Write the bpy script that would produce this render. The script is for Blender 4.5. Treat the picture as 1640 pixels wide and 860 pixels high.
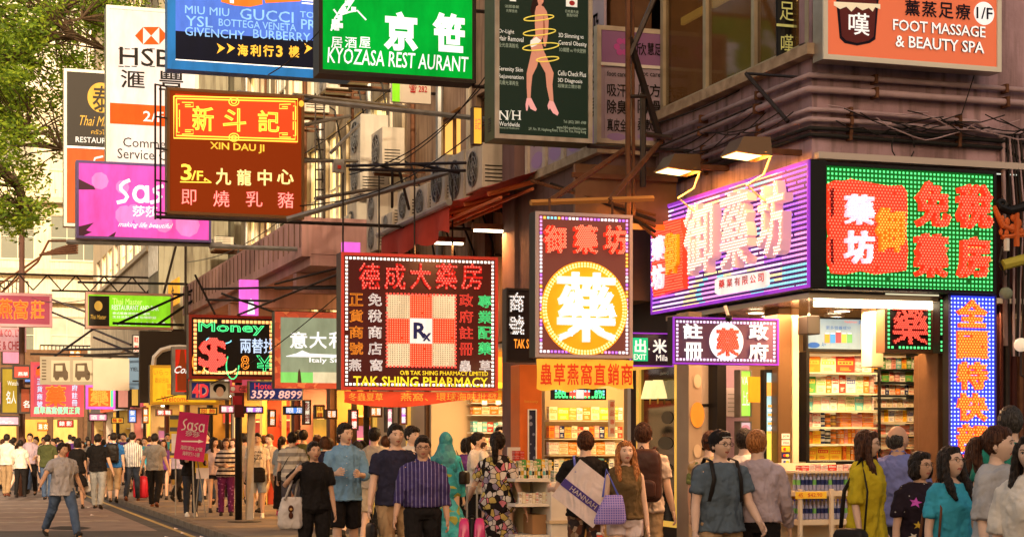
import bpy, bmesh, math, random
from mathutils import Vector, Matrix, noise
from mathutils.bvhtree import BVHTree
for _o in list(bpy.data.objects): bpy.data.objects.remove(_o)
SC = bpy.context.scene
COL = SC.collection
random.seed(7)
R = math.radians
# ---------------------------------------------------------------- camera, sky, sun, exposure
TH = R(18.19); C, S = math.cos(TH), math.sin(TH)
F, CX, HY, CZ = 2800.0, 820.0, 702.0, 1.72        # focal length, centre and horizon of the photograph in its pixels, eye height
cam = bpy.data.cameras.new('camera'); co = bpy.data.objects.new('camera', cam); COL.objects.link(co)
co.location = (0, 0, CZ); co.rotation_euler = (R(90), 0, -TH)
cam.sensor_width = 36; cam.lens = 36*F/1640; cam.shift_y = (HY-430)/1640; cam.clip_end = 2000; cam.clip_start = .1
SC.camera = co
SC.view_settings.view_transform = 'Standard'; SC.view_settings.look = 'None'
SC.view_settings.exposure = 0.98; SC.view_settings.gamma = 1
w = bpy.data.worlds.new("World"); SC.world = w; w.use_nodes = True
nt = w.node_tree; bg = nt.nodes['Background']
sky = nt.nodes.new('ShaderNodeTexSky'); sky.sky_type = 'NISHITA'; sky.sun_disc = False
sky.sun_elevation = R(20); sky.sun_rotation = R(190); sky.dust_density = 4; sky.air_density = 1.2
tint = nt.nodes.new('ShaderNodeMix'); tint.data_type = 'RGBA'; tint.blend_type = 'MULTIPLY'; tint.inputs[0].default_value = 1
tint.inputs[7].default_value = (1.0, .80, .64, 1)     # warm dusk haze over the whole sky
nt.links.new(sky.outputs[0], tint.inputs[6]); nt.links.new(tint.outputs[2], bg.inputs[0])
bg.inputs[1].default_value = 0.15
sl = bpy.data.lights.new('sun', 'SUN'); sl.energy = 2.9; sl.angle = R(3); sl.color = (1, .80, .55)
so = bpy.data.objects.new('sun', sl); COL.objects.link(so)
so.rotation_euler = (R(70), 0, R(-10))            # from behind the camera and to its left, over the roofs
SC.cycles.use_denoising = True; SC.cycles.max_bounces = 6; SC.cycles.sample_clamp_indirect = 4
SC.cycles.caustics_reflective = False; SC.cycles.caustics_refractive = False
# ---------------------------------------------------------------- projection helpers (metres from photograph pixels at a known plane)
def v_on_a(px, a): k = (px-CX)/F; return a*(S+k*C)/(C-k*S)
def a_on_v(px, v): k = (px-CX)/F; return v*(C-k*S)/(S+k*C)
def dep(v, a): return a*C+v*S
def zat(py, v, a): return CZ+(HY-py)*dep(v, a)/F
def PD(px, D):
    L = (px-CX)/F*D
    return (L*C+D*S, D*C-L*S)
def on_a(px, py, a): v = v_on_a(px, a); return Vector((v, a, zat(py, v, a)))
def on_v(px, py, v): a = a_on_v(px, v); return Vector((v, a, zat(py, v, a)))
# ---------------------------------------------------------------- materials
MATS = {}
def M(key, col=(.5, .5, .5), rough=.6, metal=0., emit=0., ecol=None, var=0., scale=6., bump=0., streak=0., stripe=None, col2=None, spec=.12, fine=0., alpha=None, trans=0., fold=0., grime_glow=False):
    if key in MATS: return MATS[key]
    m = bpy.data.materials.new(key); m.use_nodes = True; n = m.node_tree.nodes; l = m.node_tree.links
    b = n['Principled BSDF']; b.inputs['Roughness'].default_value = rough; b.inputs['Metallic'].default_value = metal
    b.inputs['Specular IOR Level'].default_value = spec
    c4 = (*col, 1); b.inputs['Base Color'].default_value = c4; out = None
    tc = n.new('ShaderNodeTexCoord')
    def mixc(a, bcol, fac):
        x = n.new('ShaderNodeMix'); x.data_type = 'RGBA'
        if isinstance(fac, float): x.inputs[0].default_value = fac
        else: l.new(fac, x.inputs[0])
        for s, i in ((a, 6), (bcol, 7)):
            if isinstance(s, tuple): x.inputs[i].default_value = s
            else: l.new(s, x.inputs[i])
        return x.outputs[2]
    src = c4
    if stripe:
        kind, freq, duty = stripe
        sx = n.new('ShaderNodeSeparateXYZ'); l.new(tc.outputs['Object'], sx.inputs[0])
        def band(o, f, d):
            a = n.new('ShaderNodeMath'); a.operation = 'MULTIPLY'; l.new(o, a.inputs[0]); a.inputs[1].default_value = f
            q = n.new('ShaderNodeMath'); q.operation = 'FRACT'; l.new(a.outputs[0], q.inputs[0])
            g = n.new('ShaderNodeMath'); g.operation = 'LESS_THAN'; l.new(q.outputs[0], g.inputs[0]); g.inputs[1].default_value = d
            return g.outputs[0]
        if kind == 'h': fac = band(sx.outputs[2], freq, duty)
        elif kind == 'v': fac = band(sx.outputs[0], freq, duty)
        elif kind == 'vor':
            vo = n.new('ShaderNodeTexVoronoi'); vo.inputs['Scale'].default_value = freq; l.new(tc.outputs['Object'], vo.inputs[0])
            g = n.new('ShaderNodeMath'); g.operation = 'LESS_THAN'; l.new(vo.outputs['Distance'], g.inputs[0]); g.inputs[1].default_value = duty; fac = g.outputs[0]
        elif kind == 'cells':
            vo = n.new('ShaderNodeTexVoronoi'); vo.inputs['Scale'].default_value = freq; l.new(tc.outputs['Object'], vo.inputs[0])
            rp = n.new('ShaderNodeValToRGB'); rp.color_ramp.interpolation = 'CONSTANT'
            for k, cc in enumerate(duty):
                e = rp.color_ramp.elements[k] if k < 2 else rp.color_ramp.elements.new(k/len(duty))
                e.position = k/len(duty); e.color = (*cc, 1)
            s2 = n.new('ShaderNodeSeparateColor'); l.new(vo.outputs['Color'], s2.inputs[0]); l.new(s2.outputs[0], rp.inputs[0]); src = rp.outputs[0]
            v2 = n.new('ShaderNodeTexVoronoi'); v2.feature = 'DISTANCE_TO_EDGE'; v2.inputs['Scale'].default_value = freq; l.new(tc.outputs['Object'], v2.inputs[0])
            g = n.new('ShaderNodeMath'); g.operation = 'LESS_THAN'; l.new(v2.outputs['Distance'], g.inputs[0]); g.inputs[1].default_value = .06 if col2 else -1; fac = g.outputs[0]
        elif kind == 'grid':
            a = band(sx.outputs[2], freq, duty); bb = band(sx.outputs[0], freq, duty)
            g = n.new('ShaderNodeMath'); g.operation = 'MAXIMUM'; l.new(a, g.inputs[0]); l.new(bb, g.inputs[1]); fac = g.outputs[0]
        src = mixc(src, (*(col2 or col), 1), fac)
    if var:
        nz = n.new('ShaderNodeTexNoise'); nz.inputs['Scale'].default_value = scale; nz.inputs['Detail'].default_value = 6
        l.new(tc.outputs['Object'], nz.inputs[0])
        mr = n.new('ShaderNodeMapRange'); mr.inputs[1].default_value = .35; mr.inputs[2].default_value = .7; mr.inputs[4].default_value = var
        l.new(nz.outputs[0], mr.inputs[0])
        mu = n.new('ShaderNodeMix'); mu.data_type = 'RGBA'; mu.blend_type = 'MULTIPLY'; l.new(mr.outputs[0], mu.inputs[0])
        if isinstance(src, tuple): mu.inputs[6].default_value = src
        else: l.new(src, mu.inputs[6])
        mu.inputs[7].default_value = (.35, .3, .25, 1); src = mu.outputs[2]
    if streak:
        mp = n.new('ShaderNodeMapping'); mp.inputs['Scale'].default_value = (5, 5, .35); l.new(tc.outputs['Object'], mp.inputs[0])
        nz = n.new('ShaderNodeTexNoise'); nz.inputs['Scale'].default_value = 2.2; nz.inputs['Detail'].default_value = 8; l.new(mp.outputs[0], nz.inputs[0])
        mr = n.new('ShaderNodeMapRange'); mr.inputs[1].default_value = .48; mr.inputs[2].default_value = .72; mr.inputs[4].default_value = streak; l.new(nz.outputs[0], mr.inputs[0])
        src = mixc(src, (.07, .05, .035, 1), mr.outputs[0])
    if not isinstance(src, tuple): l.new(src, b.inputs['Base Color'])
    else: b.inputs['Base Color'].default_value = src
    if bump:
        nz = n.new('ShaderNodeTexNoise'); nz.inputs['Scale'].default_value = fine or scale*3; nz.inputs['Detail'].default_value = 5; l.new(tc.outputs['Object'], nz.inputs[0])
        bp = n.new('ShaderNodeBump'); bp.inputs['Strength'].default_value = bump; bp.inputs['Distance'].default_value = .02
        l.new(nz.outputs[0], bp.inputs['Height']); l.new(bp.outputs[0], b.inputs['Normal'])
        if fold:
            mp2 = n.new('ShaderNodeMapping'); mp2.inputs['Scale'].default_value = (5, 5, 2.2); mp2.inputs['Rotation'].default_value = (.3, .5, .2); l.new(tc.outputs['Object'], mp2.inputs[0])
            n2 = n.new('ShaderNodeTexNoise'); n2.inputs['Scale'].default_value = 1.3; n2.inputs['Detail'].default_value = 1.2; n2.inputs['Distortion'].default_value = 1.4; l.new(mp2.outputs[0], n2.inputs[0])
            b2 = n.new('ShaderNodeBump'); b2.inputs['Strength'].default_value = 1; b2.inputs['Distance'].default_value = fold; l.new(n2.outputs[0], b2.inputs['Height']); l.new(b2.outputs[0], bp.inputs['Normal'])
    if emit:
        if ecol is None and not isinstance(src, tuple): l.new(src, b.inputs['Emission Color'])
        else: b.inputs['Emission Color'].default_value = (*(ecol or col), 1)
        b.inputs['Emission Strength'].default_value = emit
        if grime_glow:                                           # blotchy noise in the emission: grime on the face and uneven backlighting
            mp = n.new('ShaderNodeMapping'); mp.inputs['Scale'].default_value = (2.2, 2.2, .8); l.new(tc.outputs['Object'], mp.inputs[0])
            nz = n.new('ShaderNodeTexNoise'); nz.inputs['Scale'].default_value = 1.6; nz.inputs['Detail'].default_value = 7; nz.inputs['Roughness'].default_value = .65; l.new(mp.outputs[0], nz.inputs[0])
            mr = n.new('ShaderNodeMapRange'); mr.inputs[1].default_value = .38; mr.inputs[2].default_value = .68; mr.inputs[3].default_value = emit*1.06; mr.inputs[4].default_value = emit*.62; l.new(nz.outputs[0], mr.inputs[0]); l.new(mr.outputs[0], b.inputs['Emission Strength'])
    if trans: b.inputs['Transmission Weight'].default_value = trans
    if alpha is not None: b.inputs['Alpha'].default_value = alpha
    MATS[key] = m; return m
def E(key, col, s): return M('glow_'+key, tuple(c*.3 for c in col), .5, emit=s*(.47 if 1.3 < s < 4 else .62), ecol=col, spec=.04, grime_glow=(s <= 1.2))
# ---------------------------------------------------------------- mesh building
class MB:
    def __init__(s): s.v = []; s.f = []; s.m = []
    def add(s, vs, fs, m=0):
        o = len(s.v); s.v += [tuple(p) for p in vs]; s.f += [tuple(i+o for i in f) for f in fs]; s.m += [m]*len(fs); return s
    def box(s, x0, x1, y0, y1, z0, z1, m=0):
        return s.add([(x0,y0,z0),(x1,y0,z0),(x1,y1,z0),(x0,y1,z0),(x0,y0,z1),(x1,y0,z1),(x1,y1,z1),(x0,y1,z1)],
                     [(0,3,2,1),(4,5,6,7),(0,1,5,4),(1,2,6,5),(2,3,7,6),(3,0,4,7)], m)
    def quad(s, a, b, c, d, m=0): return s.add([a, b, c, d], [(0,1,2,3)], m)
    def tube(s, path, r, n=6, m=0, cap=True, flat=1.0):
        path = [Vector(p) for p in path]; k = len(path); rs = r if isinstance(r, (list, tuple)) else [r]*k
        vs = []; up = None
        for i, p in enumerate(path):
            d = (path[min(i+1, k-1)]-path[max(i-1, 0)])
            d = d.normalized() if d.length > 1e-9 else Vector((0, 0, 1))
            if up is None: up = Vector((0, 0, 1)) if abs(d.z) < .9 else Vector((0, 1, 0))
            a = d.cross(up); a = a.normalized() if a.length > 1e-6 else d.orthogonal().normalized()
            b = d.cross(a).normalized(); up = b if b.dot(up) > 0 else -b
            a = d.cross(up).normalized()
            for j in range(n):
                t = 2*math.pi*j/n
                vs.append(p+a*rs[i]*math.cos(t)+up*rs[i]*flat*math.sin(t))
        fs = [(i*n+j, i*n+(j+1) % n, (i+1)*n+(j+1) % n, (i+1)*n+j) for i in range(k-1) for j in range(n)]
        if cap: fs += [tuple(range(n))[::-1], tuple((k-1)*n+j for j in range(n))]
        return s.add(vs, fs, m)
    def loft(s, rings, n=14, m=0, p=2.0):                  # rings: cx, cy, cz, rx, ry (superellipse power p)
        vs = []
        for cx, cy, cz, rx, ry in rings:
            for j in range(n):
                t = 2*math.pi*j/n; ct, st = math.cos(t), math.sin(t)
                vs.append((cx+rx*math.copysign(abs(ct)**(2/p), ct), cy+ry*math.copysign(abs(st)**(2/p), st), cz))
        k = len(rings)
        fs = [(i*n+j, i*n+(j+1) % n, (i+1)*n+(j+1) % n, (i+1)*n+j) for i in range(k-1) for j in range(n)]
        fs += [tuple(range(n))[::-1], tuple((k-1)*n+j for j in range(n))]
        return s.add(vs, fs, m)
    def ball(s, c, r, nu=12, nv=8, m=0, rot=None):
        vs = []; c = Vector(c)
        for i in range(1, nv):
            ph = math.pi*i/nv
            for j in range(nu):
                t = 2*math.pi*j/nu; q = Vector((r[0]*math.sin(ph)*math.cos(t), r[1]*math.sin(ph)*math.sin(t), r[2]*math.cos(ph)))
                if rot: q = rot @ q
                vs.append(c+q)
        a = Vector((0,0,r[2])); a = rot @ a if rot else a; vs += [c+a, c-a]; T, B = len(vs)-2, len(vs)-1
        fs = [(i*nu+j, (i+1)*nu+j, (i+1)*nu+(j+1) % nu, i*nu+(j+1) % nu) for i in range(nv-2) for j in range(nu)]
        fs += [(T, j, (j+1) % nu) for j in range(nu)] + [(B, (nv-2)*nu+(j+1) % nu, (nv-2)*nu+j) for j in range(nu)]
        return s.add(vs, fs, m)
    def build(s, name, mats, parent=None, smooth=False, bevel=0., **tags):
        me = bpy.data.meshes.new(name); off = parent_off(parent)
        me.from_pydata([(x-off[0], y-off[1], z-off[2]) for x, y, z in s.v], [], s.f)
        mats = mats if isinstance(mats, (list, tuple)) else [mats]
        for q in mats: me.materials.append(q)
        if len(mats) > 1: me.polygons.foreach_set('material_index', s.m)
        if smooth: me.shade_smooth()
        me.update()
        o = bpy.data.objects.new(name, me); COL.objects.link(o)
        if parent: o.parent = parent
        if bevel:
            b = o.modifiers.new('bevel', 'BEVEL'); b.width = bevel; b.segments = 2; b.limit_method = 'ANGLE'
        for k, x in tags.items():
            if x is not None: o[k] = x
        return o
def parent_off(p):
    if p is None or p.get('_local'): return (0, 0, 0)
    x = Vector((0, 0, 0)); q = p
    while q: x += q.location; q = q.parent
    return x
def thing(name, label, cat, loc, group=None, rz=0):
    o = bpy.data.objects.new(name, None); COL.objects.link(o); o.location = loc; o.rotation_euler = (0, 0, rz)
    o.empty_display_size = .2; o['label'] = label; o['category'] = cat
    if group: o['group'] = group
    return o
def local(o): o['_local'] = 1; return o
def solo(mb, name, mats, label, cat, group=None, **k):      # a thing that is one mesh, origin at its base
    xs = [p[0] for p in mb.v]; ys = [p[1] for p in mb.v]; zs = [p[2] for p in mb.v]
    c = ((min(xs)+max(xs))/2, (min(ys)+max(ys))/2, min(zs))
    mb.v = [(x-c[0], y-c[1], z-c[2]) for x, y, z in mb.v]
    o = mb.build(name, mats, label=label, category=cat, **k); o.location = c
    if group: o['group'] = group
    return o
def copy_tree(o, parent=None):
    c = o.copy(); COL.objects.link(c); c.parent = parent
    for ch in list(o.children): copy_tree(ch, c)
    return c
# ---------------------------------------------------------------- lettering
TX = {}
def tmesh(body, extrude=0., bevel=0., outline=False, shear=0., res=2, spacing=1., align='LEFT', line=1.):
    k = (body, extrude, bevel, outline, shear, res, spacing, line, align)
    if k not in TX:
        cu = bpy.data.curves.new('t', 'FONT'); cu.body = body; cu.extrude = extrude; cu.bevel_depth = bevel; cu.bevel_resolution = 0 if not outline else 1
        cu.resolution_u = res; cu.shear = shear; cu.space_character = spacing; cu.space_line = line; cu.align_x = align
        if outline: cu.fill_mode = 'NONE'; cu.extrude = 0
        o = bpy.data.objects.new('t', cu); me = bpy.data.meshes.new_from_object(o)
        vs = [v.co.copy() for v in me.vertices]; fs = [tuple(p.vertices) for p in me.polygons]
        cu.bevel_depth = 0; cu.extrude = 0; cu.fill_mode = 'BOTH'; m0 = bpy.data.meshes.new_from_object(o); V0 = [v.co for v in m0.vertices]
        if not V0: V0 = vs
        e = bevel*1.3+.002; x0 = min(v.x for v in V0)-e; x1 = max(v.x for v in V0)+e; y0 = min(v.y for v in V0)-e; y1 = max(v.y for v in V0)+e; z0 = min(v.z for v in vs)
        bad = {i for i, v in enumerate(vs) if not (x0-e*.2 <= v.x <= x1+e*.2 and y0-e*.2 <= v.y <= y1+e*.2)}      # miters of the thickened outline that shoot off
        if bad: fs = [f for f in fs if not any(i in bad for i in f)]
        TX[k] = ([((v.x-x0)/(x1-x0), (v.y-y0)/(y1-y0), v.z-z0) for v in vs], fs)
        bpy.data.objects.remove(o); bpy.data.curves.remove(cu); bpy.data.meshes.remove(me)
    return TX[k]
class Sign:
    """A sign or panel in the plane y = a (faces the camera end of the street) or x = v (faces across the street)."""
    def __init__(s, name, label, cat, box, a=None, v=None, t=.15, frame=.03, fm=None, face=None, side=None, proud=.012, group=None, root=None, cabinet=True):
        s.a, s.vv = a, v; s.k = 'a' if a is not None else 'v'
        x0, y0, x1, y1 = box; s.u0, s.u1, s.w0, s.w1 = s.bx(box)
        s.root = root or thing(name, label, cat, s.P((s.u0+s.u1)/2, s.w0, 0), group)
        s.t = t
        if cabinet: s.cube((s.u0, s.u1, s.w0, s.w1), -t, 0, side or fm, 'cabinet')
        if frame:
            f = frame; mb = MB()
            for r in ((s.u0, s.u1, s.w1-f, s.w1), (s.u0, s.u1, s.w0, s.w0+f), (s.u0, s.u0+f, s.w0+f, s.w1-f), (s.u1-f, s.u1, s.w0+f, s.w1-f)): s.mcube(mb, r, .001, proud+.01)
            mb.build('frame', fm, s.root)
        if face: s.cube((s.u0+frame, s.u1-frame, s.w0+frame, s.w1-frame), .001, .006, face, 'face')
    def U(s, px): return v_on_a(px, s.a) if s.k == 'a' else -a_on_v(px, s.vv)
    def W(s, px, py):
        u = s.U(px); return zat(py, u, s.a) if s.k == 'a' else zat(py, s.vv, -u)
    def bx(s, b):
        x0, y0, x1, y1 = b; xc = (x0+x1)/2
        return s.U(x0), s.U(x1), s.W(xc, y1), s.W(xc, y0)
    def P(s, u, w, n): return (u, s.a-n, w) if s.k == 'a' else (s.vv-n, -u, w)
    def mcube(s, mb, r, n0, n1, m=0):
        p, q = s.P(r[0], r[2], n0), s.P(r[1], r[3], n1)
        mb.box(min(p[0], q[0]), max(p[0], q[0]), min(p[1], q[1]), max(p[1], q[1]), min(p[2], q[2]), max(p[2], q[2]), m)
    def cube(s, r, n0, n1, mat, name, **k):
        mb = MB(); s.mcube(mb, r, n0, n1); return mb.build(name, mat, s.root, **k)
    def rect(s, b, mat, name='panel', n=.010, th=.004, **k): return s.cube(s.bx(b), n-th, n, mat, name, **k)
    def poly(s, pts, mat, name='shape', n=.012, th=.004, px=True, parent=None, **k):
        uv = [(s.U(x), s.W(x, y)) for x, y in pts] if px else pts
        c = len(uv); vs = [s.P(u, w, n) for u, w in uv]+[s.P(u, w, n-th) for u, w in uv]
        fs = [tuple(range(c)), tuple(range(2*c-1, c-1, -1))]+[(i, (i+1) % c, c+(i+1) % c, c+i) for i in range(c)]
        return MB().add(vs, fs).build(name, mat, parent or s.root, **k)
    def disc(s, b, mat, name='disc', n=.012, th=.006, seg=40, **k):
        u0, u1, w0, w1 = s.bx(b); c = ((u0+u1)/2, (w0+w1)/2)
        return s.poly([(c[0]+(u1-u0)/2*math.cos(t*2*math.pi/seg), c[1]+(w1-w0)/2*math.sin(t*2*math.pi/seg)) for t in range(seg)], mat, name, n, th, px=False, **k)
    def line(s, pts, mat, r=.008, n=.02, name='tube', seg=4, **k):
        mb = MB(); ps = [s.P(s.U(x), s.W(x, y), n) for x, y in pts]; mb.tube(ps, r, seg); return mb.build(name, mat, s.root, **k)
    def lines(s, L, mat, r=.006, n=.02, name='tube', seg=4, **k):
        mb = MB()
        for pts in L: mb.tube([s.P(s.U(x), s.W(x, y), n) for x, y in pts], r, seg)
        return mb.build(name, mat, s.root, **k)
    def text(s, body, b, mat, n=.010, extrude=0., bevel=0., outline=False, name='lettering', shear=0., spacing=1., align='LEFT', line=1., back=None, bn=.03, raw=False, res=2, **k):
        vs, fs = tmesh(body, extrude, bevel, outline, shear, res, spacing, align, line)
        u0, u1, w0, w1 = s.bx(b); h = w1-w0; zs = h*(1 if not '\n' in body else .3)
        if back: s.text(body, b, back, n=n-.004, extrude=extrude, bevel=bn, name='lettering_edge', shear=shear, spacing=spacing, align=align, line=line); n = n+2*bn*zs+.001
        P = [s.P(u0+(u1-u0)*x, w0+h*y, n+z*zs) for x, y, z in vs]
        o = MB().add(P, fs).build(name, mat, s.root, **k)
        if raw: return o, [(u0+(u1-u0)*x, w0+h*y, z*zs) for x, y, z in vs], fs
        return o
    def led(s, pts, mats, r, n, name='led_dots'):           # pts: (u, w, material index)
        mb = MB(); pts = [q for q in pts if random.random() > .012]     # a few dead lamps
        for u, w, i in pts:
            mb.add([s.P(u-r, w-r, n), s.P(u+r, w-r, n), s.P(u+r, w+r, n), s.P(u-r, w+r, n), s.P(u, w, n+r*.9)], [(0,1,4), (1,2,4), (2,3,4), (3,0,4)], i)
        return mb.build(name, mats, s.root, kind='stuff')
    def led_border(s, mats, inset, step, r, n=.03, pick=None, box=None):
        u0, u1, w0, w1 = box or (s.u0, s.u1, s.w0, s.w1); u0 += inset; u1 -= inset; w0 += inset; w1 -= inset; L = []
        nu = max(2, round((u1-u0)/step)); nw = max(2, round((w1-w0)/step)); c = 0
        for i in range(nu+1):
            for w in (w0, w1): L.append((u0+(u1-u0)*i/nu, w))
        for i in range(1, nw):
            for u in (u0, u1): L.append((u, w0+(w1-w0)*i/nw))
        s.led([(u, w, (pick(u, w) if pick else i % len(mats))) for i, (u, w) in enumerate(L)], mats, r, n)
    def led_char(s, ch, b, base, dots, step, r, depth=.05, bevel=.03, n=.012, dm=None, name='character', inner=None):
        """a raised channel letter with lamps set in its front"""
        o, P, fs = s.text(ch, b, base, n=n, extrude=depth/(s.bx(b)[3]-s.bx(b)[2])/2, bevel=bevel*.6, name=name, raw=True)
        zt = max(p[2] for p in P); P2 = [(u, w, z) for u, w, z in P]
        bvh = BVHTree.FromPolygons([Vector(p) for p in P2], fs)
        u0 = min(p[0] for p in P2); u1 = max(p[0] for p in P2); w0 = min(p[1] for p in P2); w1 = max(p[1] for p in P2)
        L = []; j = 0; w = w0+step*.5
        while w < w1:
            u = u0+step*(.25 if j % 2 else .75)
            while u < u1:
                h = bvh.ray_cast(Vector((u, w, zt+1)), Vector((0, 0, -1)))
                if h[0] is not None and h[0].z > zt*.45: L.append((u, w, 0))
                u += step
            w += step*.8; j += 1
        if L:
            mb = MB(); nn = n+zt+.001
            for u, w, i in L: mb.add([s.P(u-r, w-r, nn), s.P(u+r, w-r, nn), s.P(u+r, w+r, nn), s.P(u-r, w+r, nn), s.P(u, w, nn+r*.9)], [(0,1,4), (1,2,4), (2,3,4), (3,0,4)])
            mb.build('led_dots', dots, o, kind='stuff')
        return o
# ================================================================ SETTING
asphalt = M('asphalt', (.10, .096, .10), .8, var=.5, scale=1.2, bump=.25, fine=60)
paving = M('paving_stone', (.21, .18, .16), .65, var=.5, scale=1.6, bump=.2, fine=30)
kerbm = M('kerb_granite', (.2, .17, .14), .75, var=.7, scale=5, bump=.35)
pinkpave = M('pink_paving', (.26, .20, .18), .7, var=.4, scale=2, bump=.15, stripe=('h', 1, 0), col2=(.3, .2, .17))
yellowpaint = M('yellow_paint', (.5, .38, .16), .7, var=.7, scale=9); whitepaint = M('white_paint', (.42, .36, .30), .7, var=.8, scale=5)
steel = M('dark_steel', (.05, .04, .035), .5, .6, var=.4, scale=9); greysteel = M('grey_steel', (.3, .29, .27), .45, .5, var=.5, scale=5)
rust = M('rusty_steel', (.16, .07, .035), .7, .3, var=.5, scale=8, bump=.3); black = M('black_paint', (.008, .007, .006), .5, spec=.2)
cream = M('cream_plaster', (.62, .54, .40), .85, var=.3, scale=.6, bump=.1, streak=.25)
beige = M('beige_plaster', (.52, .42, .28), .85, var=.6, scale=1.5, bump=.15, streak=.55)
mauve = M('mauve_plaster', (.44, .29, .32), .8, var=.75, scale=1.8, bump=.45, fine=12, streak=.7)
brownw = M('brown_plaster', (.17, .10, .09), .8, var=.5, scale=2, bump=.3, streak=.4)
pinkpl = M('pink_plaster', (.55, .31, .28), .85, var=.4, scale=1.4, bump=.1, streak=.3)
concrete = M('stained_concrete', (.30, .28, .2), .85, var=.6, scale=1, bump=.2, streak=.7)
darkred = M('dark_red_paint', (.07, .018, .014), .55, var=.4, scale=3, bump=.15)
brownwood = M('brown_wood', (.12, .06, .03), .5, var=.4, scale=4, bump=.2); goldm = M('brass', (.8, .5, .12), .3, .9)
whitepl = M('white_enamel', (.72, .68, .6), .35, var=.25, scale=4); acm = M('air_conditioner_enamel', (.58, .52, .42), .5, var=.4, scale=2.5, streak=.3)
darkglass = M('dark_glass', (.015, .016, .012), .06, spec=.8); floorm = M('shop_floor', (.35, .28, .2), .3, var=.3)
winlit = M('lit_window', (.75, .62, .32), .4, emit=1.0, ecol=(1, .70, .26)); windull = M('dull_window', (.18, .2, .17), .12, spec=.8)
winday = M('day_window', (.5, .5, .42), .15, spec=.8, var=.3, scale=2); whiteframe = M('white_frame', (.7, .64, .5), .5)
def struct(o): o['kind'] = 'structure'; return o
def sheet(name, x0, x1, y0, y1, z, mat): o = MB().quad((x0, y0, z), (x1, y0, z), (x1, y1, z), (x0, y1, z)).build(name, mat); return struct(o)
sheet('ground', -300, 300, -60, 600, -.05, asphalt)
sheet('road', -14, 4.55, -20, 260, 0, asphalt)
pv = struct(MB().box(4.68, 30, -5, 260, -.02, .12).build('pavement', paving))
random.seed(3)
km = None
for i in range(64):                                                   # kerb stones, one metre each, slightly uneven
    y = 14+i*1.0
    if km is None: o = MB().box(0, .15, .006, .994, -.1, .125).build('kerb_stone', kerbm, pv, bevel=.012); km = o
    else: o = km.copy(); COL.objects.link(o)
    o.parent = pv; o.location = (4.54+random.uniform(-.004, .004), y, random.uniform(-.006, .004))
struct(MB().box(4.545, 4.679, 78, 260, -.1, .122).build('kerb', kerbm)); struct(MB().box(4.545, 4.679, -5, 14, -.1, .122).build('kerb', kerbm))
sheet('road_marking', 4.2, 4.3, 10, 200, .004, yellowpaint); 
# pinkish block paving let into the road
struct(MB().quad((-6, 36, .004), (3.9, 33, .004), (3.9, 60, .004), (-6, 60, .004)).build('block_paving', pinkpave))
for k in range(9): sheet('road_marking', -6, 3.6, 37+k*2.4, 37.5+k*2.4, .008, whitepaint)
# light from the shops, painted as pale bands across the pavement
pale = M('painted_shop_light', (.30, .24, .17), .6, var=.6, scale=3, bump=.2, fine=30)
for k in range(8): sheet('light_band', 4.75, 7.55, 21+k*3.4, 21.9+k*3.4, .124, pale)
def cells(rect, holes):
    u0, u1, w0, w1 = rect; us = sorted({u0, u1, *[x for h in holes for x in h[:2] if u0 < x < u1]}); ws = sorted({w0, w1, *[x for h in holes for x in h[2:] if w0 < x < w1]})
    out = []
    for j in range(len(ws)-1):
        run = None
        for i in range(len(us)-1):
            cu, cw = (us[i]+us[i+1])/2, (ws[j]+ws[j+1])/2
            if any(h[0] < cu < h[1] and h[2] < cw < h[3] for h in holes):
                if run: out.append(run); run = None
            else: run = (run[0], us[i+1], ws[j], ws[j+1]) if run else (us[i], us[i+1], ws[j], ws[j+1])
        if run: out.append(run)
    return out
class Facade:
    """a building front in the plane y = c ('a', u = x) or x = c ('v', u = y)"""
    def __init__(s, root, kind, c, rect, holes, mat, t=.25, name='wall'):
        s.root, s.k, s.c = root, kind, c; mb = MB()
        for r in cells(rect, holes): s.cube(mb, r, 0, t)
        s.wall = mb.build(name, mat, root)
    def cube(s, mb, r, n0, n1, m=0):                      # n measured INTO the building
        if s.k == 'a': mb.box(r[0], r[1], s.c+n0, s.c+n1, r[2], r[3], m)
        else: mb.box(s.c+n0, s.c+n1, r[0], r[1], r[2], r[3], m)
        return mb
    def window(s, r, fm, pane, nu=2, nw=1, f=.05, sill=None, inset=.12):
        mb = MB(); u0, u1, w0, w1 = r
        for q in ((u0, u1, w1-f, w1), (u0, u1, w0, w0+f), (u0, u0+f, w0+f, w1-f), (u1-f, u1, w0+f, w1-f)): s.cube(mb, q, inset-.04, inset+.02)
        for i in range(1, nu): x = u0+(u1-u0)*i/nu; s.cube(mb, (x-f*.4, x+f*.4, w0+f, w1-f), inset-.035, inset+.015)
        for i in range(1, nw): z = w0+(w1-w0)*i/nw; s.cube(mb, (u0+f, u1-f, z-f*.4, z+f*.4), inset-.03, inset+.012)
        o = mb.build('window', fm, s.root)
        s.cube(MB(), (u0+.01, u1-.01, w0+.01, w1-.01), inset+.025, inset+.035).build('pane', pane, o)
        if sill: s.cube(MB(), (u0-.06, u1+.06, w0-.07, w0-.003), -.06, inset-.05).build('sill', sill, o)
        return o
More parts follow.
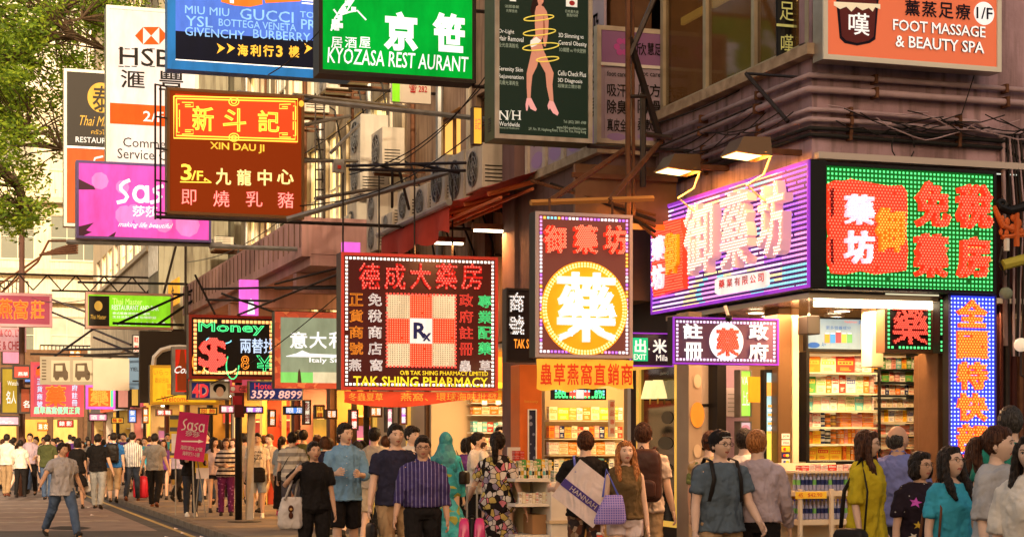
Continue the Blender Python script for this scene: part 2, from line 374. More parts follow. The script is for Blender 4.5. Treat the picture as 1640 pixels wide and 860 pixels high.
def building(name, label, kind, c, u0, u1, z0, z1, mat, rows, pitch, ww, fm, panes, depth=6, nu=2, sill=None, group=None, margin=.5):
    """a block with rows of windows; rows = [(sill height, window height)]"""
    loc = ((u0+u1)/2, c, z0) if kind == 'a' else (c, (u0+u1)/2, z0)
    root = thing(name, label, 'building', loc, group); H = []
    n = max(1, int((u1-u0-2*margin)/pitch)); off = ((u1-u0)-n*pitch)/2
    for zb, h in rows:
        for i in range(n): x = u0+off+pitch*(i+.5); H.append((x-ww/2, x+ww/2, zb, zb+h))
    fc = Facade(root, kind, c, (u0, u1, z0, z1), H, mat)
    for i, h in enumerate(H): fc.window(h, fm, panes[random.randrange(len(panes))], nu, 2 if h[3]-h[2] > 1.3 else 1, sill=sill)
    mb = MB(); fc.cube(mb, (u0+.01, u1-.01, z0, z1), .5, depth); mb.build('inner_block', black if z0 > 2 else mat, root)
    fc.cube(MB(), (u0-.02, u1+.02, z1, z1+.3), -.12, depth).build('roof', mat, root)
    return root, fc
# ---- far end of the street: pale blocks beyond the trees, in daylight
building('apartment_building', 'pale cream building with white framed windows behind the tree at far left', 'a', 96, -16, 9.6, 0, 20, M('pale_cream_plaster', (.78, .70, .52), .85, var=.35, scale=.5, streak=.3),
         [(6.2, 2.0), (11.2, 2.4), (16, 2.4)], 3.4, 2.6, whiteframe, [winday, windull], sill=cream, nu=3)
building('apartment_building', 'tall white tower rising behind the bank sign with narrow windows', 'a', 125, -20, 24, 0, 52, M('white_render', (.74, .70, .60), .85, var=.15, scale=.3, streak=.15),
         [(18+4.2*k, 3.0) for k in range(8)], 2.6, 1.0, whiteframe, [winday, windull], nu=1)
building('apartment_building', 'beige mid rise block with balconies beyond the blue luxury sign', 'a', 99, 10.2, 22, 0, 32, beige, [(5+3.4*k, 1.9) for k in range(8)], 2.9, 1.9, whiteframe, [winlit, winday, windull], nu=2)
# ---- right side of the street, far to near
upA, _ = building('apartment_building', 'grimy cream block far down the street with rusty cladding band', 'v', 7.6, 68, 92, 3.4, 22, cream, [(5.5+3.2*k, 1.8) for k in range(5)], 3, 2, whiteframe, [winlit, winday], depth=5)
upB, fB = building('apartment_building', 'stained grey concrete block behind the green restaurant sign', 'v', 7.5, 46.5, 67.5, 3.3, 20, concrete, [(4.6+3.1*k, 1.7) for k in range(4)], 2.7, 1.8, whiteframe, [winlit, windull], depth=5)
upC, fC = building('apartment_building', 'beige block with tall yellow lit windows between the roast goose sign and air conditioners', 'v', 7.6, 29.2, 46, 3.2, 20, beige, [(3.7, 1.2), (5.7, 2.2), (8.8, 2.2), (12, 2)], 1.9, 1.35, whiteframe, [winlit, winlit, winlit, windull], depth=5, nu=2, sill=beige)
upD, fD = building('apartment_building', 'brown beige block covered with air conditioners above the red awning', 'v', 7.6, 21.6, 28.9, 3.1, 18, M('tan_plaster', (.48, .32, .20), .85, var=.6, scale=1.4, bump=.2, streak=.6), [(5.2, 1.6), (8.2, 1.8), (11.4, 1.8)], 2.2, 1.4, brownwood, [windull, darkglass, M('amber_window', (.5, .25, .05), .4, emit=.6, ecol=(1, .5, .1))], depth=5, nu=2)
# grime-stained concrete pillar and cladding bands along the street
def along(v, a0, a1, z0, z1, t=.12): return MB().box(v, v+t, a0, a1, z0, z1)
p = thing('facade_cladding', 'cream and rust streaked slanted cladding band above the shops at left', 'cladding', (6.0, 62, 4.6))
along(6.0, 53, 74, 4.7, 7.3).build('panel', M('rusty_cream_cladding', (.72, .62, .45), .7, var=.4, scale=1.5, streak=.5), p); along(5.9, 52.9, 74.1, 7.31, 7.45, .3).build('coping', cream, p)
along(6.12, 52.8, 52.99, 3.2, 7.3, 1.5).build('end_wall', cream, p)
pc = thing('concrete_pillar', 'grimy stained concrete stair tower above green restaurant sign', 'pillar', (6.6, 48.5, 3)); MB().box(5.6, 7.45, 47.2, 49.6, 3.0, 14).build('shaft', concrete, pc)
for k in range(8): MB().box(5.57, 5.6, 47.4+k*.27, 47.5+k*.27, 6.2, 13).build('pipe', greysteel, pc)
# pink parapet canopy (long slab edge running along the street) with beams below
can = thing('balcony_canopy', 'pink tiled balcony parapet running along the building over the money changer', 'balcony', (5.9, 36, 4.7))
MB().box(5.75, 5.9, 28.7, 43.5, 4.75, 5.45).build('parapet', pinkpl, can); MB().box(5.9, 7.6, 28.7, 43.5, 4.6, 4.78).build('slab', pinkpl, can)
MB().box(5.9, 7.6, 28.7, 28.85, 4.79, 5.4).build('end_wall', pinkpl, can)
for k in range(4): MB().box(5.92, 7.58, 30+k*3.6, 30.3+k*3.6, 4.25, 4.597).build('beam', pinkpl, can)
for k in range(30): MB().box(5.735, 5.749, 28.8+k*.49, 28.815+k*.49, 4.9, 5.4).build('tile_joint', brownwood, can)
ob = Sign('shop_banner', 'long orange banner with black figures slanting along the facade', 'banner', (170, 400, 310, 450), v=5.9, t=.05, frame=0, fm=steel, cabinet=False)
zb = 4.95
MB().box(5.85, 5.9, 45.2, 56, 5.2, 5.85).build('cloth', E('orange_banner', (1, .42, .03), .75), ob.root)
for k, ch in enumerate('嘆佬酒館小食'):
    vs, fs = tmesh(ch, bevel=.02); y = 55-k*1.7; MB().add([(5.845-z*.1, y-x*.55, 5.3+yy*.42) for x, yy, z in vs], fs).build('lettering', black, ob.root)
# upper windows behind awnings: glowing first-floor shop windows (px 330-560, y 360-460)
# ================================================================ CORNER BUILDING
cb = thing('corner_building', 'mauve plastered corner building with bay window, pipes and illuminated pharmacy on the ground floor', 'building', (9, 18, 0))
# right hand face (towards the side street)
Facade(cb, 'a', 14.34, (7.6, 16, 4.28, 14), [], mauve, .25)
MB().box(7.62, 16, 14.25, 14.335, 4.27, 4.33).build('trim', M('pale_trim', (.5, .42, .36), .6), cb)
f1 = Facade(cb, 'v', 7.6, (14.6, 21.5, 4.1, 5.2), [], mauve, .25, 'wall')
MB().box(7.6, 15.5, 14.6, 22, 8.6, 14).build('upper_wall', mauve, cb)
MB().box(7.48, 7.62, 14.2, 17.9, 5.2, 5.3).build('window_ledge', M('flaking_ledge', (.45, .33, .22), .8, var=.7, scale=6, bump=.5), cb)
# bay window
bayf = M('bay_frame', (.42, .36, .25), .45, .3, var=.3)
room = M('brown_interior', (.2, .1, .04), .7, var=.4)
amber = M('amber_glass', (.12, .06, .02), .06, alpha=.4, spec=.2)
bw = MB()
for z0, z1 in ((5.3, 5.37), (6.72, 6.78), (8.5, 8.6)): bw.box(7.6, 7.66, 14.45, 17.85, z0, z1)
for y in (14.4, 15.52, 16.66, 17.79): bw.box(7.595, 7.665, y, y+.07, 5.3, 8.6)
b0 = bw.build('window', bayf, cb); MB().box(7.63, 7.638, 14.5, 17.8, 5.37, 8.5).build('pane', amber, b0)
MB().box(7.66, 7.9, 14.42, 14.55, 5.3, 8.6).build('corner_post', M('green_post', (.2, .2, .08), .5), cb)
MB().box(9.6, 9.7, 14.6, 18, 5.2, 8.6).build('room_wall', room, cb); MB().box(7.7, 9.6, 14.6, 18, 8.45, 8.55).build('room_ceiling', room, cb)
MB().box(7.7, 9.6, 17.8, 17.88, 5.2, 8.6).build('partition', room, cb); MB().box(7.7, 9.6, 14.6, 18, 5.15, 5.19).build('room_floor', room, cb)
for k in range(4): MB().box(7.75, 7.79, 14.7+k*.8, 15.25+k*.8, 6.25, 6.33).build('beam', M('yellow_rail', (.75, .45, .08), .5, emit=.12, ecol=(1, .55, .1)), cb)
for k, (x, y, z) in enumerate(((8.1, 15.2, 6.95), (8.6, 16.3, 6.6), (8.8, 17.0, 6.5), (8.3, 16.9, 7.4), (8.4, 15.8, 7.3))):
    t = thing('pendant_lamp', ['glowing amber pendant lamp with crystal shade at top of the bay window', 'small amber lamp in the middle of the bay window', 'small amber lamp deep inside the bay window', 'amber lamp hanging high behind the left bay pane', 'amber lamp hanging high behind the middle bay pane'][k], 'lamp', (x, y, z))
    r = .16 if k == 0 else .06
    MB().loft([(x, y, z-r, r*.5, r*.5), (x, y, z-r*.3, r, r), (x, y, z+r*.5, r*.9, r*.9), (x, y, z+r, r*.3, r*.3)], 10).build('shade', E('amber', (1, .55, .15), 2.2), t)
    MB().tube([(x, y, z+r), (x, y, 8.45)], .008, 4).build('cord', black, t)
# projecting wing with shop posters, plane y = 17.9
wing = thing('projecting_wing', 'brown plastered wing of the corner building with poster covered windows', 'building', (7.2, 19.5, 3.2))
MB().box(6.95, 7.59, 17.98, 21.4, 3.25, 4.85).build('lower_wall', brownw, wing); MB().box(6.95, 7.59, 17.98, 21.4, 6.75, 12).build('upper_wall', mauve, wing)
MB().box(6.86, 7.6, 17.9, 21.45, 4.85, 4.95).build('ledge', MATS['flaking_ledge'], wing); MB().box(7.1, 7.59, 18.1, 21.3, 4.96, 6.75).build('window_back', brownwood, wing)
MB().box(6.9, 7.2, 20.9, 21.4, .12, 3.249).build('column', brownw, wing); MB().box(6.9, 7.05, 20.9, 21.4, 3.25, 12).build('column', brownw, wing)
posterm = M('lilac_poster', (.36, .28, .34), .5, var=.2); posterp = M('purple_poster', (.25, .12, .25), .5)
def lilac(S_, b, lines, tag, n=.02):
    x0, y0, x1, y1 = b; S_.rect(b, posterm, 'poster', n=n)
    S_.disc((x0+(x1-x0)*.1, y1-(y1-y0)*.12, x1-(x1-x0)*.1, y1-2), M('violet_print', (.3, .2, .4), .5), 'print', n=n+.003, th=.002, seg=20)
    for i, (tx, f0, f1) in enumerate(lines): S_.text(tx, (x0+(x1-x0)*.1, y0+(y1-y0)*f0, x1-(x1-x0)*.08, y0+(y1-y0)*f1), black, n=n+.006, bevel=.012)
ps = Sign('window_posters', 'lilac foot care posters filling window of the projecting wing', 'posters', (955, 45, 1064, 232), a=17.9, t=.08, frame=.05, fm=M('pale_window_frame', (.5, .42, .32), .5, var=.4), face=posterm)
ps.rect((963, 50, 1060, 104), posterp, 'header_panel', n=.016); ps.text('欣', (1018, 70, 1034, 90), black, n=.02, bevel=.01); ps.text('慧足', (1036, 70, 1058, 90), black, n=.02, bevel=.01)
for k in range(6): an = k*1.05; ps.disc((996+9*math.cos(an)-5, 76+10*math.sin(an)-5, 996+9*math.cos(an)+5, 76+10*math.sin(an)+5), M('magenta_print', (.45, .08, .3), .5), 'petal', n=.02, th=.003, seg=12)
ps.rect((961, 104, 1062, 109), whitepl, 'transom', n=.03, th=.03); ps.rect((1006, 109, 1013, 230), MATS['pale_window_frame'], 'mullion', n=.03, th=.03)
lilac(ps, (967, 112, 1005, 228), [('foot care', .03, .1), ('吸汗', .2, .38), ('除臭', .42, .62), ('真皮全', .68, .86)], '')
lilac(ps, (1015, 112, 1060, 228), [('foot care', .03, .1), ('底方', .2, .38), ('防滑', .42, .62), ('柔軟底', .68, .86)], '')
for k in range(4):
    t = Sign('window_poster', ['lilac poster in first side pane of the wing, below the slimming sign', 'lilac poster in second side pane of the wing', 'lilac poster in third side pane of the wing', 'lilac poster in last side pane of the wing by the column'][k], 'poster', (825+k*19, 100, 843+k*19, 300), v=7.0, t=.04, frame=0, fm=posterm, cabinet=False)
    y1 = 20.55-k*.66; MB().box(6.99, 7.02, y1-.55, y1, 5.0, 6.7).build('sheet', posterm, t.root)
    for j, ch in enumerate('吸汗除臭'):
        vs, fs = tmesh(ch, bevel=.015); MB().add([(6.985, y1-.14-x*.27, 6.2-j*.3+yy*.26) for x, yy, z in vs], fs).build('lettering', black, t.root)
    MB().add([(6.986, y1-.5+.45*math.cos(i*.4)*.5+.22, 5.13+.1*math.sin(i*.4)) for i in range(16)], [tuple(range(16))]).build('print', MATS['violet_print'], t.root)
    MB().box(6.955, 7.1, y1+.005, y1+.1, 4.96, 6.75).build('mullion', MATS['pale_window_frame'], wing)
# awning girder / grey panel between wing and LED sign (px 895-1045, y 230-345)
gp = thing('metal_fascia', 'brown metal fascia panel under slimming sign lit orange along its lower edge', 'fascia', (6.7, 18.2, 4)); MB().box(6.35, 7.5, 17.2, 17.26, 3.98, 4.6).build('panel', M('brown_metal', (.2, .11, .06), .4, .5, var=.3), gp)
MB().box(6.3, 7.5, 17.16, 17.199, 3.93, 3.99).build('edge_rail', goldm, gp); MB().box(6.3, 7.5, 17.16, 17.199, 4.45, 4.5).build('edge_rail', rust, gp)

# ledges, balconies and pipework that break up the far fronts
for z in (5.4, 8.9, 10.4, 14.2): solo(MB().box(-16, 9.4, 95.4, 95.98, z, z+.28), 'ledge', M('cream_ledge', (.6, .52, .4), .8, var=.4), f'long {["lowest", "second", "third", "upper"][(5.4, 8.9, 10.4, 14.2).index(z)]} ledge across the pale cream building behind the tree', 'ledge')
for k, (x, z) in enumerate(((-3.6, 9.0), (-.2, 5.7), (3.2, 9.0), (6.4, 5.7), (-7, 5.7))):
    t = thing('balcony', f'iron railed balcony {["left of centre", "at street lamp height", "behind the bank sign", "low behind the white banner", "at the far left"][k]} on the pale cream building', 'balcony', (x, 95.2, z))
    MB().box(x-1.3, x+1.3, 94.6, 95.39, z-.1, z).build('floor', cream, t); mb = MB().tube([(x-1.3, 94.65, z+.9), (x+1.3, 94.65, z+.9)], .04, 5)
    for j in range(14): mb.tube([(x-1.3+j*.2, 94.65, z), (x-1.3+j*.2, 94.65, z+.9)], .025, 4)
    mb.build('railing', steel, t)
rq = random.Random(3)
for k in range(16):
    y = 22.2+k*1.5+rq.uniform(-.3, .3); z0 = rq.uniform(3.3, 5); r = rq.choice([.03, .045, .06]); solo(MB().tube([(7.52, y, z0), (7.52, y, 14)], r, 7), 'drain_pipe', [greysteel, rust, MATS['cream_plaster']][k % 3], f'{["grey", "rusty", "cream"][k % 3]} drain pipe running down the upper wall behind the hanging signs', 'pipe', f'{["grey", "rusty", "cream"][k % 3]} drain pipes on the upper walls')

# unseen block added behind the viewpoint to shade the near street from low sun
building('apartment_building', 'unseen grey block added behind the viewpoint to shade the street', 'a', -34, -16, 30, 0, 29, concrete, [(4+3.4*k, 1.8) for k in range(6)], 3.2, 1.8, whiteframe, [windull], depth=-4, nu=2)

area_l = bpy.data.lights.new('room_fill_light', 'AREA'); area_l.energy = 22; area_l.color = (1, .6, .22); area_l.size = 1.2; ao = bpy.data.objects.new('room_fill_light', area_l); COL.objects.link(ao); ao.location = (8.6, 16.2, 8.4)  # added fill light, warms the bay room beyond its pendant lamps
tar = M('tar_patch', (.035, .032, .035), .8, var=.3, scale=6, bump=.3); rn = random.Random(9)
for x, y, w_, h_ in ((1.2, 27, 1.6, 2.2), (-2, 31, 2.6, 1.0), (3.0, 23, .7, 3), (-1, 40, 1.2, 2), (2.4, 34.5, .8, 1.6)):
    struct(MB().add([(x+w_*.5*math.cos(t*.628)*rn.uniform(.85, 1.1), y+h_*.5*math.sin(t*.628)*rn.uniform(.85, 1.1), .006) for t in range(10)], [tuple(range(10))]).build('road_patch', tar))
for x, y, lb in ((2.9, 29.5, 'round iron manhole cover in the road near the kerb'), (5.6, 33.5, 'round iron manhole cover in the pavement by street pole')):
    z = .008 if x < 4.5 else .125; o = solo(MB().loft([(x, y, z, .33, .33), (x, y, z+.008, .32, .32)], 24), 'manhole_cover', M('cast_iron', (.05, .045, .04), .5, .6, var=.5, scale=20, bump=.6), lb, 'manhole cover')
for k in range(9):
    x, y = rn.uniform(3.2, 4.5), rn.uniform(22, 45); solo(MB().add([(x, y, .012), (x+.09, y+.02, .02), (x+.1, y+.1, .012), (x+.02, y+.09, .035)], [(0,1,2,3)]), 'litter', M('paper', (.7,.65,.7), .7), 'scrap of white paper lying in the gutter by the kerb', 'litter', 'paper scraps in the gutter')
struct(MB().add([(-1.2, 35.2, .010), (.4, 34.6, .010), (.5, 34.9, .010), (1.2, 34.2, .010), (.1, 34.0, .010), (.2, 34.3, .010), (-1.3, 34.9, .010)], [(0,1,2,3,4,5,6)]).build('road_marking', M('white_paint2', (.5, .45, .4), .7, var=.5)))

fr_ = thing('shop_row', 'row of small golden lit shops under the pale cream building at street end', 'shop', (-3, 93, 0)); rn = random.Random(17)
MB().box(-16, 7.4, 93.2, 95.3, 0, 6.3).build('wall', M('shop_row_wall', (.16, .09, .05), .8, var=.4), fr_)
for k in range(15):
    x = -15.6+k*1.52; c_ = rn.choice([(1, .6, .15), (1, .45, .08), (.95, .75, .4), (.9, .2, .1), (1, .7, .25)]); MB().box(x, x+1.2, 93.1, 93.19, .3, 2.7).build('lit_window', E('row%d' % int(c_[1]*100), c_, .8), fr_); MB().box(x+1.22, x+1.48, 93.0, 93.19, 0, 3.0).build('pillar', brownwood, fr_)
    c_ = rn.choice([(.9, .1, .1), (.1, .5, .2), (.9, .6, .1), (.85, .2, .5), (.15, .3, .8), (.9, .8, .6)]); z0 = 3.1+rn.random()*1.6; MB().box(x, x+1.3, 92.8, 93.1, z0, z0+.55+rn.random()).build('fascia', E('rowsign%d' % int(c_[0]*10+c_[2]*100), c_, .6), fr_)
# ================================================================ GROUND FLOOR SHOPS
lampw = E('warm_lamp', (1, .80, .52), 9); lampc = E('white_lamp', (1, .93, .78), 9)
shelfm = M('pale_shelf', (.55, .45, .3), .4); warmwall = M('warm_shop_wall', (.42, .3, .16), .6, var=.2, scale=2)
def area(name, loc, power, size, col=(1, .72, .38), rot=(0, 0, 0), parent=None, sy=None):
    l = bpy.data.lights.new(name, 'AREA'); l.energy = power; l.color = col; l.size = size
    if sy: l.shape = 'RECTANGLE'; l.size_y = sy
    o = bpy.data.objects.new(name, l); COL.objects.link(o); o.location = loc; o.rotation_euler = rot; return o
PAL = {'red': (.6, .05, .03), 'orange': (.75, .22, .03), 'yellow': (.8, .52, .04), 'cream': (.72, .62, .42), 'white': (.75, .72, .66), 'green': (.1, .32, .08),
       'blue': (.06, .12, .4), 'pink': (.7, .3, .28), 'gold': (.6, .36, .06), 'teal': (.15, .45, .45), 'brown': (.25, .12, .05), 'black': (.03, .03, .03), 'navy': (.02, .03, .12)}
CART = {}
def carton_mesh(c1, c2):
    if (c1, c2) in CART: return CART[(c1, c2)]
    mb = MB(); mb.box(-.5, .5, -.5, .5, 0, 1, 0)
    rnd = random.Random(c1+c2); y = -.507
    def q(x0, x1, z0, z1, m, yy=y): mb.quad((x0, yy, z0), (x1, yy, z0), (x1, yy, z1), (x0, yy, z1), m); mb.quad((-.5+(yy+.5)*1, -x0*1, z0), (-.5+(yy+.5), -x1, z0), (-.5+(yy+.5), -x1, z1), (-.5+(yy+.5), -x0, z1), m)
    h = rnd.uniform(.4, .6); q(-.42, .42, h, h+.24, 1)
    for k in range(3): q(-.3, rnd.uniform(.05, .34), .1+k*.08, .135+k*.08, 1)
    for k in range(4): x = -.34+k*.18; q(x, x+rnd.uniform(.08, .14), h+.06, h+.17, 0, -.512)
    q(-.4, -.05, .8, .86, 1)
    me = bpy.data.meshes.new('carton'); me.from_pydata(mb.v, [], mb.f); me.polygons.foreach_set('material_index', mb.m)
    for c in (c1, c2): me.materials.append(M('carton_'+c, PAL[c], .45, var=.15, scale=10))
    me.update(); CART[(c1, c2)] = me; return me
def canmesh(c1, c2):
    k = ('can', c1, c2)
    if k not in CART:
        mb = MB(); r = .5; mb.loft([(0, 0, 0, r, r), (0, 0, .3, r, r)], 10, 0); mb.loft([(0, 0, .3, r*1.01, r*1.01), (0, 0, .7, r*1.01, r*1.01)], 10, 1); mb.loft([(0, 0, .7, r, r), (0, 0, .93, r, r), (0, 0, .94, .4, .4), (0, 0, 1, .4, .4)], 10, 0)
        me = bpy.data.meshes.new('can'); me.from_pydata(mb.v, [], mb.f); me.polygons.foreach_set('material_index', mb.m)
        for c in (c1, c2): me.materials.append(M('carton_'+c, PAL[c], .45, var=.15, scale=10))
        me.update(); CART[k] = me
    return CART[k]
def good(me, name, loc, dim, label, cat, group, rz=0):
    o = bpy.data.objects.new(name, me); COL.objects.link(o); o.location = loc; o.scale = dim; o.rotation_euler = (0, 0, rz)
    o['label'] = label; o['category'] = cat; o['group'] = group; return o
rg = random.Random(11)
def row(a, px0, px1, y0, y1, spec, where, d=.1, gap=.006, can=False):
    """goods standing side by side; spec = [(colour, second colour, width px, rows stacked)]; y1 = shelf line in the photograph"""
    x = px0; i = 0; ORD = 'first second third fourth fifth sixth seventh eighth ninth tenth eleventh twelfth thirteenth fourteenth fifteenth sixteenth'.split(); y0 -= 2
    while x < px1-2:
        c1, c2, wpx, st = spec[i % len(spec)]; i += 1; wpx = min(wpx, px1-x)
        if wpx < 3: break
        uA, uB = v_on_a(x, a), v_on_a(x+wpx, a); zb = zat(y1, (uA+uB)/2, a); zt = zat(y0+rg.uniform(0, 3), (uA+uB)/2, a); h = (zt-zb)/st
        for k in range(st):
            lab = f'{c1} and {c2} {"can" if can else "box"} {ORD[min(i-1, 15)]} along{", " + ["base", "second", "third", "fourth", "fifth"][k] + " up" if st > 1 else ""}, {where}'
            good(canmesh(c1, c2) if can else carton_mesh(c1, c2), 'can' if can else 'cosmetics_box' if 'cosmetics' in where or 'counter' in where or 'pink stack' in where else 'remedy_box' if 'yellow banner' in where else 'medicine_box', ((uA+uB)/2, a, zb+h*k), (uB-uA-gap, min(d, uB-uA-gap) if can else d, h-.004), lab, 'can' if can else 'box', f'{c1} and {c2} goods on the {where}', 0 if can else rg.uniform(-.04, .04))
        x += wpx
def shelfboard(root, a, px0, px1, y, d=.3, mat=None, th=.015):
    uA, uB = v_on_a(px0, a), v_on_a(px1, a); z = zat(y, (uA+uB)/2, a)
    return MB().box(uA, uB, a-d*.45, a+d*.6, z-th, z-.001).build('shelf', mat or shelfm, root)
# ---- corner pharmacy: recess under the LED signs
ph = thing('pharmacy', 'brightly lit open pharmacy front under the green LED sign with cream soffit', 'shop front', (9, 16, 0))
sof = M('glossy_soffit', (.62, .5, .38), .12, spec=.9)
MB().box(7.55, 14, 14.3, 17.6, 3.0, 3.05).build('soffit', sof, ph)
MB().box(7.65, 14, 16.9, 17.1, .12, 3.0).build('back_wall', warmwall, ph); MB().box(7.65, 7.7, 17.1, 17.25, .12, 3.0).build('jamb', black, ph)
MB().box(7.75, 14, 14.5, 16.9, .121, .13).build('shop_floor', floorm, ph)
for k, (x, y) in enumerate([(8.0, 14.7), (8.0, 15.6), (8.6, 14.75), (8.55, 15.5), (9.3, 14.9), (8.2, 16.4), (7.85, 16.0), (8.9, 16.3)]):
    t = thing('downlight', ['recessed downlight nearest the street corner in pharmacy soffit', 'recessed downlight over the register sign', 'recessed downlight beside the corner edge of soffit', 'recessed downlight in front of the tall poster above the cabinet', 'recessed downlight above the small red LED sign', 'recessed downlight deep in the soffit behind the pillar', 'recessed downlight close to the purple lit wall', 'recessed downlight above the second goods cabinet'][k], 'lamp', (x, y, 2.99))
    MB().loft([(x, y, 2.985, .1, .1), (x, y, 2.999, .11, .11)], 16).build('ring', whitepl, t); MB().loft([(x, y, 2.980, .075, .075), (x, y, 2.984, .075, .075)], 16).build('bulb', lampw, t)
area('pharmacy_lamp', (8.9, 14.7, 2.93), 85, 1.6, (1, .62, .28), sy=.4); area('pharmacy_lamp', (7.8, 15.3, 2.93), 60, .6, (1, .52, .26), sy=1.5)
MB().box(7.7, 9.2, 14.4, 14.5, 2.94, 2.99).build('edge_strip', lampw, ph)
brp = M('bronze_pillar', (.16, .09, .04), .35, .4)
def pil(nm, lab, px0, px1, a, t, mat, z0=.12, z1=3.0, **k):
    u0, u1 = v_on_a(px0, a), v_on_a(px1, a); return solo(MB().box(u0, u1, a, a+t, z0, z1), nm, mat, lab, 'pillar', **k)
pil('shop_pillar', 'dark bronze pillar carrying the payment card stickers beside the tall poster', 1246, 1268, 15.4, .3, brp, bevel=.01)
pil('shop_pillar', 'cream lacquered pillar between the bronze pillar and medicine cabinet', 1269, 1280, 15.45, .3, M('cream_lacquer', (.75, .6, .38), .3), bevel=.01)
pil('shop_pillar', 'dark brown timber pillar left of the blue vertical LED sign', 1502, 1521, 14.42, .35, brownwood, bevel=.01)
pil('shop_pillar', 'short cream box hanging from soffit beside the square red LED sign', 1396, 1415, 14.75, .2, MATS['cream_lacquer'], bevel=.01, z0=2.4, z1=2.99)
# card stickers
cards = [('white', 'black', 'JCB'), ('white', 'navy', 'VISA'), ('yellow', 'red', ''), ('navy', 'red', ''), ('white', 'blue', ''), ('orange', 'cream', ''), ('white', 'teal', ''), ('brown', 'yellow', ''), ('white', 'black', '')]
for i, (c1, c2, tx) in enumerate(cards):
    y = 694+i*10.2
    s_ = Sign('card_sticker', f'{["topmost", "second", "third", "fourth", "fifth", "sixth", "seventh", "eighth", "lowest"][i]} payment card sticker down the bronze pillar, {c1} with {c2} mark', 'sticker', (1252, y, 1265, y+8.6), a=15.398, t=.003, frame=0, fm=M('carton_'+c1, PAL[c1], .45, var=.15, scale=10))
    m2 = M('carton_'+c2, PAL[c2], .45, var=.15, scale=10)
    if tx: s_.text(tx, (1253.5, y+2.5, 1263.5, y+6.2), m2, n=.004, bevel=.01)
    else: s_.disc((1254, y+2, 1259.5, y+7), m2, 'print', n=.004, th=.002, seg=12); s_.disc((1258, y+2, 1263.5, y+7), M('carton_yellow', PAL['yellow']), 'print', n=.005, th=.002, seg=12)
# lit poster boxes
tp = Sign('light_box_poster', 'tall backlit blue to yellow drink poster in black frame left of the bronze pillar', 'poster', (1222, 592, 1248, 780), a=15.55, t=.06, frame=.03, fm=black, face=E('poster_blue', (.45, .75, .8), .9))
tp.rect((1226, 690, 1245, 774), E('poster_yellow', (1, .75, .1), 1.0), 'print'); tp.rect((1227, 612, 1244, 634), E('poster_orange', (1, .45, .08), 1), 'print')
for k in range(7): tp.rect((1229, 648+k*7, 1242, 652+k*7), [E('poster_orange', (1,.45,.08), 1), E('poster_white', (1, .95, .85), 1)][k % 2], 'lettering', n=.016)
tp2 = Sign('light_box_poster', 'backlit pale blue and yellow drink poster right of the goods cabinets', 'poster', (1469, 570, 1502, 738), a=14.8, t=.06, frame=.015, fm=brownwood, face=E('poster_blue', (.45, .75, .8), .9))
tp2.rect((1472, 690, 1500, 736), E('poster_yellow', (1, .75, .1), 1.0), 'print'); tp2.poly([(1472, 662), (1486, 655), (1500, 664), (1500, 690), (1472, 690)], E('poster_green', (.3, .65, .1), .9), 'print')
for k in range(6): tp2.rect((1475+k*4, 636-k % 3*2, 1478+k*4, 668), [E('poster_orange', (1,.45,.08), 1), E('poster_white', (1, .95, .85), 1), E('poster_red', (.9, .1, .05), 1)][k % 3], 'print', n=.018)
tp2.text('新品上市', (1476, 582, 1498, 594), E('poster_orange', (1,.45,.08), 1), n=.014)
mp = Sign('milk_powder_poster', 'wide pale blue milk powder poster with coloured tins above the medicine cabinet', 'poster', (1290, 508, 1394, 563), a=15.45, t=.05, frame=.02, fm=black, face=E('milk_poster', (.45, .62, .68), .5))
for k, c in enumerate([(.9, .35, .05), (.1, .35, .7), (.75, .1, .1), (.9, .6, .1), (.2, .5, .15)]): mp.rect((1320+k*9, 535-(k == 2)*3, 1328+k*9, 549), E('tin%d' % k, c, .9), 'print', n=.012)
for k in range(5): mp.rect((1321+k*9, 533-(k == 2)*3, 1327+k*9, 535-(k == 2)*3), E('poster_white', (1,.95,.85), 1), 'print', n=.012)
mp.disc((1293, 548, 1312, 557), E('enfa_blue', (.05, .15, .45), .8), 'print'); mp.text('A+', (1315, 548, 1322, 555), E('enfa_blue', (.05,.15,.45), .8)); mp.text('更多營養成分', (1322, 522, 1362, 528), E('enfa_blue', (.05,.15,.45), .8)); mp.text('MeadJohnson', (1352, 514, 1372, 518), E('poster_red', (.9,.1,.05), 1)); mp.text('美贊臣', (1374, 513, 1388, 520), E('enfa_blue', (.05,.15,.45), .8))
tv = thing('black_speaker', 'black wall speaker hanging under soffit beside the milk powder poster', 'speaker', (8.35, 15.1, 2.55))
x0, x1 = v_on_a(1293, 15.1), v_on_a(1314, 15.1); MB().box(x0, x1, 15.1, 15.3, zat(535, x0, 15.1), zat(505, x0, 15.1)).build('housing', black, tv, bevel=.01); MB().tube([((x0+x1)/2, 15.2, zat(505, x0, 15.1)), ((x0+x1)/2, 15.2, 3.0)], .012).build('bracket', whitepl, tv)
# cabinet one
ca = thing('display_cabinet', 'black framed glass cabinet full of boxed medicine, left one behind the yellow dress woman', 'cabinet', (v_on_a(1338, 15.6), 15.6, .9))
A1 = 15.6; u0, u1 = v_on_a(1280, A1), v_on_a(1397, A1); zt, zb = zat(564, u0, A1), zat(738, u0, A1)
MB().box(u0, u1, A1+.22, A1+.25, zb, zt).build('back_panel', E('cabinet_back', (1, .70, .32), .5), ca)
fr = MB()
for q in ((u0, u0+.025, zb, zt), (u1-.02, u1, zb, zt), (u0, u1, zt, zt+.03), (u0, u1, zb-.03, zb)): fr.box(q[0], q[1], A1-.17, A1-.14, q[2], q[3])
fr.box(u0-.01, u0, A1-.17, A1+.25, zb, zt); fr.build('frame', black, ca)
for y in (597, 630, 658, 684, 711, 737.5): shelfboard(ca, A1, 1281, 1396, y, mat=M('glass_shelf', (.5, .55, .4), .1, spec=.8))
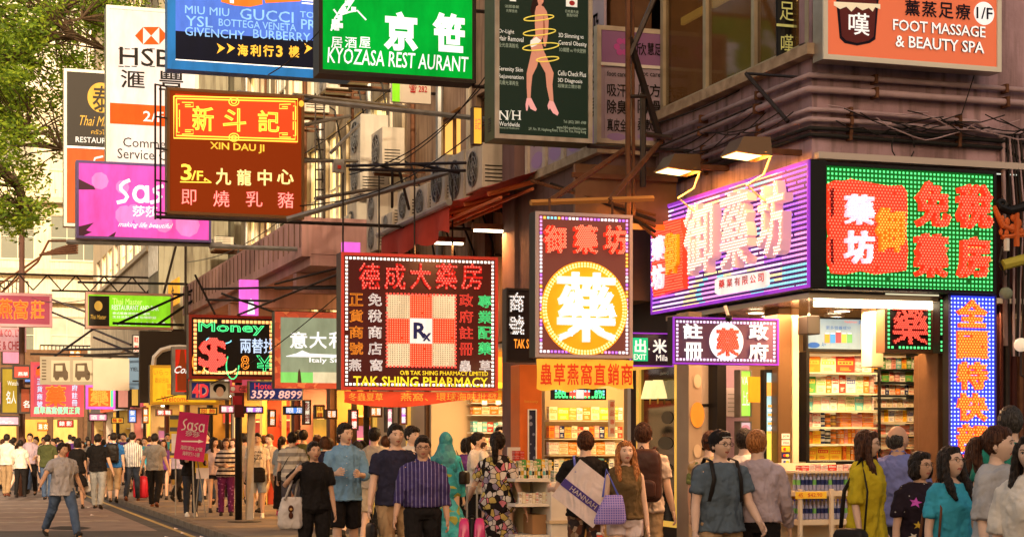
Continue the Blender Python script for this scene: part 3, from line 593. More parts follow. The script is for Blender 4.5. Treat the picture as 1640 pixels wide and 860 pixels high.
w1 = 'shelf, left cabinet'
row(A1, 1283, 1396, 571, 596, [('orange', 'gold', 27, 1), ('cream', 'gold', 25, 1), ('red', 'gold', 30, 1), ('pink', 'white', 12, 3), ('white', 'green', 15, 1)], 'top '+w1)
row(A1, 1284, 1396, 602, 629, [('green', 'gold', 19, 1), ('cream', 'green', 16, 1), ('orange', 'white', 9, 2), ('white', 'red', 12, 1), ('red', 'white', 11, 1), ('white', 'blue', 16, 1), ('cream', 'green', 12, 2), ('orange', 'cream', 9, 1), ('pink', 'cream', 9, 2)], 'second '+w1)
row(A1, 1284, 1396, 634, 657, [('teal', 'cream', 14, 1), ('cream', 'pink', 13, 1), ('white', 'pink', 14, 1), ('white', 'brown', 12, 1), ('cream', 'pink', 13, 1), ('cream', 'green', 15, 2)], 'third '+w1)
row(A1, 1284, 1312, 660, 683, [('pink', 'white', 13, 2), ('white', 'red', 14, 2)], 'fourth '+w1); row(A1, 1312, 1340, 662, 683, [('navy', 'white', 9, 2), ('orange', 'brown', 9, 2), ('brown', 'gold', 9, 2)], 'fourth '+w1, can=True)
row(A1, 1284, 1312, 690, 710, [('orange', 'yellow', 14, 1), ('yellow', 'orange', 13, 1)], 'fifth '+w1); row(A1, 1312, 1340, 688, 710, [('navy', 'white', 9, 2), ('black', 'white', 9, 2), ('orange', 'brown', 9, 2)], 'fifth '+w1, can=True)
row(A1, 1284, 1345, 715, 736, [('yellow', 'orange', 20, 1), ('yellow', 'red', 20, 1)], 'lowest '+w1)
row(A1, 1342, 1396, 661, 683, [('orange', 'pink', 18, 3), ('pink', 'orange', 17, 4)], 'right of fourth '+w1)
row(A1, 1342, 1396, 686, 710, [('orange', 'cream', 6, 1), ('pink', 'orange', 6, 1), ('orange', 'yellow', 6, 1)], 'right of fifth '+w1)
row(A1, 1346, 1396, 713, 736, [('orange', 'red', 6, 1), ('yellow', 'orange', 6, 1), ('orange', 'cream', 5, 1)], 'right of lowest '+w1)
cc = thing('display_cabinet', 'set back second cabinet with narrower shelves, right of the left cabinet', 'cabinet', (v_on_a(1432, 16), 16, .9))
A2 = 15.95; u0, u1 = v_on_a(1397, A2), v_on_a(1470, A2); zt, zb = zat(568, u0, A2), zat(760, u0, A2)
MB().box(u0, u1, A2+.2, A2+.23, zb, zt).build('back_panel', E('cabinet_back', (1, .70, .32), .5), cc); MB().box(u1-.02, u1+.03, A2-.2, A2+.2, zb, zt+.03).box(u0, u1, A2-.2, A2-.17, zt, zt+.03).build('frame', black, cc)
for y in (592, 612, 633, 653, 676, 696, 716, 737): shelfboard(cc, A2, 1398, 1468, y, mat=black if y < 660 else shelfm)
w2 = 'shelf, right cabinet'
for (ya, yb, nm, sp) in [(573, 591, 'top', [('yellow', 'red', 8, 1), ('green', 'white', 8, 1), ('white', 'green', 9, 1), ('pink', 'brown', 7, 1), ('teal', 'white', 9, 1)]),
        (595, 611, 'second', [('white', 'navy', 9, 1), ('green', 'gold', 12, 1), ('cream', 'red', 8, 1), ('pink', 'white', 9, 2)]), (616, 632, 'third', [('orange', 'white', 8, 1), ('white', 'red', 7, 1), ('navy', 'white', 6, 1), ('cream', 'red', 10, 2)]),
        (638, 652, 'fourth', [('cream', 'brown', 9, 1), ('white', 'orange', 8, 1)]), (657, 675, 'fifth', [('cream', 'orange', 13, 3), ('yellow', 'orange', 7, 1), ('white', 'blue', 10, 1)]),
        (679, 695, 'sixth', [('pink', 'orange', 16, 2), ('white', 'pink', 14, 2), ('teal', 'white', 8, 1)]), (699, 715, 'seventh', [('orange', 'cream', 7, 1), ('cream', 'orange', 15, 3)]), (719, 736, 'lowest', [('orange', 'red', 9, 2), ('pink', 'cream', 14, 2)])]:
    row(A2, 1399, 1467, ya, yb, sp, nm+' '+w2)
# bottled water rack
rk = thing('bottle_rack', 'white shelf rack with bottled drinks below the left medicine cabinet', 'rack', (v_on_a(1318, 14.9), 14.9, .12)); A3 = 14.9
u0, u1 = v_on_a(1276, A3), v_on_a(1372, A3)
zs = [zat(y, u0, A3) for y in (786, 832, 872)]; rm = M('rack_cream', (.6, .5, .36), .4)
for z in zs: MB().box(u0, u1, A3-.02, A3+.4, z-.05, z-.002).build('shelf', rm, rk)
for x in (u0, v_on_a(1326, A3), u1-.03): MB().box(x, x+.03, A3-.06, A3-.021, .12, zs[0]+.02).build('post', rm, rk)
MB().box(u0, u1, A3+.41, A3+.45, .12, zat(742, u0, A3)).build('back_board', rm, rk); MB().box(u0, u1, A3-.02, A3+.4, .12, .2).build('plinth', rm, rk)
pr = Sign('price_strip', 'yellow handwritten price strip along the top edge of the bottle rack', 'price strip', (1274, 787, 1324, 798), a=A3-.07, t=.004, frame=0, fm=M('yellow_card', (.85, .55, .05), .5))
pr.text('45.', (1278, 789, 1287, 796), M('carton_red', PAL['red'])); pr.text('$42.90', (1293, 789, 1316, 796), M('carton_red', PAL['red']))
mb = MB(); mb.loft([(0, 0, 0, .42, .42), (0, 0, .04, .5, .5), (0, 0, .62, .48, .48), (0, 0, .82, .2, .2), (0, 0, .9, .18, .18)], 10, 0); mb.loft([(0, 0, .3, .51, .51), (0, 0, .55, .51, .51)], 10, 1); mb.loft([(0, 0, .9, .2, .2), (0, 0, 1, .2, .2)], 8, 2)
bm_ = bpy.data.meshes.new('bottle'); bm_.from_pydata(mb.v, [], mb.f); bm_.polygons.foreach_set('material_index', mb.m)
for q in (M('bottle_plastic', (.5, .5, .75), .1, spec=.8, trans=.4), M('carton_navy', PAL['navy']), M('bottle_cap', (.12, .12, .6), .4)): bm_.materials.append(q)
bm_.update(); bm2 = bm_.copy(); bm2.materials[1] = M('label_green', (.15, .4, .1), .4)
ORDN = 'first second third fourth fifth sixth seventh eighth ninth tenth eleventh twelfth thirteenth'.split()
for r_, (yb, nm) in enumerate(((786, 'upper'), (832, 'lower'))):
    z = zs[r_]
    for d in range(2):
        for i in range(13):
            good(bm_ if i % 4 else bm2, 'water_bottle', (u0+.05+i*.042+d*.01, A3+.06+d*.1, z), (.038, .038, .19), f'{"dark" if i % 4 else "green"} label bottle, {ORDN[i]} from left, {["front", "rear"][d]} row, {nm} rack shelf', 'bottle', f'bottles on the {nm} rack shelf {["front", "rear"][d]} {"dark" if i % 4 else "green"}')
row(14.98, 1278, 1372, 744, 753, [('red', 'white', 14, 1), ('white', 'pink', 10, 2), ('pink', 'white', 9, 2), ('white', 'red', 11, 2)], 'ledge above bottle rack')
MB().box(v_on_a(1276, 14.98), v_on_a(1372, 14.98), 14.9, 15.3, zat(753.5, 8, 14.98)-.02, zat(753.5, 8, 14.98)-.001).build('top_board', rm, rk)
# small goods on the left of the rack, and right stock under the second cabinet
row(15.2, 1256, 1276, 788, 800, [('gold', 'cream', 10, 1), ('orange', 'yellow', 9, 1)], 'upper tray of low stand'); row(15.2, 1256, 1276, 804, 818, [('orange', 'red', 10, 1), ('cream', 'red', 9, 2)], 'lower tray of low stand')
st = thing('low_stand', 'low cream stand with small boxes between pillar stickers and bottle rack', 'stand', (v_on_a(1266, 15.2), 15.2, .12))
for y in (800.5, 818.5): shelfboard(st, 15.2, 1254, 1277, y, mat=rm, th=.03)
MB().box(v_on_a(1254, 15.2), v_on_a(1277, 15.2), 15.3, 15.34, .12, zat(786, 8, 15.2)).build('back_board', rm, st)
# LED small signs' background wall, right end: dark red wall with pipes
MB().box(v_on_a(1522, 14.6), 16, 14.6, 14.8, .12, 4.27).build('side_wall', darkred, cb)
# purple lit wall, round mirrors, dark shop glass (px 1020..1235)
pw = thing('lilac_wall', 'lilac lit plaster wall with a pinned notice beneath the register sign', 'wall', (8.2, 16.8, .12))
lil = M('lilac_plaster', (.5, .36, .5), .6, var=.25, scale=2)
MB().box(v_on_a(1150, 16.7), v_on_a(1200, 16.7), 16.7, 16.85, .12, 3.0).build('panel', lil, pw); MB().box(v_on_a(1120, 16.6), v_on_a(1149, 16.6), 16.6, 16.85, .12, 3.0).build('panel', M('grey_panel', (.42, .38, .33), .5), pw)
for k in range(5): MB().box(v_on_a(1120, 16.6), v_on_a(1149, 16.6), 16.592, 16.599, 2.5-k*.45, 2.53-k*.45).build('joint', black, pw)
MB().box(v_on_a(1163, 16.7), v_on_a(1180, 16.7), 16.69, 16.699, 1.95, 2.25).build('notice', M('paper', (.7, .65, .7), .7), pw)
for k in range(5): MB().box(v_on_a(1165, 16.7), v_on_a(1178, 16.7), 16.686, 16.69, 2.0+k*.045, 2.008+k*.045).build('print', M('grey_print', (.3, .3, .3), .7), pw)
gl = Sign('light_box_sign', 'narrow upright green light box sign on the lilac wall', 'sign', (1184, 592, 1203, 668), a=16.3, t=.12, frame=.015, fm=greysteel, face=E('lime', (.35, .8, .08), 1.1))
gl.text('VAL', (1187, 603, 1201, 616), E('poster_white', (1,.95,.85), 1)); gl.text('上店', (1188, 625, 1200, 650), E('poster_white', (1,.95,.85), 1))
os_ = Sign('hanging_sign', 'small plain orange sign next to green light box on the lilac wall', 'sign', (1200, 603, 1219, 644), a=16.2, t=.03, frame=0, fm=E('plain_orange', (1, .38, .02), .9))
pk = Sign('light_box_sign', 'narrow upright pink light box below green light box', 'sign', (1184, 674, 1203, 730), a=16.35, t=.12, frame=.015, fm=greysteel, face=E('soft_pink', (.9, .6, .6), .8)); pk.disc((1187, 680, 1200, 692), E('rose', (.8, .3, .3), .8))
mir = thing('mirror_column', 'beige column with orange round mirrors stacked on it', 'column', (7.9, 16.2, .12))
u0, u1 = v_on_a(1103, 16.2), v_on_a(1124, 16.2); MB().box(u0, u1, 16.2, 16.5, .12, 3.0).build('column', M('mushroom', (.36, .28, .2), .5, var=.2), mir)
for k, (y, c) in enumerate(((610, 'beige_disc'), (664, 'orange_disc'), (722, 'beige_disc'))):
    z = zat(y, u0, 16.2); r = .13 if k == 1 else .07; MB().add([((u0+u1)/2+.02+r*.6*math.cos(t*.35), 16.19, z+r*math.sin(t*.35)) for t in range(18)], [tuple(range(18))]).build('mirror', E('orange_disc', (1, .3, .03), .8) if k == 1 else M('beige_disc', (.5, .4, .28), .3), mir)
# fashion shop window with gold frame, plane x = 7.6
fs_ = thing('shop_window', 'black glass shop window in a bright gold frame with two lampshades inside', 'shop window', (7.6, 17.9, .12))
ya, yb = a_on_v(1013, 7.6), a_on_v(1092, 7.6)
MB().box(7.6, 7.7, yb-.9, ya+.05, .12, 3.3).build('surround', black, fs_)
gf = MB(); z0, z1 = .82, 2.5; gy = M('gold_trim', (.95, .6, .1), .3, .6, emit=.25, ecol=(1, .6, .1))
for q in ((yb+.02, ya, z0-.06, z0), (yb+.02, ya, z1, z1+.05), (yb+.02, yb+.1, z0, z1), (ya-.3, ya-.22, z0, z1)): gf.box(7.555, 7.598, *q)
gf.build('frame', gy, fs_); MB().box(7.585, 7.596, yb+.1, ya-.3, z0, z1).build('pane', darkglass, fs_)
for k in range(2):
    y = yb+.42+k*.22; MB().loft([(7.5, y, 2.16, .105, .105), (7.5, y, 2.36, .055, .055)], 14).build('lamp_shade', E('shade', (1, .72, .3), 1.1), fs_); MB().tube([(7.5, y, 2.1), (7.5, y, 2.16)], .01).build('stem', goldm, fs_)
for k in range(3): MB().add([(7.578, yb+.35+.16*math.cos(t*.3)*(1+k*.3)+.05*k, 1.95-.28*k+.07*math.sin(t*.3)) for t in range(20)], [tuple(range(20))]).build('reflection_print', M('dim_print', (.06, .06, .045), .2), fs_)
vs, fs2 = tmesh('CHANEL'); MB().add([(7.577, yb+.3+x*.25, 2.42+y*.03) for x, y, z in vs], fs2).build('lettering', M('grey_print2', (.4, .4, .35)), fs_)
for j, ch in enumerate('TF BN'):
    if ch != ' ': vs, fs2 = tmesh(ch); MB().add([(7.59, yb-.1-x*.09, 1.35-j*.11+y*.08) for x, y, z in vs], fs2).build('lettering', whitepl, fs_)
# ---- shelves shop seen between wing column and the fashion shop; orange pillar
def room_box(name, label, y0, y1, x0, x1, h, wall, floor_, lamp, power, col=(1, .72, .38)):
    r = thing(name, label, 'shop', ((x0+x1)/2, (y0+y1)/2, .12))
    MB().box(x1, x1+.1, y0, y1, .12, h).build('back_wall', wall, r); MB().box(x0, x1, y1-.1, y1, .12, h).build('end_wall', wall, r)
    MB().box(x0, x1, y0, y0+.1, .12, h).build('near_wall', wall, r)
    MB().box(x0, x1, y0+.1, y1-.1, h, h+.08).build('ceiling', M('cream_ceiling', (.7, .6, .42), .5), r); MB().box(x0, x1, y0+.1, y1-.1, .121, .127).build('shop_floor', floor_, r)
    n = max(1, int((y1-y0)/1.6))
    for i in range(n):
        y = y0+(y1-y0)*(i+.5)/n; MB().box(x0+.3, x1-.3, y-.12, y+.12, h-.04, h-.002).build('ceiling_lamp', lamp, r)
    if power: area('shop_lamp', (x0+(x1-x0)*.28, (y0+y1)/2, h-.08), power, (x1-x0)*.55, col, sy=(y1-y0)*.7)
    return r
sh = room_box('pharmacy_shop', 'narrow pharmacy shop with packed shelves under the yellow herb banner', 18.9, 21.9, 7.62, 9.9, 2.9, warmwall, floorm, lampw, 60, (1, .66, .28))
A4 = 21.6; wz = 'shelf under yellow banner'
for y in (673, 702, 728, 757, 785, 812): shelfboard(sh, A4, 876, 996, y, d=.2)
for ya_, yb_, nm, sp in [(652, 672, 'top', [('cream', 'gold', 14, 1), ('yellow', 'cream', 18, 1), ('gold', 'cream', 12, 2), ('white', 'orange', 10, 1), ('orange', 'cream', 13, 1)]),
        (683, 701, 'second', [('orange', 'red', 9, 1), ('pink', 'cream', 8, 1), ('navy', 'white', 8, 1), ('gold', 'brown', 11, 1), ('cream', 'brown', 10, 1), ('red', 'cream', 9, 1), ('white', 'orange', 9, 1)]),
        (708, 727, 'third', [('white', 'pink', 16, 2), ('cream', 'orange', 15, 3), ('orange', 'cream', 14, 2)]), (734, 756, 'fourth', [('black', 'yellow', 8, 1), ('white', 'navy', 8, 1), ('cream', 'teal', 9, 2), ('gold', 'cream', 10, 2), ('teal', 'cream', 9, 1)]),
        (762, 784, 'fifth', [('white', 'teal', 9, 1), ('cream', 'red', 10, 2), ('orange', 'white', 9, 1)]), (790, 811, 'lowest', [('orange', 'cream', 12, 2), ('yellow', 'red', 11, 1)])]:
    row(A4, 877, 995, ya_, yb_, sp, nm+' '+wz)
solo(MB().box(7.62, 7.8, 18.72, 18.89, .12, 2.9), 'shop_pillar', M('pale_panel', (.6, .55, .45), .5), 'pale panelled pillar between yellow banner shop and the gold framed window', 'pillar')
fb = Sign('fascia_strip', 'narrow white strip with red characters hanging down beside the shelves', 'banner', (975, 640, 985, 700), a=19.2, t=.02, frame=0, fm=M('carton_white', PAL['white']))
for k, ch in enumerate('藥品專賣'): fb.text(ch, (976.5, 643+k*14, 983.5, 652+k*14), M('carton_red', PAL['red']))
orp = thing('shop_pillar', 'orange lacquered pillar with a dark poster between the two lit shops', 'pillar', (6.95, 20.3, .12)); A5 = 20.2
u0, u1 = v_on_a(832, A5), v_on_a(868, A5); MB().box(u0, u1, A5, A5+.35, .12, 2.62).build('shaft', M('orange_lacquer', (.62, .14, .03), .35, var=.2), orp, bevel=.01)
sx = Sign('x', 'x', 'x', (845, 655, 859, 750), a=A5-.003, t=.01, frame=.012, fm=M('carton_white', PAL['white']), face=M('night_poster', (.03, .03, .06), .3, stripe=('vor', 12, .3), col2=(.2, .2, .3)), root=orp)
sx.text('beauty', (840, 640, 862, 646), M('gold_print', (.6, .3, .05)), n=.006)
# next shop: yellow header and shelf wall (px 755..835)
s2 = room_box('cosmetics_shop', 'cosmetics shop with bright yellow header and long shelves behind the women with the baby', 22.4, 27.6, 7.65, 9.9, 3.0, M('curtain_wall', (.5, .36, .22), .6), floorm, lampw, 110, (1, .66, .3))
A6 = 27.3
for y in (645, 664, 692, 718, 744, 772): shelfboard(s2, A6, 752, 838, y, d=.25, mat=whitepl)
w3 = 'cosmetics shelf'
for ya_, yb_, nm, sp in [(626, 644, 'top', [('orange', 'cream', 12, 2), ('gold', 'orange', 11, 2)]), (650, 663, 'second', [('orange', 'white', 14, 1), ('cream', 'orange', 13, 1)]), (676, 691, 'third', [('teal', 'white', 8, 1), ('white', 'teal', 7, 1), ('teal', 'cream', 8, 1), ('red', 'white', 10, 1)]),
        (702, 717, 'fourth', [('pink', 'white', 8, 2), ('white', 'red', 9, 2), ('cream', 'orange', 8, 1)]), (728, 743, 'fifth', [('red', 'pink', 9, 2), ('white', 'pink', 8, 1)]), (756, 771, 'lowest', [('pink', 'red', 10, 2), ('teal', 'white', 10, 1)])]:
    row(A6, 755, 836, ya_, yb_, sp, nm+' '+w3, d=.16)
hd = Sign('yellow_header', 'bright yellow lit header board over the cosmetics shelves', 'header', (755, 590, 838, 621), a=26.9, t=.1, frame=0, fm=E('yellow_header', (1, .72, .03), .9))
for k in range(3): Sign('shelf_card', ['white price card on top cosmetics shelf, left', 'white price card on top cosmetics shelf, middle', 'white price card on top cosmetics shelf, right'][k], 'price card', (772+k*22, 641, 780+k*22, 648), a=26.95, t=.004, frame=0, fm=M('carton_white', PAL['white']))
# column between cosmetics shop and shutters; beige shutter shop (px 640..750)
sh3 = thing('shop_shutter', 'beige closed shutter panels between gold door frames behind the crowd', 'shutter', (7.7, 29.5, .12))
for k in range(3): MB().box(7.66, 7.74, 27.75+k*1.2, 28.85+k*1.2, .12, 2.9).build('panel', M('shutter_beige', (.6, .45, .3), .45, .1), sh3)
for k in range(4): MB().box(7.6, 7.68, 27.64+k*1.2, 27.74+k*1.2, .12, 2.9).build('frame', gy if k % 2 else brownwood, sh3)
# generic lit shops further down the street
rs = random.Random(5)
names = [('noodle shop with yellow walls behind the purple shirt man', (.7, .45, .12)), ('narrow shop with pink posters behind the light blue shirt man', (.6, .3, .25)), ('shop with red lit interior left of the blue shirt man', (.65, .1, .05)), ('gold lit shop behind the natural born tee man', (.75, .5, .15)),
         ('amber lit shop behind the black street pole', (.7, .42, .1)), ('cream lit shop behind the sasa placard', (.7, .55, .3)), ('golden lit shop beyond the sasa placard', (.75, .5, .15)), ('bright doorway shop beneath the blank white banner', (.75, .6, .35)), ('magenta lit shop beneath the pink herb sign', (.7, .3, .35)), ('yellow lit shop far down the street', (.75, .5, .12)), ('white lit shop far down the street under pink sign', (.7, .6, .5)), ('last lit shop before the cream block', (.7, .5, .2))]
y = 31.5
for i, (nm, c) in enumerate(names):
    L = 3.4+i*.3; m = M('shopwall%d' % i, tuple(x*.6 for x in c), .6, var=.3, scale=3)
    r = room_box('street_shop', nm, y, y+L-.35, 7.62, 9.8, 2.95, m, floorm, lampw if i % 3 else lampc, (130 if i < 4 else 70) if i < 9 else 0, (1, .48, .14))
    pm = [brownwood, darkred, gy, M('pale_panel', (.6,.55,.45), .5), black][i % 5]
    MB().box(7.5, 7.75, y+L-.35, y+L, .12, 3.2).build('pillar', pm, r)
    for j in range(4):                                         # posters and goods panels on the end wall and front
        cc_ = rs.choice([(.8, .5, .08), (.7, .1, .06), (.75, .7, .6), (.2, .4, .5), (.7, .25, .4), (.8, .35, .05)]); z0 = rs.uniform(1.3, 2.2)
        MB().box(7.9+j*.48, 8.3+j*.48, y+L-.5, y+L-.46, z0, z0+rs.uniform(.3, .7)).build('poster', E('shop_poster%d' % (int(cc_[0]*10+cc_[1]*100+cc_[2]*7)), cc_, .45), r)
    for j in range(3): z = 1.25+j*.45; MB().box(7.9, 9.7, y+L-.9, y+L-.47, z, z+.03).build('shelf', shelfm, r)
    if i % 2 == 0: MB().box(7.5, 7.6, y+.1, y+.16, .12, 2.9).box(7.5, 7.6, y+1.1, y+1.16, .12, 2.9).build('door_frame', gy if i % 4 else steel, r)
    fc_ = [(.7, .1, .05), (.08, .08, .08), (.8, .4, .05), (.5, .05, .1), (.75, .7, .6)][i % 5]
    MB().box(7.35, 7.5, y, y+L-.4, 2.95, 3.5).build('fascia', M('fascia%d' % (i % 5), fc_, .4, emit=.35), r)
    tx = '藥房珠寶錶行茶餐廳美容金飾酒家電器鞋店眼鏡時裝'[i*2:i*2+2]
    for j, ch in enumerate(tx): vs, f2 = tmesh(ch, bevel=.02); MB().add([(7.34, y+L-1.0-j*.8-x*.5, 3.02+yy*.42) for x, yy, z in vs], f2).build('lettering', [whitepl, gy][i % 2], r)
    y += L
# white cosmetics counter on the pavement
ct = thing('display_counter', 'white sales counter stacked with cosmetics in front of the shelves shop', 'counter', (5.9, 16.9, .12)); A7 = 16.9
ua, ub, uc = v_on_a(826, A7), v_on_a(882, A7), v_on_a(914, A7)
MB().box(ub, uc, A7, A7+.9, .12, zat(772, ub, A7)).build('cabinet', whitepl, ct, bevel=.01); MB().box(ub-.02, uc+.02, A7-.02, A7+.92, zat(838, ub, A7), zat(833, ub, A7)).build('trim', shelfm, ct)
for yy in (766, 806, 856): MB().box(ua, ub-.004, A7+.02, A7+.6, zat(yy, ub, A7)-.03, zat(yy, ub, A7)).build('shelf', whitepl, ct)
for x in (ua, ub-.03): MB().box(x, x+.02, A7+.55, A7+.58, .12, zat(766, ub, A7)).build('post', greysteel, ct)
MB().box(ua, ub-.004, A7+.61, A7+.64, .12, zat(742, ub, A7)).build('back_panel', M('carton_cream', PAL['cream']), ct)
row(A7+.15, 830, 882, 748, 765.5, [('white', 'black', 4, 1), ('cream', 'gold', 5, 1), ('green', 'white', 4, 1), ('black', 'gold', 4, 1), ('white', 'teal', 5, 1)], 'upper counter tray', d=.05, can=True)
row(A7+.4, 828, 882, 736, 765.5, [('cream', 'green', 6, 2), ('green', 'cream', 7, 1), ('yellow', 'white', 6, 2), ('white', 'green', 5, 3)], 'rear of upper counter tray', d=.08)
row(A7+.15, 830, 882, 788, 805.5, [('white', 'brown', 5, 1), ('cream', 'white', 6, 2), ('white', 'red', 5, 2)], 'lower counter tray', d=.05)
row(A7+.3, 884, 914, 754, 771.5, [('white', 'green', 6, 2), ('cream', 'gold', 7, 2), ('white', 'orange', 5, 1)], 'counter cabinet top', d=.12)
solo(MB().box(v_on_a(858, A7), v_on_a(880, A7), A7+.1, A7+.4, zat(855.5, ub, A7), zat(824, ub, A7)), 'cardboard_box', M('cardboard', (.3, .17, .08), .8), 'brown cardboard box on the lowest counter shelf', 'box')
# pink goods tower beside orange pillar
row(18.6, 822, 838, 722, 748, [('red', 'pink', 8, 3)], 'pink stack beside the orange pillar, upper'); row(18.6, 822, 838, 752, 788, [('pink', 'red', 8, 4)], 'pink stack beside the orange pillar, middle'); row(18.6, 822, 838, 792, 850, [('red', 'pink', 8, 5)], 'pink stack beside the orange pillar, lower')
tw = thing('goods_stand', 'narrow stand holding stacked pink boxes beside the orange pillar', 'stand', (6.1, 18.6, .12))
for yy in (748.5, 788.5, 850.5): shelfboard(tw, 18.6, 820, 840, yy, d=.2, mat=whitepl, th=.02)
MB().box(v_on_a(820, 18.6), v_on_a(840, 18.6), 18.75, 18.78, .12, zat(716, 6, 18.6)).build('back_board', whitepl, tw)
# ================================================================ SIGNS
alu = M('aluminium_trim', (.42, .38, .33), .35, .7, var=.3); 
def hang(s, xs, ztop, mat=steel, r=.012, back=.07):
    for x in xs: u = s.U(x); MB().tube([s.P(u, s.w1, -back), s.P(u, ztop, -back)], r, 5).build('hanger', mat, s.root)
def arms(s, zs, to, mat=steel, r=.025, n=-.08):
    """horizontal steel arms from the sign to the building at x = to"""
    for z in zs: MB().tube([s.P(s.u1-.02 if to > s.u1 else s.u0, z, n), (to, s.a-n, z)], r, 5).build('bracket', mat, s.root)
white_e = E('sign_white', (1, .93, .82), .85); blackp = M('sign_black', (.008, .007, .006), .5, spec=.15)
# --- green LED sign (corner, right face)
g = Sign('pharmacy_sign', 'green LED dot sign with red seal and four red characters on corner building', 'sign', (1301, 267, 1594, 467), a=14.08, t=.2, frame=.03, fm=black, face=M('led_green_board', (.01, .12, .02), .4, emit=.12, ecol=(0, .35, .04)), side=black)
gd = E('led_green', (.12, 1, .25), 1.9); red_e = M('channel_red', (.6, .04, .02), .35, emit=.5, ecol=(1, .03, .01)); rdot = E('led_red', (1, .15, .08), 2.3); ydot = E('led_amber', (1, .42, .06), 2.3); wdot = E('led_white', (1, .92, .97), 2.0)
L = []; st_ = .0405; nu = int((g.u1-g.u0-.05)/st_); nw = int((g.w1-g.w0-.05)/st_)
for i in range(nu+1):
    for j in range(nw+1): L.append((g.u0+.035+i*st_, g.w0+.03+j*st_, 0))
g.led(L, [gd], .0095, .008)
sealp = [(1322, 296), (1334, 290), (1345, 292), (1358, 288), (1400, 296), (1420, 299), (1440, 298), (1448, 308), (1449, 340), (1447, 372), (1450, 402), (1447, 434), (1430, 436), (1400, 440), (1376, 434), (1352, 440), (1330, 438), (1323, 420), (1321, 396), (1325, 378), (1321, 350), (1323, 320)]
so_ = g.poly(sealp, red_e, 'seal', n=.05, th=.045)
gr2 = [(1335, 310), (1445, 312)]
def dotpoly(s, pts, step, r, n, mat, holes=()):
    uv = [(s.U(x), s.W(x, y)) for x, y in pts]; L = []
    def inside(p, q):
        c = False; j = len(q)-1
        for i in range(len(q)):
            if (q[i][1] > p[1]) != (q[j][1] > p[1]) and p[0] < (q[j][0]-q[i][0])*(p[1]-q[i][1])/(q[j][1]-q[i][1])+q[i][0]: c = not c
            j = i
        return c
    u0 = min(p[0] for p in uv); u1 = max(p[0] for p in uv); w0 = min(p[1] for p in uv); w1 = max(p[1] for p in uv); j = 0; w = w0+step/2
    while w < w1:
        u = u0+step*(.3 if j % 2 else .8)
        while u < u1:
            if inside((u, w), uv): L.append((u, w, 0))
            u += step
        w += step*.85; j += 1
    return s.led(L, [mat], r, n)
dotpoly(g, sealp, .032, .007, .051, rdot)
for pts in ([(1325, 305), (1331, 302), (1331, 345), (1326, 350)], [(1325, 385), (1330, 383), (1331, 425), (1326, 420)]): g.poly(pts, M('seal_groove', (.2, .01, .01), .5), 'groove', n=.054, th=.002)
char = {'white': M('channel_white', (.6, .5, .58), .35, emit=.4, ecol=(1, .7, .85)), 'orange': M('channel_orange', (.8, .2, .01), .35, emit=.3, ecol=(1, .2, .01))}
g.led_char('藥', (1345, 313, 1393, 362), char['white'], wdot, .028, .006, .04, .05, n=.052); g.led_char('坊', (1345, 370, 1393, 424), char['white'], wdot, .028, .006, .04, .05, n=.052)
g.led_char('御', (1394, 334, 1441, 406), char['orange'], ydot, .03, .0065, .03, .06, n=.052)
for ch, b in (('免', (1459, 293, 1513, 366)), ('稅', (1524, 297, 1581, 368)), ('藥', (1457, 376, 1510, 446)), ('房', (1526, 380, 1577, 446))): g.led_char(ch, b, red_e, rdot, .031, .0072, .06, .06, n=.03)
# --- rainbow LED sign (corner, left face, plane x = 7.42)
q = Sign('pharmacy_sign', 'rainbow LED striped sign with big cream raised characters on left face of the corner', 'sign', (1045, 296, 1298, 482), v=7.42, t=.16, frame=.03, fm=E('purple_tube', (.42, .06, .8), .6), face=M('led_dark_board', (.05, .02, .07), .5, emit=.06, ecol=(.4, .1, .8)), side=black)
cols = [E('led_purple', (.55, .18, 1), 1.6), E('led_lilac', (.95, .65, 1), 1.6), E('led_cyan', (.3, .85, .95), 1.4), E('led_yellow', (1, .85, .35), 1.6), E('led_pink', (1, .35, .8), 1.6)]
W_, H_ = q.u1-q.u0, q.w1-q.w0; L = []
nrow = 24
for j in range(nrow):
    w_ = q.w0+.03+(H_-.06)*j/(nrow-1); n_ = 116
    for i in range(n_):
        fu, fw = i/n_, j/nrow; t = noise.noise(Vector((fu*2.2, fw*2.4, 3.3)))+.35*noise.noise(Vector((fu*6, fw*5, 1)))
        m = 0 if t > .22 else 1 if t > .05 else 3 if t > -.12 else 2 if t > -.25 else 4
        if fu > .86: m = 0 if fw > .45 else 2 if fw < .2 else 4
        if fw > .93 and fu < .5: m = 0
        L.append((q.u0+.03+(W_-.06)*fu, w_, m))
q.led(L, cols, .011, .008)
cch = M('channel_cream', (.55, .34, .34), .35, emit=.2, ecol=(1, .45, .5)); cdot = E('led_warm_white', (1, .84, .72), 1.8)
for ch, b in (('御', (1112, 324, 1160, 440)), ('藥', (1171, 306, 1218, 430)), ('坊', (1231, 292, 1275, 412))): q.led_char(ch, b, cch, cdot, .036, .009, .08, .03, n=.02)
sp2 = [(1052, 362), (1070, 356), (1100, 350), (1104, 380), (1103, 420), (1104, 462), (1080, 468), (1056, 476), (1052, 440), (1055, 400)]
q.poly(sp2, red_e, 'seal', n=.07, th=.065); dotpoly(q, sp2, .034, .0075, .071, rdot)
q.led_char('藥', (1056, 378, 1076, 418), char['white'], wdot, .028, .006, .02, .04, n=.07); q.led_char('坊', (1056, 424, 1076, 464), char['white'], wdot, .028, .006, .02, .04, n=.07); q.led_char('御', (1079, 372, 1100, 440), char['orange'], ydot, .03, .0065, .02, .05, n=.07)
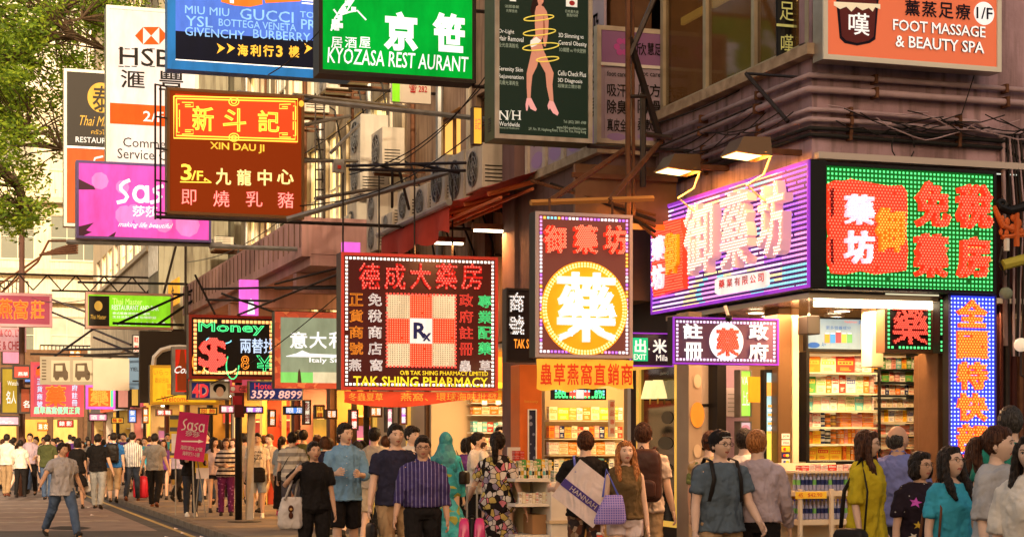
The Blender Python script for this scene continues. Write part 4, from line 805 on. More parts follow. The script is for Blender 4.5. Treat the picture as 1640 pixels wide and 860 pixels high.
b = q.bx((1152, 441, 1236, 467)); wpl = q.poly([(1152, 449), (1158, 445), (1232, 434), (1236, 438), (1236, 456), (1231, 460), (1158, 473), (1152, 469)], E('plate_white', (1, .9, .85), .8), 'plate', n=.05, th=.03)
for k, ch in enumerate('藥業有限公司'): xx = 1159+k*12.6; yy = 453-k*2.0; q.text(ch, (xx, yy-5, xx+9.5, yy+9), M('plate_red', (.6, .03, .02), .5), n=.053, bevel=.02)
# --- register sign 註冊 藥 政府
r_ = Sign('pharmacy_sign', 'brown register sign with white characters, red seal disc and purple lamp border', 'sign', (1077, 509, 1246, 584), a=15.2, t=.12, frame=.015, fm=E('purple_tube', (.5,.12,.9), .9), face=M('register_brown', (.08, .04, .06), .5, emit=.03, ecol=(.6, .2, .5)), side=black)
r_.led_border([cols[1]], .045, .035, .011, .01)
for ch, b in (('註', (1092, 518, 1124, 543)), ('冊', (1094, 548, 1124, 575)), ('政', (1197, 519, 1229, 545)), ('府', (1197, 549, 1229, 576))): r_.text(ch, b, E('sign_white_bright', (1, .95, .92), 1.1), n=.02, bevel=.035)
r_.disc((1135, 517, 1189, 577), E('sign_white_bright', (1,.95,.92), 1.1), 'disc', n=.02); r_.led_char('藥', (1144, 525, 1181, 571), M('red_brush', (.5, .04, .02), .5, emit=.15, ecol=(1, .1, .05)), rdot, .024, .006, .02, .05, n=.02)
cc1 = thing('security_camera', 'small dome security camera above the register sign', 'camera', r_.P(r_.U(1160), r_.W(1160, 509), .1)); uu, ww = r_.U(1160), r_.W(1160, 506)
MB().ball(r_.P(uu, ww-.03, .1), (.035, .035, .035)).build('lens_dome', black, cc1, smooth=True); MB().tube([r_.P(uu, ww-.02, .1), r_.P(uu, ww+.09, .02)], .018).build('mount', whitepl, cc1)
# --- small red LED sign
s_ = Sign('pharmacy_sign', 'square red LED character sign with green dot border hanging from pharmacy soffit', 'sign', (1415, 474, 1495, 565), a=14.5, t=.14, frame=.03, fm=brownwood, face=M('led_black_board', (.02, .015, .015), .5), side=brownwood)
s_.led_border([gd], .05, .038, .011, .01); s_.led_char('藥', (1426, 486, 1485, 552), M('dim_red', (.12, .01, .01), .4, emit=.1, ecol=(1, .03, .02)), E('led_pure_red', (1, .1, .06), 2.2), .022, .007, .01, .03, n=.01)
s2_ = Sign('pharmacy_sign', 'sliver of a second red LED sign with green dots tucked behind blue vertical sign', 'sign', (1503, 478, 1519, 565), a=14.3, t=.1, frame=.01, fm=black, face=MATS['led_black_board']); s2_.led_border([gd], .025, .038, .010, .01); s2_.led([(s2_.u0+.06+i*.022, s2_.w0+.06+j*.022, 0) for i in range(2) for j in range(18)], [MATS['glow_led_pure_red']], .007, .01)
# --- blue vertical LED sign
v_ = Sign('courier_sign', 'tall blue LED dot sign with six glowing orange characters', 'sign', (1519, 472, 1594, 748), a=14.16, t=.1, frame=.012, fm=M('blue_edge', (.05, .05, .3), .4), face=M('led_blue_board', (.03, .03, .35), .4, emit=.4, ecol=(.04, .07, 1)), side=black)
bd = E('led_blue', (.45, .6, 1), 2.4); L = []; st_ = .0375; nu = int((v_.u1-v_.u0-.04)/st_); nw = int((v_.w1-v_.w0-.04)/st_)
for i in range(nu+1):
    for j in range(nw+1): L.append((v_.u0+.025+i*st_, v_.w0+.03+j*st_, 0))
v_.led(L, [bd], .0085, .008)
och = M('channel_glow_orange', (.8, .15, .02), .4, emit=.5, ecol=(1, .07, .01)); odot = E('led_orange', (1, .33, .04), 2.4)
for k, ch in enumerate('全國特快部'): v_.led_char(ch, (1528, 480+k*49.5, 1578, 526+k*49.5), och, odot, .030, .0075, .02, .08, n=.012)
v_.led_char('門', (1530, 727, 1576, 748), och, odot, .023, .007, .02, .05, n=.012)
# --- foot massage sign
f_ = Sign('massage_sign', 'orange foot massage and beauty spa sign with a dark cup emblem', 'sign', (1317, -30, 1602, 106), a=14.05, t=.18, frame=.045, fm=M('cream_trim', (.65, .6, .5), .35, .2), face=M('massage_orange', (.5, .10, .04), .45, spec=.2, emit=.25, ecol=(.9, .2, .08)), side=alu)
fw = M('print_white', (.85, .85, .85), .4, emit=.3); fk = M('print_navy', (.01, .007, .018), .5, spec=.1)
for tx, b in (('FOOT MASSAGE', (1428, 38, 1576, 56)), ('& BEAUTY SPA', (1432, 63, 1574, 82))): f_.text(tx, b, fw, n=.016, bevel=.012, spacing=.98, back=fk, bn=.035)
for k, ch in enumerate('薰蒸足療'): f_.text(ch, (1448+k*27, 1+k*2, 1472+k*27, 27+k*2), fk, n=.012, bevel=.018)
f_.disc((1559, 4, 1591, 41), fw, 'disc', n=.012); f_.text('1/F', (1562, 13, 1588, 32), fk, n=.017, bevel=.012)
cu_ = M('cup_brown', (.12, .02, .02), .4); f_.poly([(1336, -25), (1408, -20), (1401, 64), (1392, 70), (1372, 74), (1352, 70), (1344, 62)], fk, 'cup_outline', n=.012); f_.poly([(1340, -25), (1404, -20), (1398, 60), (1390, 66), (1371, 70), (1354, 66), (1347, 59)], cu_, 'cup', n=.016)
f_.poly([(1334, 4), (1408, 8), (1408, 16), (1400, 13), (1396, 20), (1390, 14), (1380, 18), (1370, 12), (1362, 20), (1354, 12), (1344, 16), (1334, 10)], M('cream_print', (.8, .7, .5), .5, emit=.2), 'drip', n=.02)
f_.text('嘆', (1357, 22, 1391, 58), fw, n=.02, bevel=.01); f_.text('cup', (1350, -18, 1392, 0), fw, n=.02)
fl = thing('hanging_banner', 'black cylindrical banner with pale cup emblem hanging inside the corner window', 'banner', (7.9, 14.75, 5.4))
ub0 = on_a(1259, 50, 14.85); MB().loft([(ub0.x, 14.85, zat(104, ub0.x, 14.85), .07, .05), (ub0.x, 14.85, zat(96, ub0.x, 14.85), .1, .06), (ub0.x, 14.85, zat(-40, ub0.x, 14.85), .11, .06)], 16).build('cloth', blackp, fl)
sx = Sign('x', 'x', 'x', (1243, 0, 1275, 100), a=14.775, t=.01, frame=0, cabinet=False, root=fl); sx.text('嘆', (1250, 56, 1270, 88), E('dull_yellow', (.8, .7, .2), .35), n=.01); sx.rect((1243, 40, 1275, 44), E('dull_yellow', (.8,.7,.2), .35), 'print', n=.012); sx.text('足', (1248, 4, 1271, 34), E('dull_yellow', (.8,.7,.2), .35), n=.01)
# --- slimming sign (NH)
n_ = Sign('clinic_sign', 'dark green slimming clinic sign with a standing model in heels and gold rings', 'sign', (792, -60, 948, 226), a=16.9, t=.34, frame=.045, fm=M('worn_cream_frame', (.45, .4, .33), .5, .2, var=.4, streak=.3), face=M('bottle_green', (.006, .014, .009), .5, spec=.2, emit=.04, ecol=(.04, .12, .06)), side=M('moss_green_side', (.06, .08, .03), .5, var=.3))
pt = M('print_pale', (.7, .72, .66), .5, emit=.25); dim = M('print_dim', (.35, .45, .35), .5, emit=.12)
for tx, b, m in (('Or-Light', (798, 48, 823, 56), pt), ('Hair Removal', (798, 59, 838, 67), pt), ('全光自清脫毛', (798, 70, 830, 77), dim), ('Serenity Skin', (798, 108, 837, 117), pt), ('Rejuvenation', (798, 120, 838, 129), pt), ('肌膚光澤再生', (798, 130, 830, 137), dim),
                 ('3D Slimming vs', (894, 55, 934, 64), pt), ('Central Obesity', (894, 67, 939, 76), pt), ('3D纖體 vs 中央肥胖', (895, 78, 938, 85), dim), ('Cellu Check Plus', (893, 115, 938, 123), pt), ('3D Diagnosis', (893, 127, 932, 135), pt), ('超聲波立體診斷', (893, 136, 930, 142), dim),
                 ('Worldwide', (799, 196, 832, 203), pt), ('Beauty & Healthcare', (799, 204, 831, 208), dim), ('Tel: (852) 2881 6988', (902, 194, 938, 200), dim), ('www.NH-worldwide.com', (891, 203, 938, 208), dim), ('2/F, No. 39, Haiphong Road, Tsim Sha Tsui, Hong Kong', (846, 207, 938, 213), dim), ('法國最新', (808, 9, 831, 14), dim), ('光學技術', (810, 16, 828, 21), dim), ('日本最先進', (905, 17, 926, 22), dim), ('整脂科研', (907, 23, 925, 28), dim)): n_.text(tx, b, m, n=.01)
n_.text('N', (799, 178, 813, 192), pt, n=.01); n_.text('H', (820, 179, 833, 192), pt, n=.01); n_.poly([(812, 194), (813, 194), (819, 176), (818, 176)], dim, 'stroke', n=.012)
for x in (799, 810, 820, 830):
    for y in (178.5, 192): n_.rect((x-1, y-.5, x+4, y+.5), pt, 'serif', n=.012)
n_.rect((906, -10, 924, 12), pt, 'flag', n=.011); n_.disc((911, 2, 920, 10), M('flag_red', (.4, .03, .03)), 'print', n=.013, seg=14); n_.rect((816, -10, 826, 3), pt, 'flag', n=.011)
skp = M('printed_skin', (.55, .25, .17), .5, emit=.22); skd = M('printed_shadow_skin', (.35, .12, .07), .5, emit=.1); hairp = M('printed_hair', (.03, .012, .01), .5); shoep = M('printed_pink', (.75, .38, .38), .5, emit=.2)
n_.poly([(855, -8), (866, -10), (871, -4), (871, 12), (866, 14), (860, 22), (852, 26), (849, 18), (852, 4)], hairp, 'printed_figure', n=.012)
n_.poly([(862, -6), (869, -5), (870, 4), (866, 10), (862, 10), (860, 2)], skp, 'printed_figure', n=.014)
n_.poly([(863, 8), (870, 12), (875, 20), (878, 34), (877, 52), (875, 68), (873, 76), (870, 75), (869, 60), (866, 66), (869, 78), (872, 88), (858, 88), (850, 80), (849, 68), (857, 56), (856, 40), (856, 20), (858, 12)], skp, 'printed_figure', n=.016)
n_.poly([(870, 24), (872, 44), (871, 62), (869, 60), (869, 40)], skd, 'printed_figure', n=.018)
n_.poly([(849, 66), (858, 60), (866, 66), (858, 74), (851, 77), (848, 74)], pt, 'printed_garment', n=.018)
n_.poly([(858, 84), (872, 86), (880, 104), (886, 118), (884, 136), (886, 166), (881, 168), (875, 140), (873, 118), (862, 98)], skp, 'printed_figure', n=.014)
n_.poly([(852, 78), (864, 90), (859, 108), (852, 122), (850, 140), (849, 160), (844, 160), (843, 140), (843, 118), (848, 96)], skp, 'printed_figure', n=.013)
n_.poly([(843, 158), (850, 158), (859, 176), (857, 179), (849, 175), (846, 168), (844, 178), (842, 178), (841, 168)], shoep, 'printed_shoe', n=.016); n_.poly([(879, 162), (886, 164), (894, 182), (892, 186), (885, 182), (880, 174), (878, 177), (876, 170)], shoep, 'printed_shoe', n=.017)
gold_p = M('printed_gold', (.75, .6, .1), .4, emit=.3)
for cx_, cy_, rx, ry in ((862, 30, 24, 7), (863, 53, 26, 8), (865, 76, 29, 9), (876, 96, 18, 6)):
    n_.line([(cx_+rx*math.cos(t*.28), cy_+ry*.6*math.sin(t*.28)-rx*.1*math.cos(t*.28)) for t in range(0, 23)], gold_p, .006, .02, 'printed_ring')
for k in range(6): MB().box(n_.u0-.004, n_.u0, 17.02, 17.12, zat(190+k*4, 5.4, 17), zat(188.5+k*4, 5.4, 17)).build('vent_slot', black, n_.root)
arms(n_, (4.75, 7.6), 7.6)
# --- yellow herb disc sign
h_ = Sign('pharmacy_sign', 'brown hanging sign with big amber disc and white herb character', 'sign', (857, 342, 1012, 573), a=15.5, t=.17, frame=.03, fm=M('pink_alu_frame', (.6, .45, .42), .35, .4), face=M('maroon_board', (.07, .018, .016), .5, spec=.2, emit=.10, ecol=(.8, .2, .12)), side=black)
rb = [E('led_white', (1,.9,.95), 1.7), cols[0], cols[4], E('led_amber', (1,.62,.1), 2.6), cols[2]]
h_.led_border(rb, .055, .036, .0115, .01, pick=lambda u, w: int(abs(noise.noise(Vector((u*3, w*3, 0))))*9) % 5)
for ch, b in (('御', (868, 362, 903, 406)), ('藥', (915, 362, 954, 408)), ('坊', (964, 362, 1000, 408))): h_.led_char(ch, b, red_e, E('led_coral', (1, .26, .14), 2.0), .021, .006, .05, .05, n=.01)
h_.disc((866, 419, 1004, 570), M('amber_disc', (.8, .3, .01), .4, emit=.42, ecol=(1, .3, .01)), 'disc', n=.02, th=.014)
for rr in (.955, .9):
    u0, u1, w0, w1 = h_.bx((866, 419, 1004, 570)); h_.led([((u0+u1)/2+(u1-u0)/2*rr*math.cos(t*2*math.pi/84), (w0+w1)/2+(w1-w0)/2*rr*math.sin(t*2*math.pi/84), 0) for t in range(84)], [E('led_gold', (1, .75, .25), 2)], .0095, .021)
h_.led_char('藥', (887, 436, 984, 549), M('channel_pearl', (.7, .55, .5), .35, emit=.5, ecol=(1, .8, .7)), wdot, .027, .0065, .04, .03, n=.02)
hang(h_, (884, 985), 3.98, rust)
bn_ = Sign('cloth_banner', 'yellow cloth banner with red herb shop characters below the amber disc sign', 'banner', (858, 576, 1013, 623), a=15.52, t=.004, frame=0, fm=None, cabinet=False)
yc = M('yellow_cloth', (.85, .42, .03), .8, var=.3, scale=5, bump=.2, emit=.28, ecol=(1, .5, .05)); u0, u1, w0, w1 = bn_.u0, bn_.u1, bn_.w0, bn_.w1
NX = 40; mb = MB(); V_ = []; FF = []
def clothy(i, j): return 15.5-.018*math.sin(i*.55+j*.6)-.01*math.sin(i*.23)
for j in range(6):
    for i in range(NX+1): V_.append((u0+(u1-u0)*i/NX, clothy(i, j), w1-(w1-w0+.02*math.sin(i*.16)+.012*math.sin(i*.6))*j/5))
for j in range(5):
    for i in range(NX): a_ = j*(NX+1)+i; FF.append((a_, a_+1, a_+NX+2, a_+NX+1))
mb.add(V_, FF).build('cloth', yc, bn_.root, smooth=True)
for k, ch in enumerate('蟲草燕窩直銷商'): x = 862+k*21.5; bn_.text(ch, (x, 582, x+18.5, 617), M('cloth_red', (.6, .04, .01), .7, emit=.15, ecol=(1, .1, .02)), n=.055, bevel=.02)
under = Sign('pharmacy_sign', 'small green and red LED sign glowing over the shelves shop entrance', 'sign', (886, 622, 970, 640), a=18.95, t=.1, frame=.01, fm=black, face=MATS['led_black_board'])
under.led_border([gd, cols[2]], .03, .045, .012, .01); under.text('州', (890, 624, 905, 637), E('neon_green', (.1, 1, .3), 1.5), n=.02, bevel=.02); under.text('府', (950, 624, 965, 637), E('neon_green', (.1,1,.3), 1.5), n=.02, bevel=.02); under.rect((912, 625, 944, 637), E('neon_red', (1, .08, .05), 1.3), 'print'); under.rect((922, 624, 934, 638), E('sign_white', (1,.93,.82), .85), 'print', n=.02)
# --- exit / Milan sign
e_ = Sign('station_sign', 'dark sign with green exit square and white Milan lettering', 'sign', (1008, 533, 1078, 587), a=16.6, t=.1, frame=.012, fm=E('purple_tube', (.5,.12,.9), .9), face=M('dark_violet', (.03, .02, .05), .2), side=black)
e_.rect((1013, 541, 1037, 578), E('exit_green', (.02, .55, .22), .9), 'panel'); e_.text('出', (1015, 543, 1034, 565), white_e, n=.014, bevel=.03); e_.text('EXIT', (1014, 567, 1034, 576), white_e, n=.014, bevel=.015)
e_.rect((1038, 558, 1040, 560), white_e, 'mark'); e_.text('米', (1044, 543, 1067, 566), white_e, n=.014, bevel=.03); e_.text('Milan', (1050, 568, 1074, 578), white_e, n=.014, bevel=.01)
# --- side sign left of column (TAK SHING mirrored side, px 805..857)
k_ = Sign('pharmacy_sign', 'dark side sign with white LED characters half hidden behind the amber disc sign', 'sign', (810, 462, 857, 580), a=16.8, t=.12, frame=.02, fm=steel, face=MATS['led_black_board'])
for k, ch in enumerate('商號'): k_.led_char(ch, (814, 470+k*36, 838, 500+k*36), M('channel_grey', (.3, .28, .25), .4, emit=.15), E('sign_white_bright', (1,.95,.92), 1.1), .022, .007, .02, .03, n=.01)
k_.text('TAK SH', (822, 543, 852, 558), E('neon_orange', (1, .3, .03), 1.6), n=.02, bevel=.015)
# --- TAK SHING pharmacy
T = Sign('pharmacy_sign', 'large black pharmacy sign with checkered red and white square and lamp border', 'sign', (546, 408, 797, 625), a=22.8, t=.28, frame=.04, fm=M('red_edge', (.35, .03, .02), .4, emit=.15, ecol=(1, .1, .05)), face=M('black_gloss', (.014, .006, .005), .3, spec=.35, emit=.035, ecol=(1, .1, .07)), side=black)
T.led_border([E('bulb_white', (1, .82, .7), 2.2)], .075, .052, .0165, .012)
for k, ch in enumerate('德成大藥房'): x = 574+k*41; T.led_char(ch, (x, 422, x+34, 464), M('deep_red', (.3, .01, .01), .4, emit=.25, ecol=(1, .03, .02)), E('led_red_pink', (1, .13, .09), 2.2), .04, .0095, .02, .014, n=.01)
def ccol(chs, x0, y0, dy, mat, w=22, h=20, rim=None):
    for k, ch in enumerate(chs):
        b = (x0, y0+k*dy, x0+w, y0+k*dy+h); T.text(ch, b, mat, n=.02, outline=True, bevel=.011); T.text(ch, b, M('dim_'+mat.name, tuple(c*.12 for c in mat.node_tree.nodes['Principled BSDF'].inputs['Emission Color'].default_value[:3]), .5), n=.012, bevel=.012)
no, nw_, nr, ng = E('neon_orange', (1,.3,.03), 1.6), E('neon_white', (1, .85, .75), 1.3), E('neon_red', (1,.08,.05), 1.3), E('neon_green', (.1,1,.3), 1.5)
ccol('正貨商號', 559, 470, 26, no); ccol('免稅商店', 589, 470, 26, nw_); ccol('政府註冊', 735, 471, 26, nr); ccol('專業配藥', 765, 473, 25, ng); ccol('燕', 558, 575, 1, nw_, 20, 19); ccol('窩', 592, 575, 1, nw_, 20, 19); ccol('蟲', 735, 577, 1, nw_, 19, 18); ccol('草', 767, 577, 1, nw_, 19, 18)
T.text('TAK SHING PHARMACY', (565, 603, 781, 619), E('sign_yellow', (1, .72, .03), 1.0), n=.02, bevel=.02); T.text('O/B TAK SHING PHARMACY LIMITED', (640, 594, 781, 601), E('sign_yellow', (1,.72,.03), 1.0), n=.02, bevel=.012)
xs = [619, 656, 692, 729]; ys = [472, 510, 550, 587]; wl = E('panel_cream', (1, .82, .5), .62); rl = E('panel_red', (.85, .07, .02), .75)
for i in range(3):
    for j in range(3):
        T.rect((xs[i], ys[j], xs[i+1], ys[j+1]), rl if (i+j) % 2 else (wl if (i, j) != (1, 1) else white_e), 'check_panel', n=.014)
        if (i, j) != (1, 1):
            u0, u1, w0, w1 = T.bx((xs[i], ys[j], xs[i+1], ys[j+1])); T.led([(u0+(u1-u0)*(a_+.5)/10, w0+(w1-w0)*(b_+.5)/11, 0) for a_ in range(10) for b_ in range(11)], [E('led_coral', (1,.42,.28), 2.2) if (i+j) % 2 else M('led_grey', (.3, .25, .15), .4)], .0065, .016)
T.led_border([nr], 0, .05, .014, .02, box=T.bx((619, 472, 729, 587)))
T.text('R', (661, 516, 683, 543), M('rx_blue', (.02, .03, .18), .4), n=.02, bevel=.03); T.text('x', (675, 533, 690, 547), M('rx_blue', (.02,.03,.18), .4), n=.024, bevel=.02)
for x in (552, 610, 667, 728): MB().tube([T.P(T.U(x), T.w1-.02, -.1), T.P(T.U(x), 5.25, -.1)], .012, 4).build('chain', steel, T.root)
rbn = Sign('cloth_banner', 'sagging red cloth banner with gold characters beneath the large black sign', 'banner', (551, 627, 797, 645), a=22.85, t=.01, frame=0, cabinet=False)
u0, u1, w0, w1 = rbn.u0, rbn.u1, rbn.w0, rbn.w1; V_ = []; FF = []
for j in range(4):
    for i in range(41): V_.append((u0+(u1-u0)*i/40, 22.85-.03*math.sin(i*.5+j), w1-.02*math.sin(i*.08*math.pi/2)*j-(w1-w0)*j/3))
for j in range(3):
    for i in range(40): a_ = j*41+i; FF.append((a_, a_+1, a_+42, a_+41))
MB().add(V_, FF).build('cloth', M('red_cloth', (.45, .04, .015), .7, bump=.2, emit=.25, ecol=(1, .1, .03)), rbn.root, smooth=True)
for tx, b in (('冬蟲夏草', (557, 629, 612, 642)), ('燕窩、', (640, 629, 684, 642)), ('環球海味批發', (697, 629, 794, 642))): rbn.text(tx, b, E('banner_gold', (1, .45, .05), .8), n=.05)
# --- KYOZASA
K = Sign('restaurant_sign', 'bright green backlit Japanese restaurant sign with white brush lettering', 'sign', (510, -22, 762, 126), a=21, t=.32, frame=.05, fm=M('black_frame', (.03, .025, .02), .4), face=E('pure_green', (.0, .40, .03), .85), side=black)
wg = E('sign_white_bright', (1,.95,.92), 1.1)
for ch, b, bv in (('京', (614, 20, 668, 84), .05), ('笹', (692, 22, 744, 86), .05), ('居', (530, 60, 548, 78), .008), ('酒', (552, 60, 571, 78), .008), ('屋', (575, 60, 593, 78), .008)): K.text(ch, b, wg, n=.012, bevel=bv)
K.text('KYOZASA REST AURANT', (524, 84, 750, 109), wg, n=.012, bevel=.006, shear=.1)
K.lines([[(530, 50), (536, 30), (548, 12), (562, -4)], [(536, 30), (548, 24), (560, 20), (572, 18), (586, 33)], [(548, 12), (556, 8)], [(540, 24), (534, 16)], [(552, 23), (560, 10), (568, -2)]], wg, .01, .014, 'printed_branch')
K.led([(K.U(x), K.W(x, y), 0) for x, y in [(534, 44), (538, 40), (540, 36), (544, 30), (535, 36), (550, 16), (547, 20), (556, 6), (561, 2), (566, 16), (545, 42), (539, 46)]], [wg], .03, .012, 'printed_blossom')
arms(K, (6.15, 7.1), 7.7)
# --- blue luxury sign
B = Sign('shop_sign', 'large blue billboard listing luxury fashion labels with orange bag picture', 'sign', (268, -60, 562, 120), a=27, t=.3, frame=.0, fm=greysteel, face=E('billboard_blue', (.02, .16, .42), .8), side=M('blue_side', (.04, .15, .35), .5))
B.rect((281, -60, 556, 60), E('sky_blue', (.07, .16, .62), .85), 'panel', n=.012); B.rect((281, 60, 556, 105), E('night_blue', (.004, .005, .016), .5), 'panel', n=.012); B.rect((281, 104.5, 556, 106), M('print_white', (.85,.85,.85)), 'rule', n=.014)
lb = E('light_blue_text', (.25, .5, .9), .9)
for tx, b in (('MIU MIU', (296, 12, 367, 25)), ('GUCCI', (384, 17, 470, 35)), ('TOD', (480, 20, 515, 30)), ('YSL', (297, 27, 341, 44)), ('BOTTEGA VENETA', (350, 35, 474, 47)), ('PRADA', (482, 34, 550, 50)), ('GIVENCHY', (296, 47, 392, 61)), ('BURBERRY', (405, 51, 497, 65)), ): B.text(tx, b, lb, n=.014, bevel=.006)
og = E('sign_amber', (1, .5, .05), 1.0)
for k, ch in enumerate('海利行3樓'): x = 380+k*20.5; B.text(ch, (x, 72+k*.6, x+(17 if ch != '3' else 11), 91+k*.6), og, n=.016, bevel=.03)
for x in (347, 363, 487, 503): B.poly([(x, 70), (x+13, 78), (x, 87), (x+4, 78)], og, 'arrow', n=.016)
bag_o = E('bag_orange', (.9, .18, .02), .8); B.poly([(352, -40), (418, -44), (420, 8), (400, 12), (375, 10), (354, 4)], bag_o, 'printed_bag', n=.018); B.poly([(415, -30), (480, -32), (481, 3), (425, 6)], bag_o, 'printed_bag', n=.016); B.rect((368, -2, 374, 6), M('print_white', (.85,.85,.85)), 'print', n=.022)
for k in range(5): B.rect((483, -14+k*5, 512, -12+k*5), M('print_white', (.85,.85,.85)), 'print', n=.018)
arms(B, (7.25, 8.6), 7.7)
# --- XIN DAU JI
X = Sign('restaurant_sign', 'brown and red neon roast meat restaurant sign with yellow fret border', 'sign', (267, 147, 487, 347), a=24, t=.22, frame=.04, fm=M('brown_edge', (.16, .08, .03), .5), face=M('sign_brown', (.05, .012, .004), .8, spec=.05, emit=.13, ecol=(1, .10, .008)), side=M('brown_edge', (.16,.08,.03)))
X.rect((281, 157, 475, 225), M('sign_red', (.3, .02, .005), .5, spec=.2, emit=.55, ecol=(1, .06, .01)), 'panel', n=.012)
ny = E('neon_yellow', (1, .6, .06), 2.0); nyd = E('neon_yellow_soft', (1, .5, .05), 1.2)
def fr(d): return [(278+d, 155+d), (476-d, 160+d), (476-d, 228-d), (278+d, 222-d), (278+d, 155+d)]
X.lines([fr(0), fr(4)], ny, .009, .03, 'neon_tube')
def fret(cx_, cy_, sx_, sy_): return [[(cx_, cy_), (cx_+18*sx_, cy_+.4*sy_), (cx_+18*sx_, cy_+7*sy_), (cx_+5*sx_, cy_+7*sy_), (cx_+5*sx_, cy_+4*sy_), (cx_+14*sx_, cy_+4*sy_)], [(cx_-4*sx_, cy_+3*sy_), (cx_-8*sx_, cy_+3*sy_), (cx_-8*sx_, cy_+25*sy_), (cx_-4*sx_, cy_+25*sy_), (cx_-4*sx_, cy_+12*sy_)]]
for a_ in (fret(291, 165, 1, 1), fret(465, 168, -1, 1), fret(291, 216, 1, -1), fret(465, 221, -1, -1)): X.lines(a_, ny, .007, .03, 'neon_tube')
for cy_ in (164, 221):
    for rr in (8, 4): X.line([(374+rr*math.cos(t*.45), cy_+rr*.8*math.sin(t*.45)) for t in range(15)], ny, .007, .034, 'neon_tube')
for ch, b in (('新', (307, 171, 342, 211)), ('斗', (356, 174, 394, 212)), ('記', (412, 178, 447, 213))):
    X.text(ch, b, ny, n=.03, outline=True, bevel=.022); X.text(ch, b, M('neon_gold_base', (.4, .2, .02), .5, emit=.3, ecol=(1, .4, .02)), n=.02, bevel=.02)
X.text('XIN DAU JI', (336, 230, 423, 245), E('sign_gold', (1, .55, .05), 1.2), n=.02, bevel=.02)
X.text('3', (289, 263, 307, 290), ny, n=.02, bevel=.015); X.text('/F.', (306, 274, 330, 290), ny, n=.02, bevel=.015); X.line([(288, 292), (338, 293), (327, 286)], ny, .008, .03, 'neon_tube')
for ch, b in (('九', (345, 270, 370, 297)), ('龍', (379, 272, 402, 298)), ('中', (412, 272, 435, 298)), ('心', (443, 272, 470, 296))): X.text(ch, b, E('neon_pale_yellow', (1, .75, .25), 1.6), n=.02, bevel=.02)
for ch, b in (('即', (290, 304, 314, 329)), ('燒', (341, 306, 367, 332)), ('乳', (393, 307, 420, 332)), ('豬', (444, 308, 470, 334))): X.text(ch, b, E('neon_rose', (1, .1, .09), 1.9), n=.03, bevel=.01, outline=True); X.text(ch, b, E('neon_pale_pink', (1, .4, .3), 1.2), n=.028)
X.disc((478, 162, 486, 172), nyd, 'disc', n=.03)
bk = MB()
for z in (X.w0-.06, ): bk.tube([(X.u0-.15, 23.9, z), (X.u1+2.9, 23.9, z)], .025, 5)
bk.tube([(X.u0-.1, 23.85, X.w0-.1), (X.u0-.1, 23.85, X.w1)], .015, 5); bk.tube([(X.u0-.17, 23.85, X.w0-.1), (X.u0-.17, 23.85, X.w1)], .015, 5)
for k in range(5): z = X.w0+k*(X.w1-X.w0)/4; bk.tube([(X.u0-.18, 23.85, z), (X.u0, 23.95, z)], .012, 4)
bk.build('support_frame', steel, X.root); MB().tube([(X.u1-.3, 23.7, X.w0-.05), (7.6, 23.7, X.w0+.95)], .04, 5).build('brace', greysteel, X.root); MB().tube([(X.u0+1, 24.3, X.w1+.04), (7.6, 24.4, X.w1-.1)], .04, 5).build('brace', greysteel, X.root)
# --- bank sign
Hs = Sign('bank_sign', 'tall white and red bank sign partly hidden by the blue billboard', 'sign', (170, 14, 318, 268), a=32, t=.35, frame=.06, fm=M('grey_alu_frame', (.4, .38, .32), .4, .5), face=E('bank_white', (1, .86, .78), .62), side=M('grey_alu_frame', (.4,.38,.32)))
Hs.rect((176, 169, 312, 202), E('bank_red', (.95, .1, .01), .8), 'panel'); br = E('bank_red', (.95,.1,.01), .8); dk = M('bank_black', (.01, .008, .006), .6, spec=.1)
Hs.poly([(216, 58), (229, 44), (229, 72)], br, 'logo'); Hs.poly([(268, 58), (255, 44), (255, 72)], br, 'logo'); Hs.poly([(229, 44), (255, 44), (242, 58)], br, 'logo'); Hs.poly([(229, 72), (255, 72), (242, 58)], br, 'logo', n=.013)
Hs.text('HSBC', (191, 79, 308, 108), dk, n=.012, bevel=.006)
for x, y in [(191, 79), (201, 79), (191, 107), (201, 107), (212, 79), (212, 107), (241, 79), (241, 107)]: Hs.rect((x-1.5, y-.6, x+7, y+.8), dk, 'serif', n=.014)
Hs.text('滙', (193, 113, 232, 142), dk, n=.012, bevel=.01); Hs.text('豐', (254, 114, 294, 146), dk, n=.012, bevel=.01)
Hs.text('2/F', (229, 179, 262, 196), E('sign_white', (1,.93,.82), .85), n=.016, bevel=.012); Hs.text('Commercial', (197, 223, 300, 238), dk, n=.012); Hs.text('Service Centre', (188, 241, 312, 257), dk, n=.012)
arms(Hs, (Hs.w0+.3, Hs.w1-.3), 7.6); 
mb = MB(); [mb.tube([(Hs.u0+.2+k*.12, 31.9, Hs.w1+.05), (Hs.u0+.5+k*.05, 32.6, Hs.w1+.8)], .008, 4) for k in range(9)]; mb.build('stay_wires', steel, Hs.root)
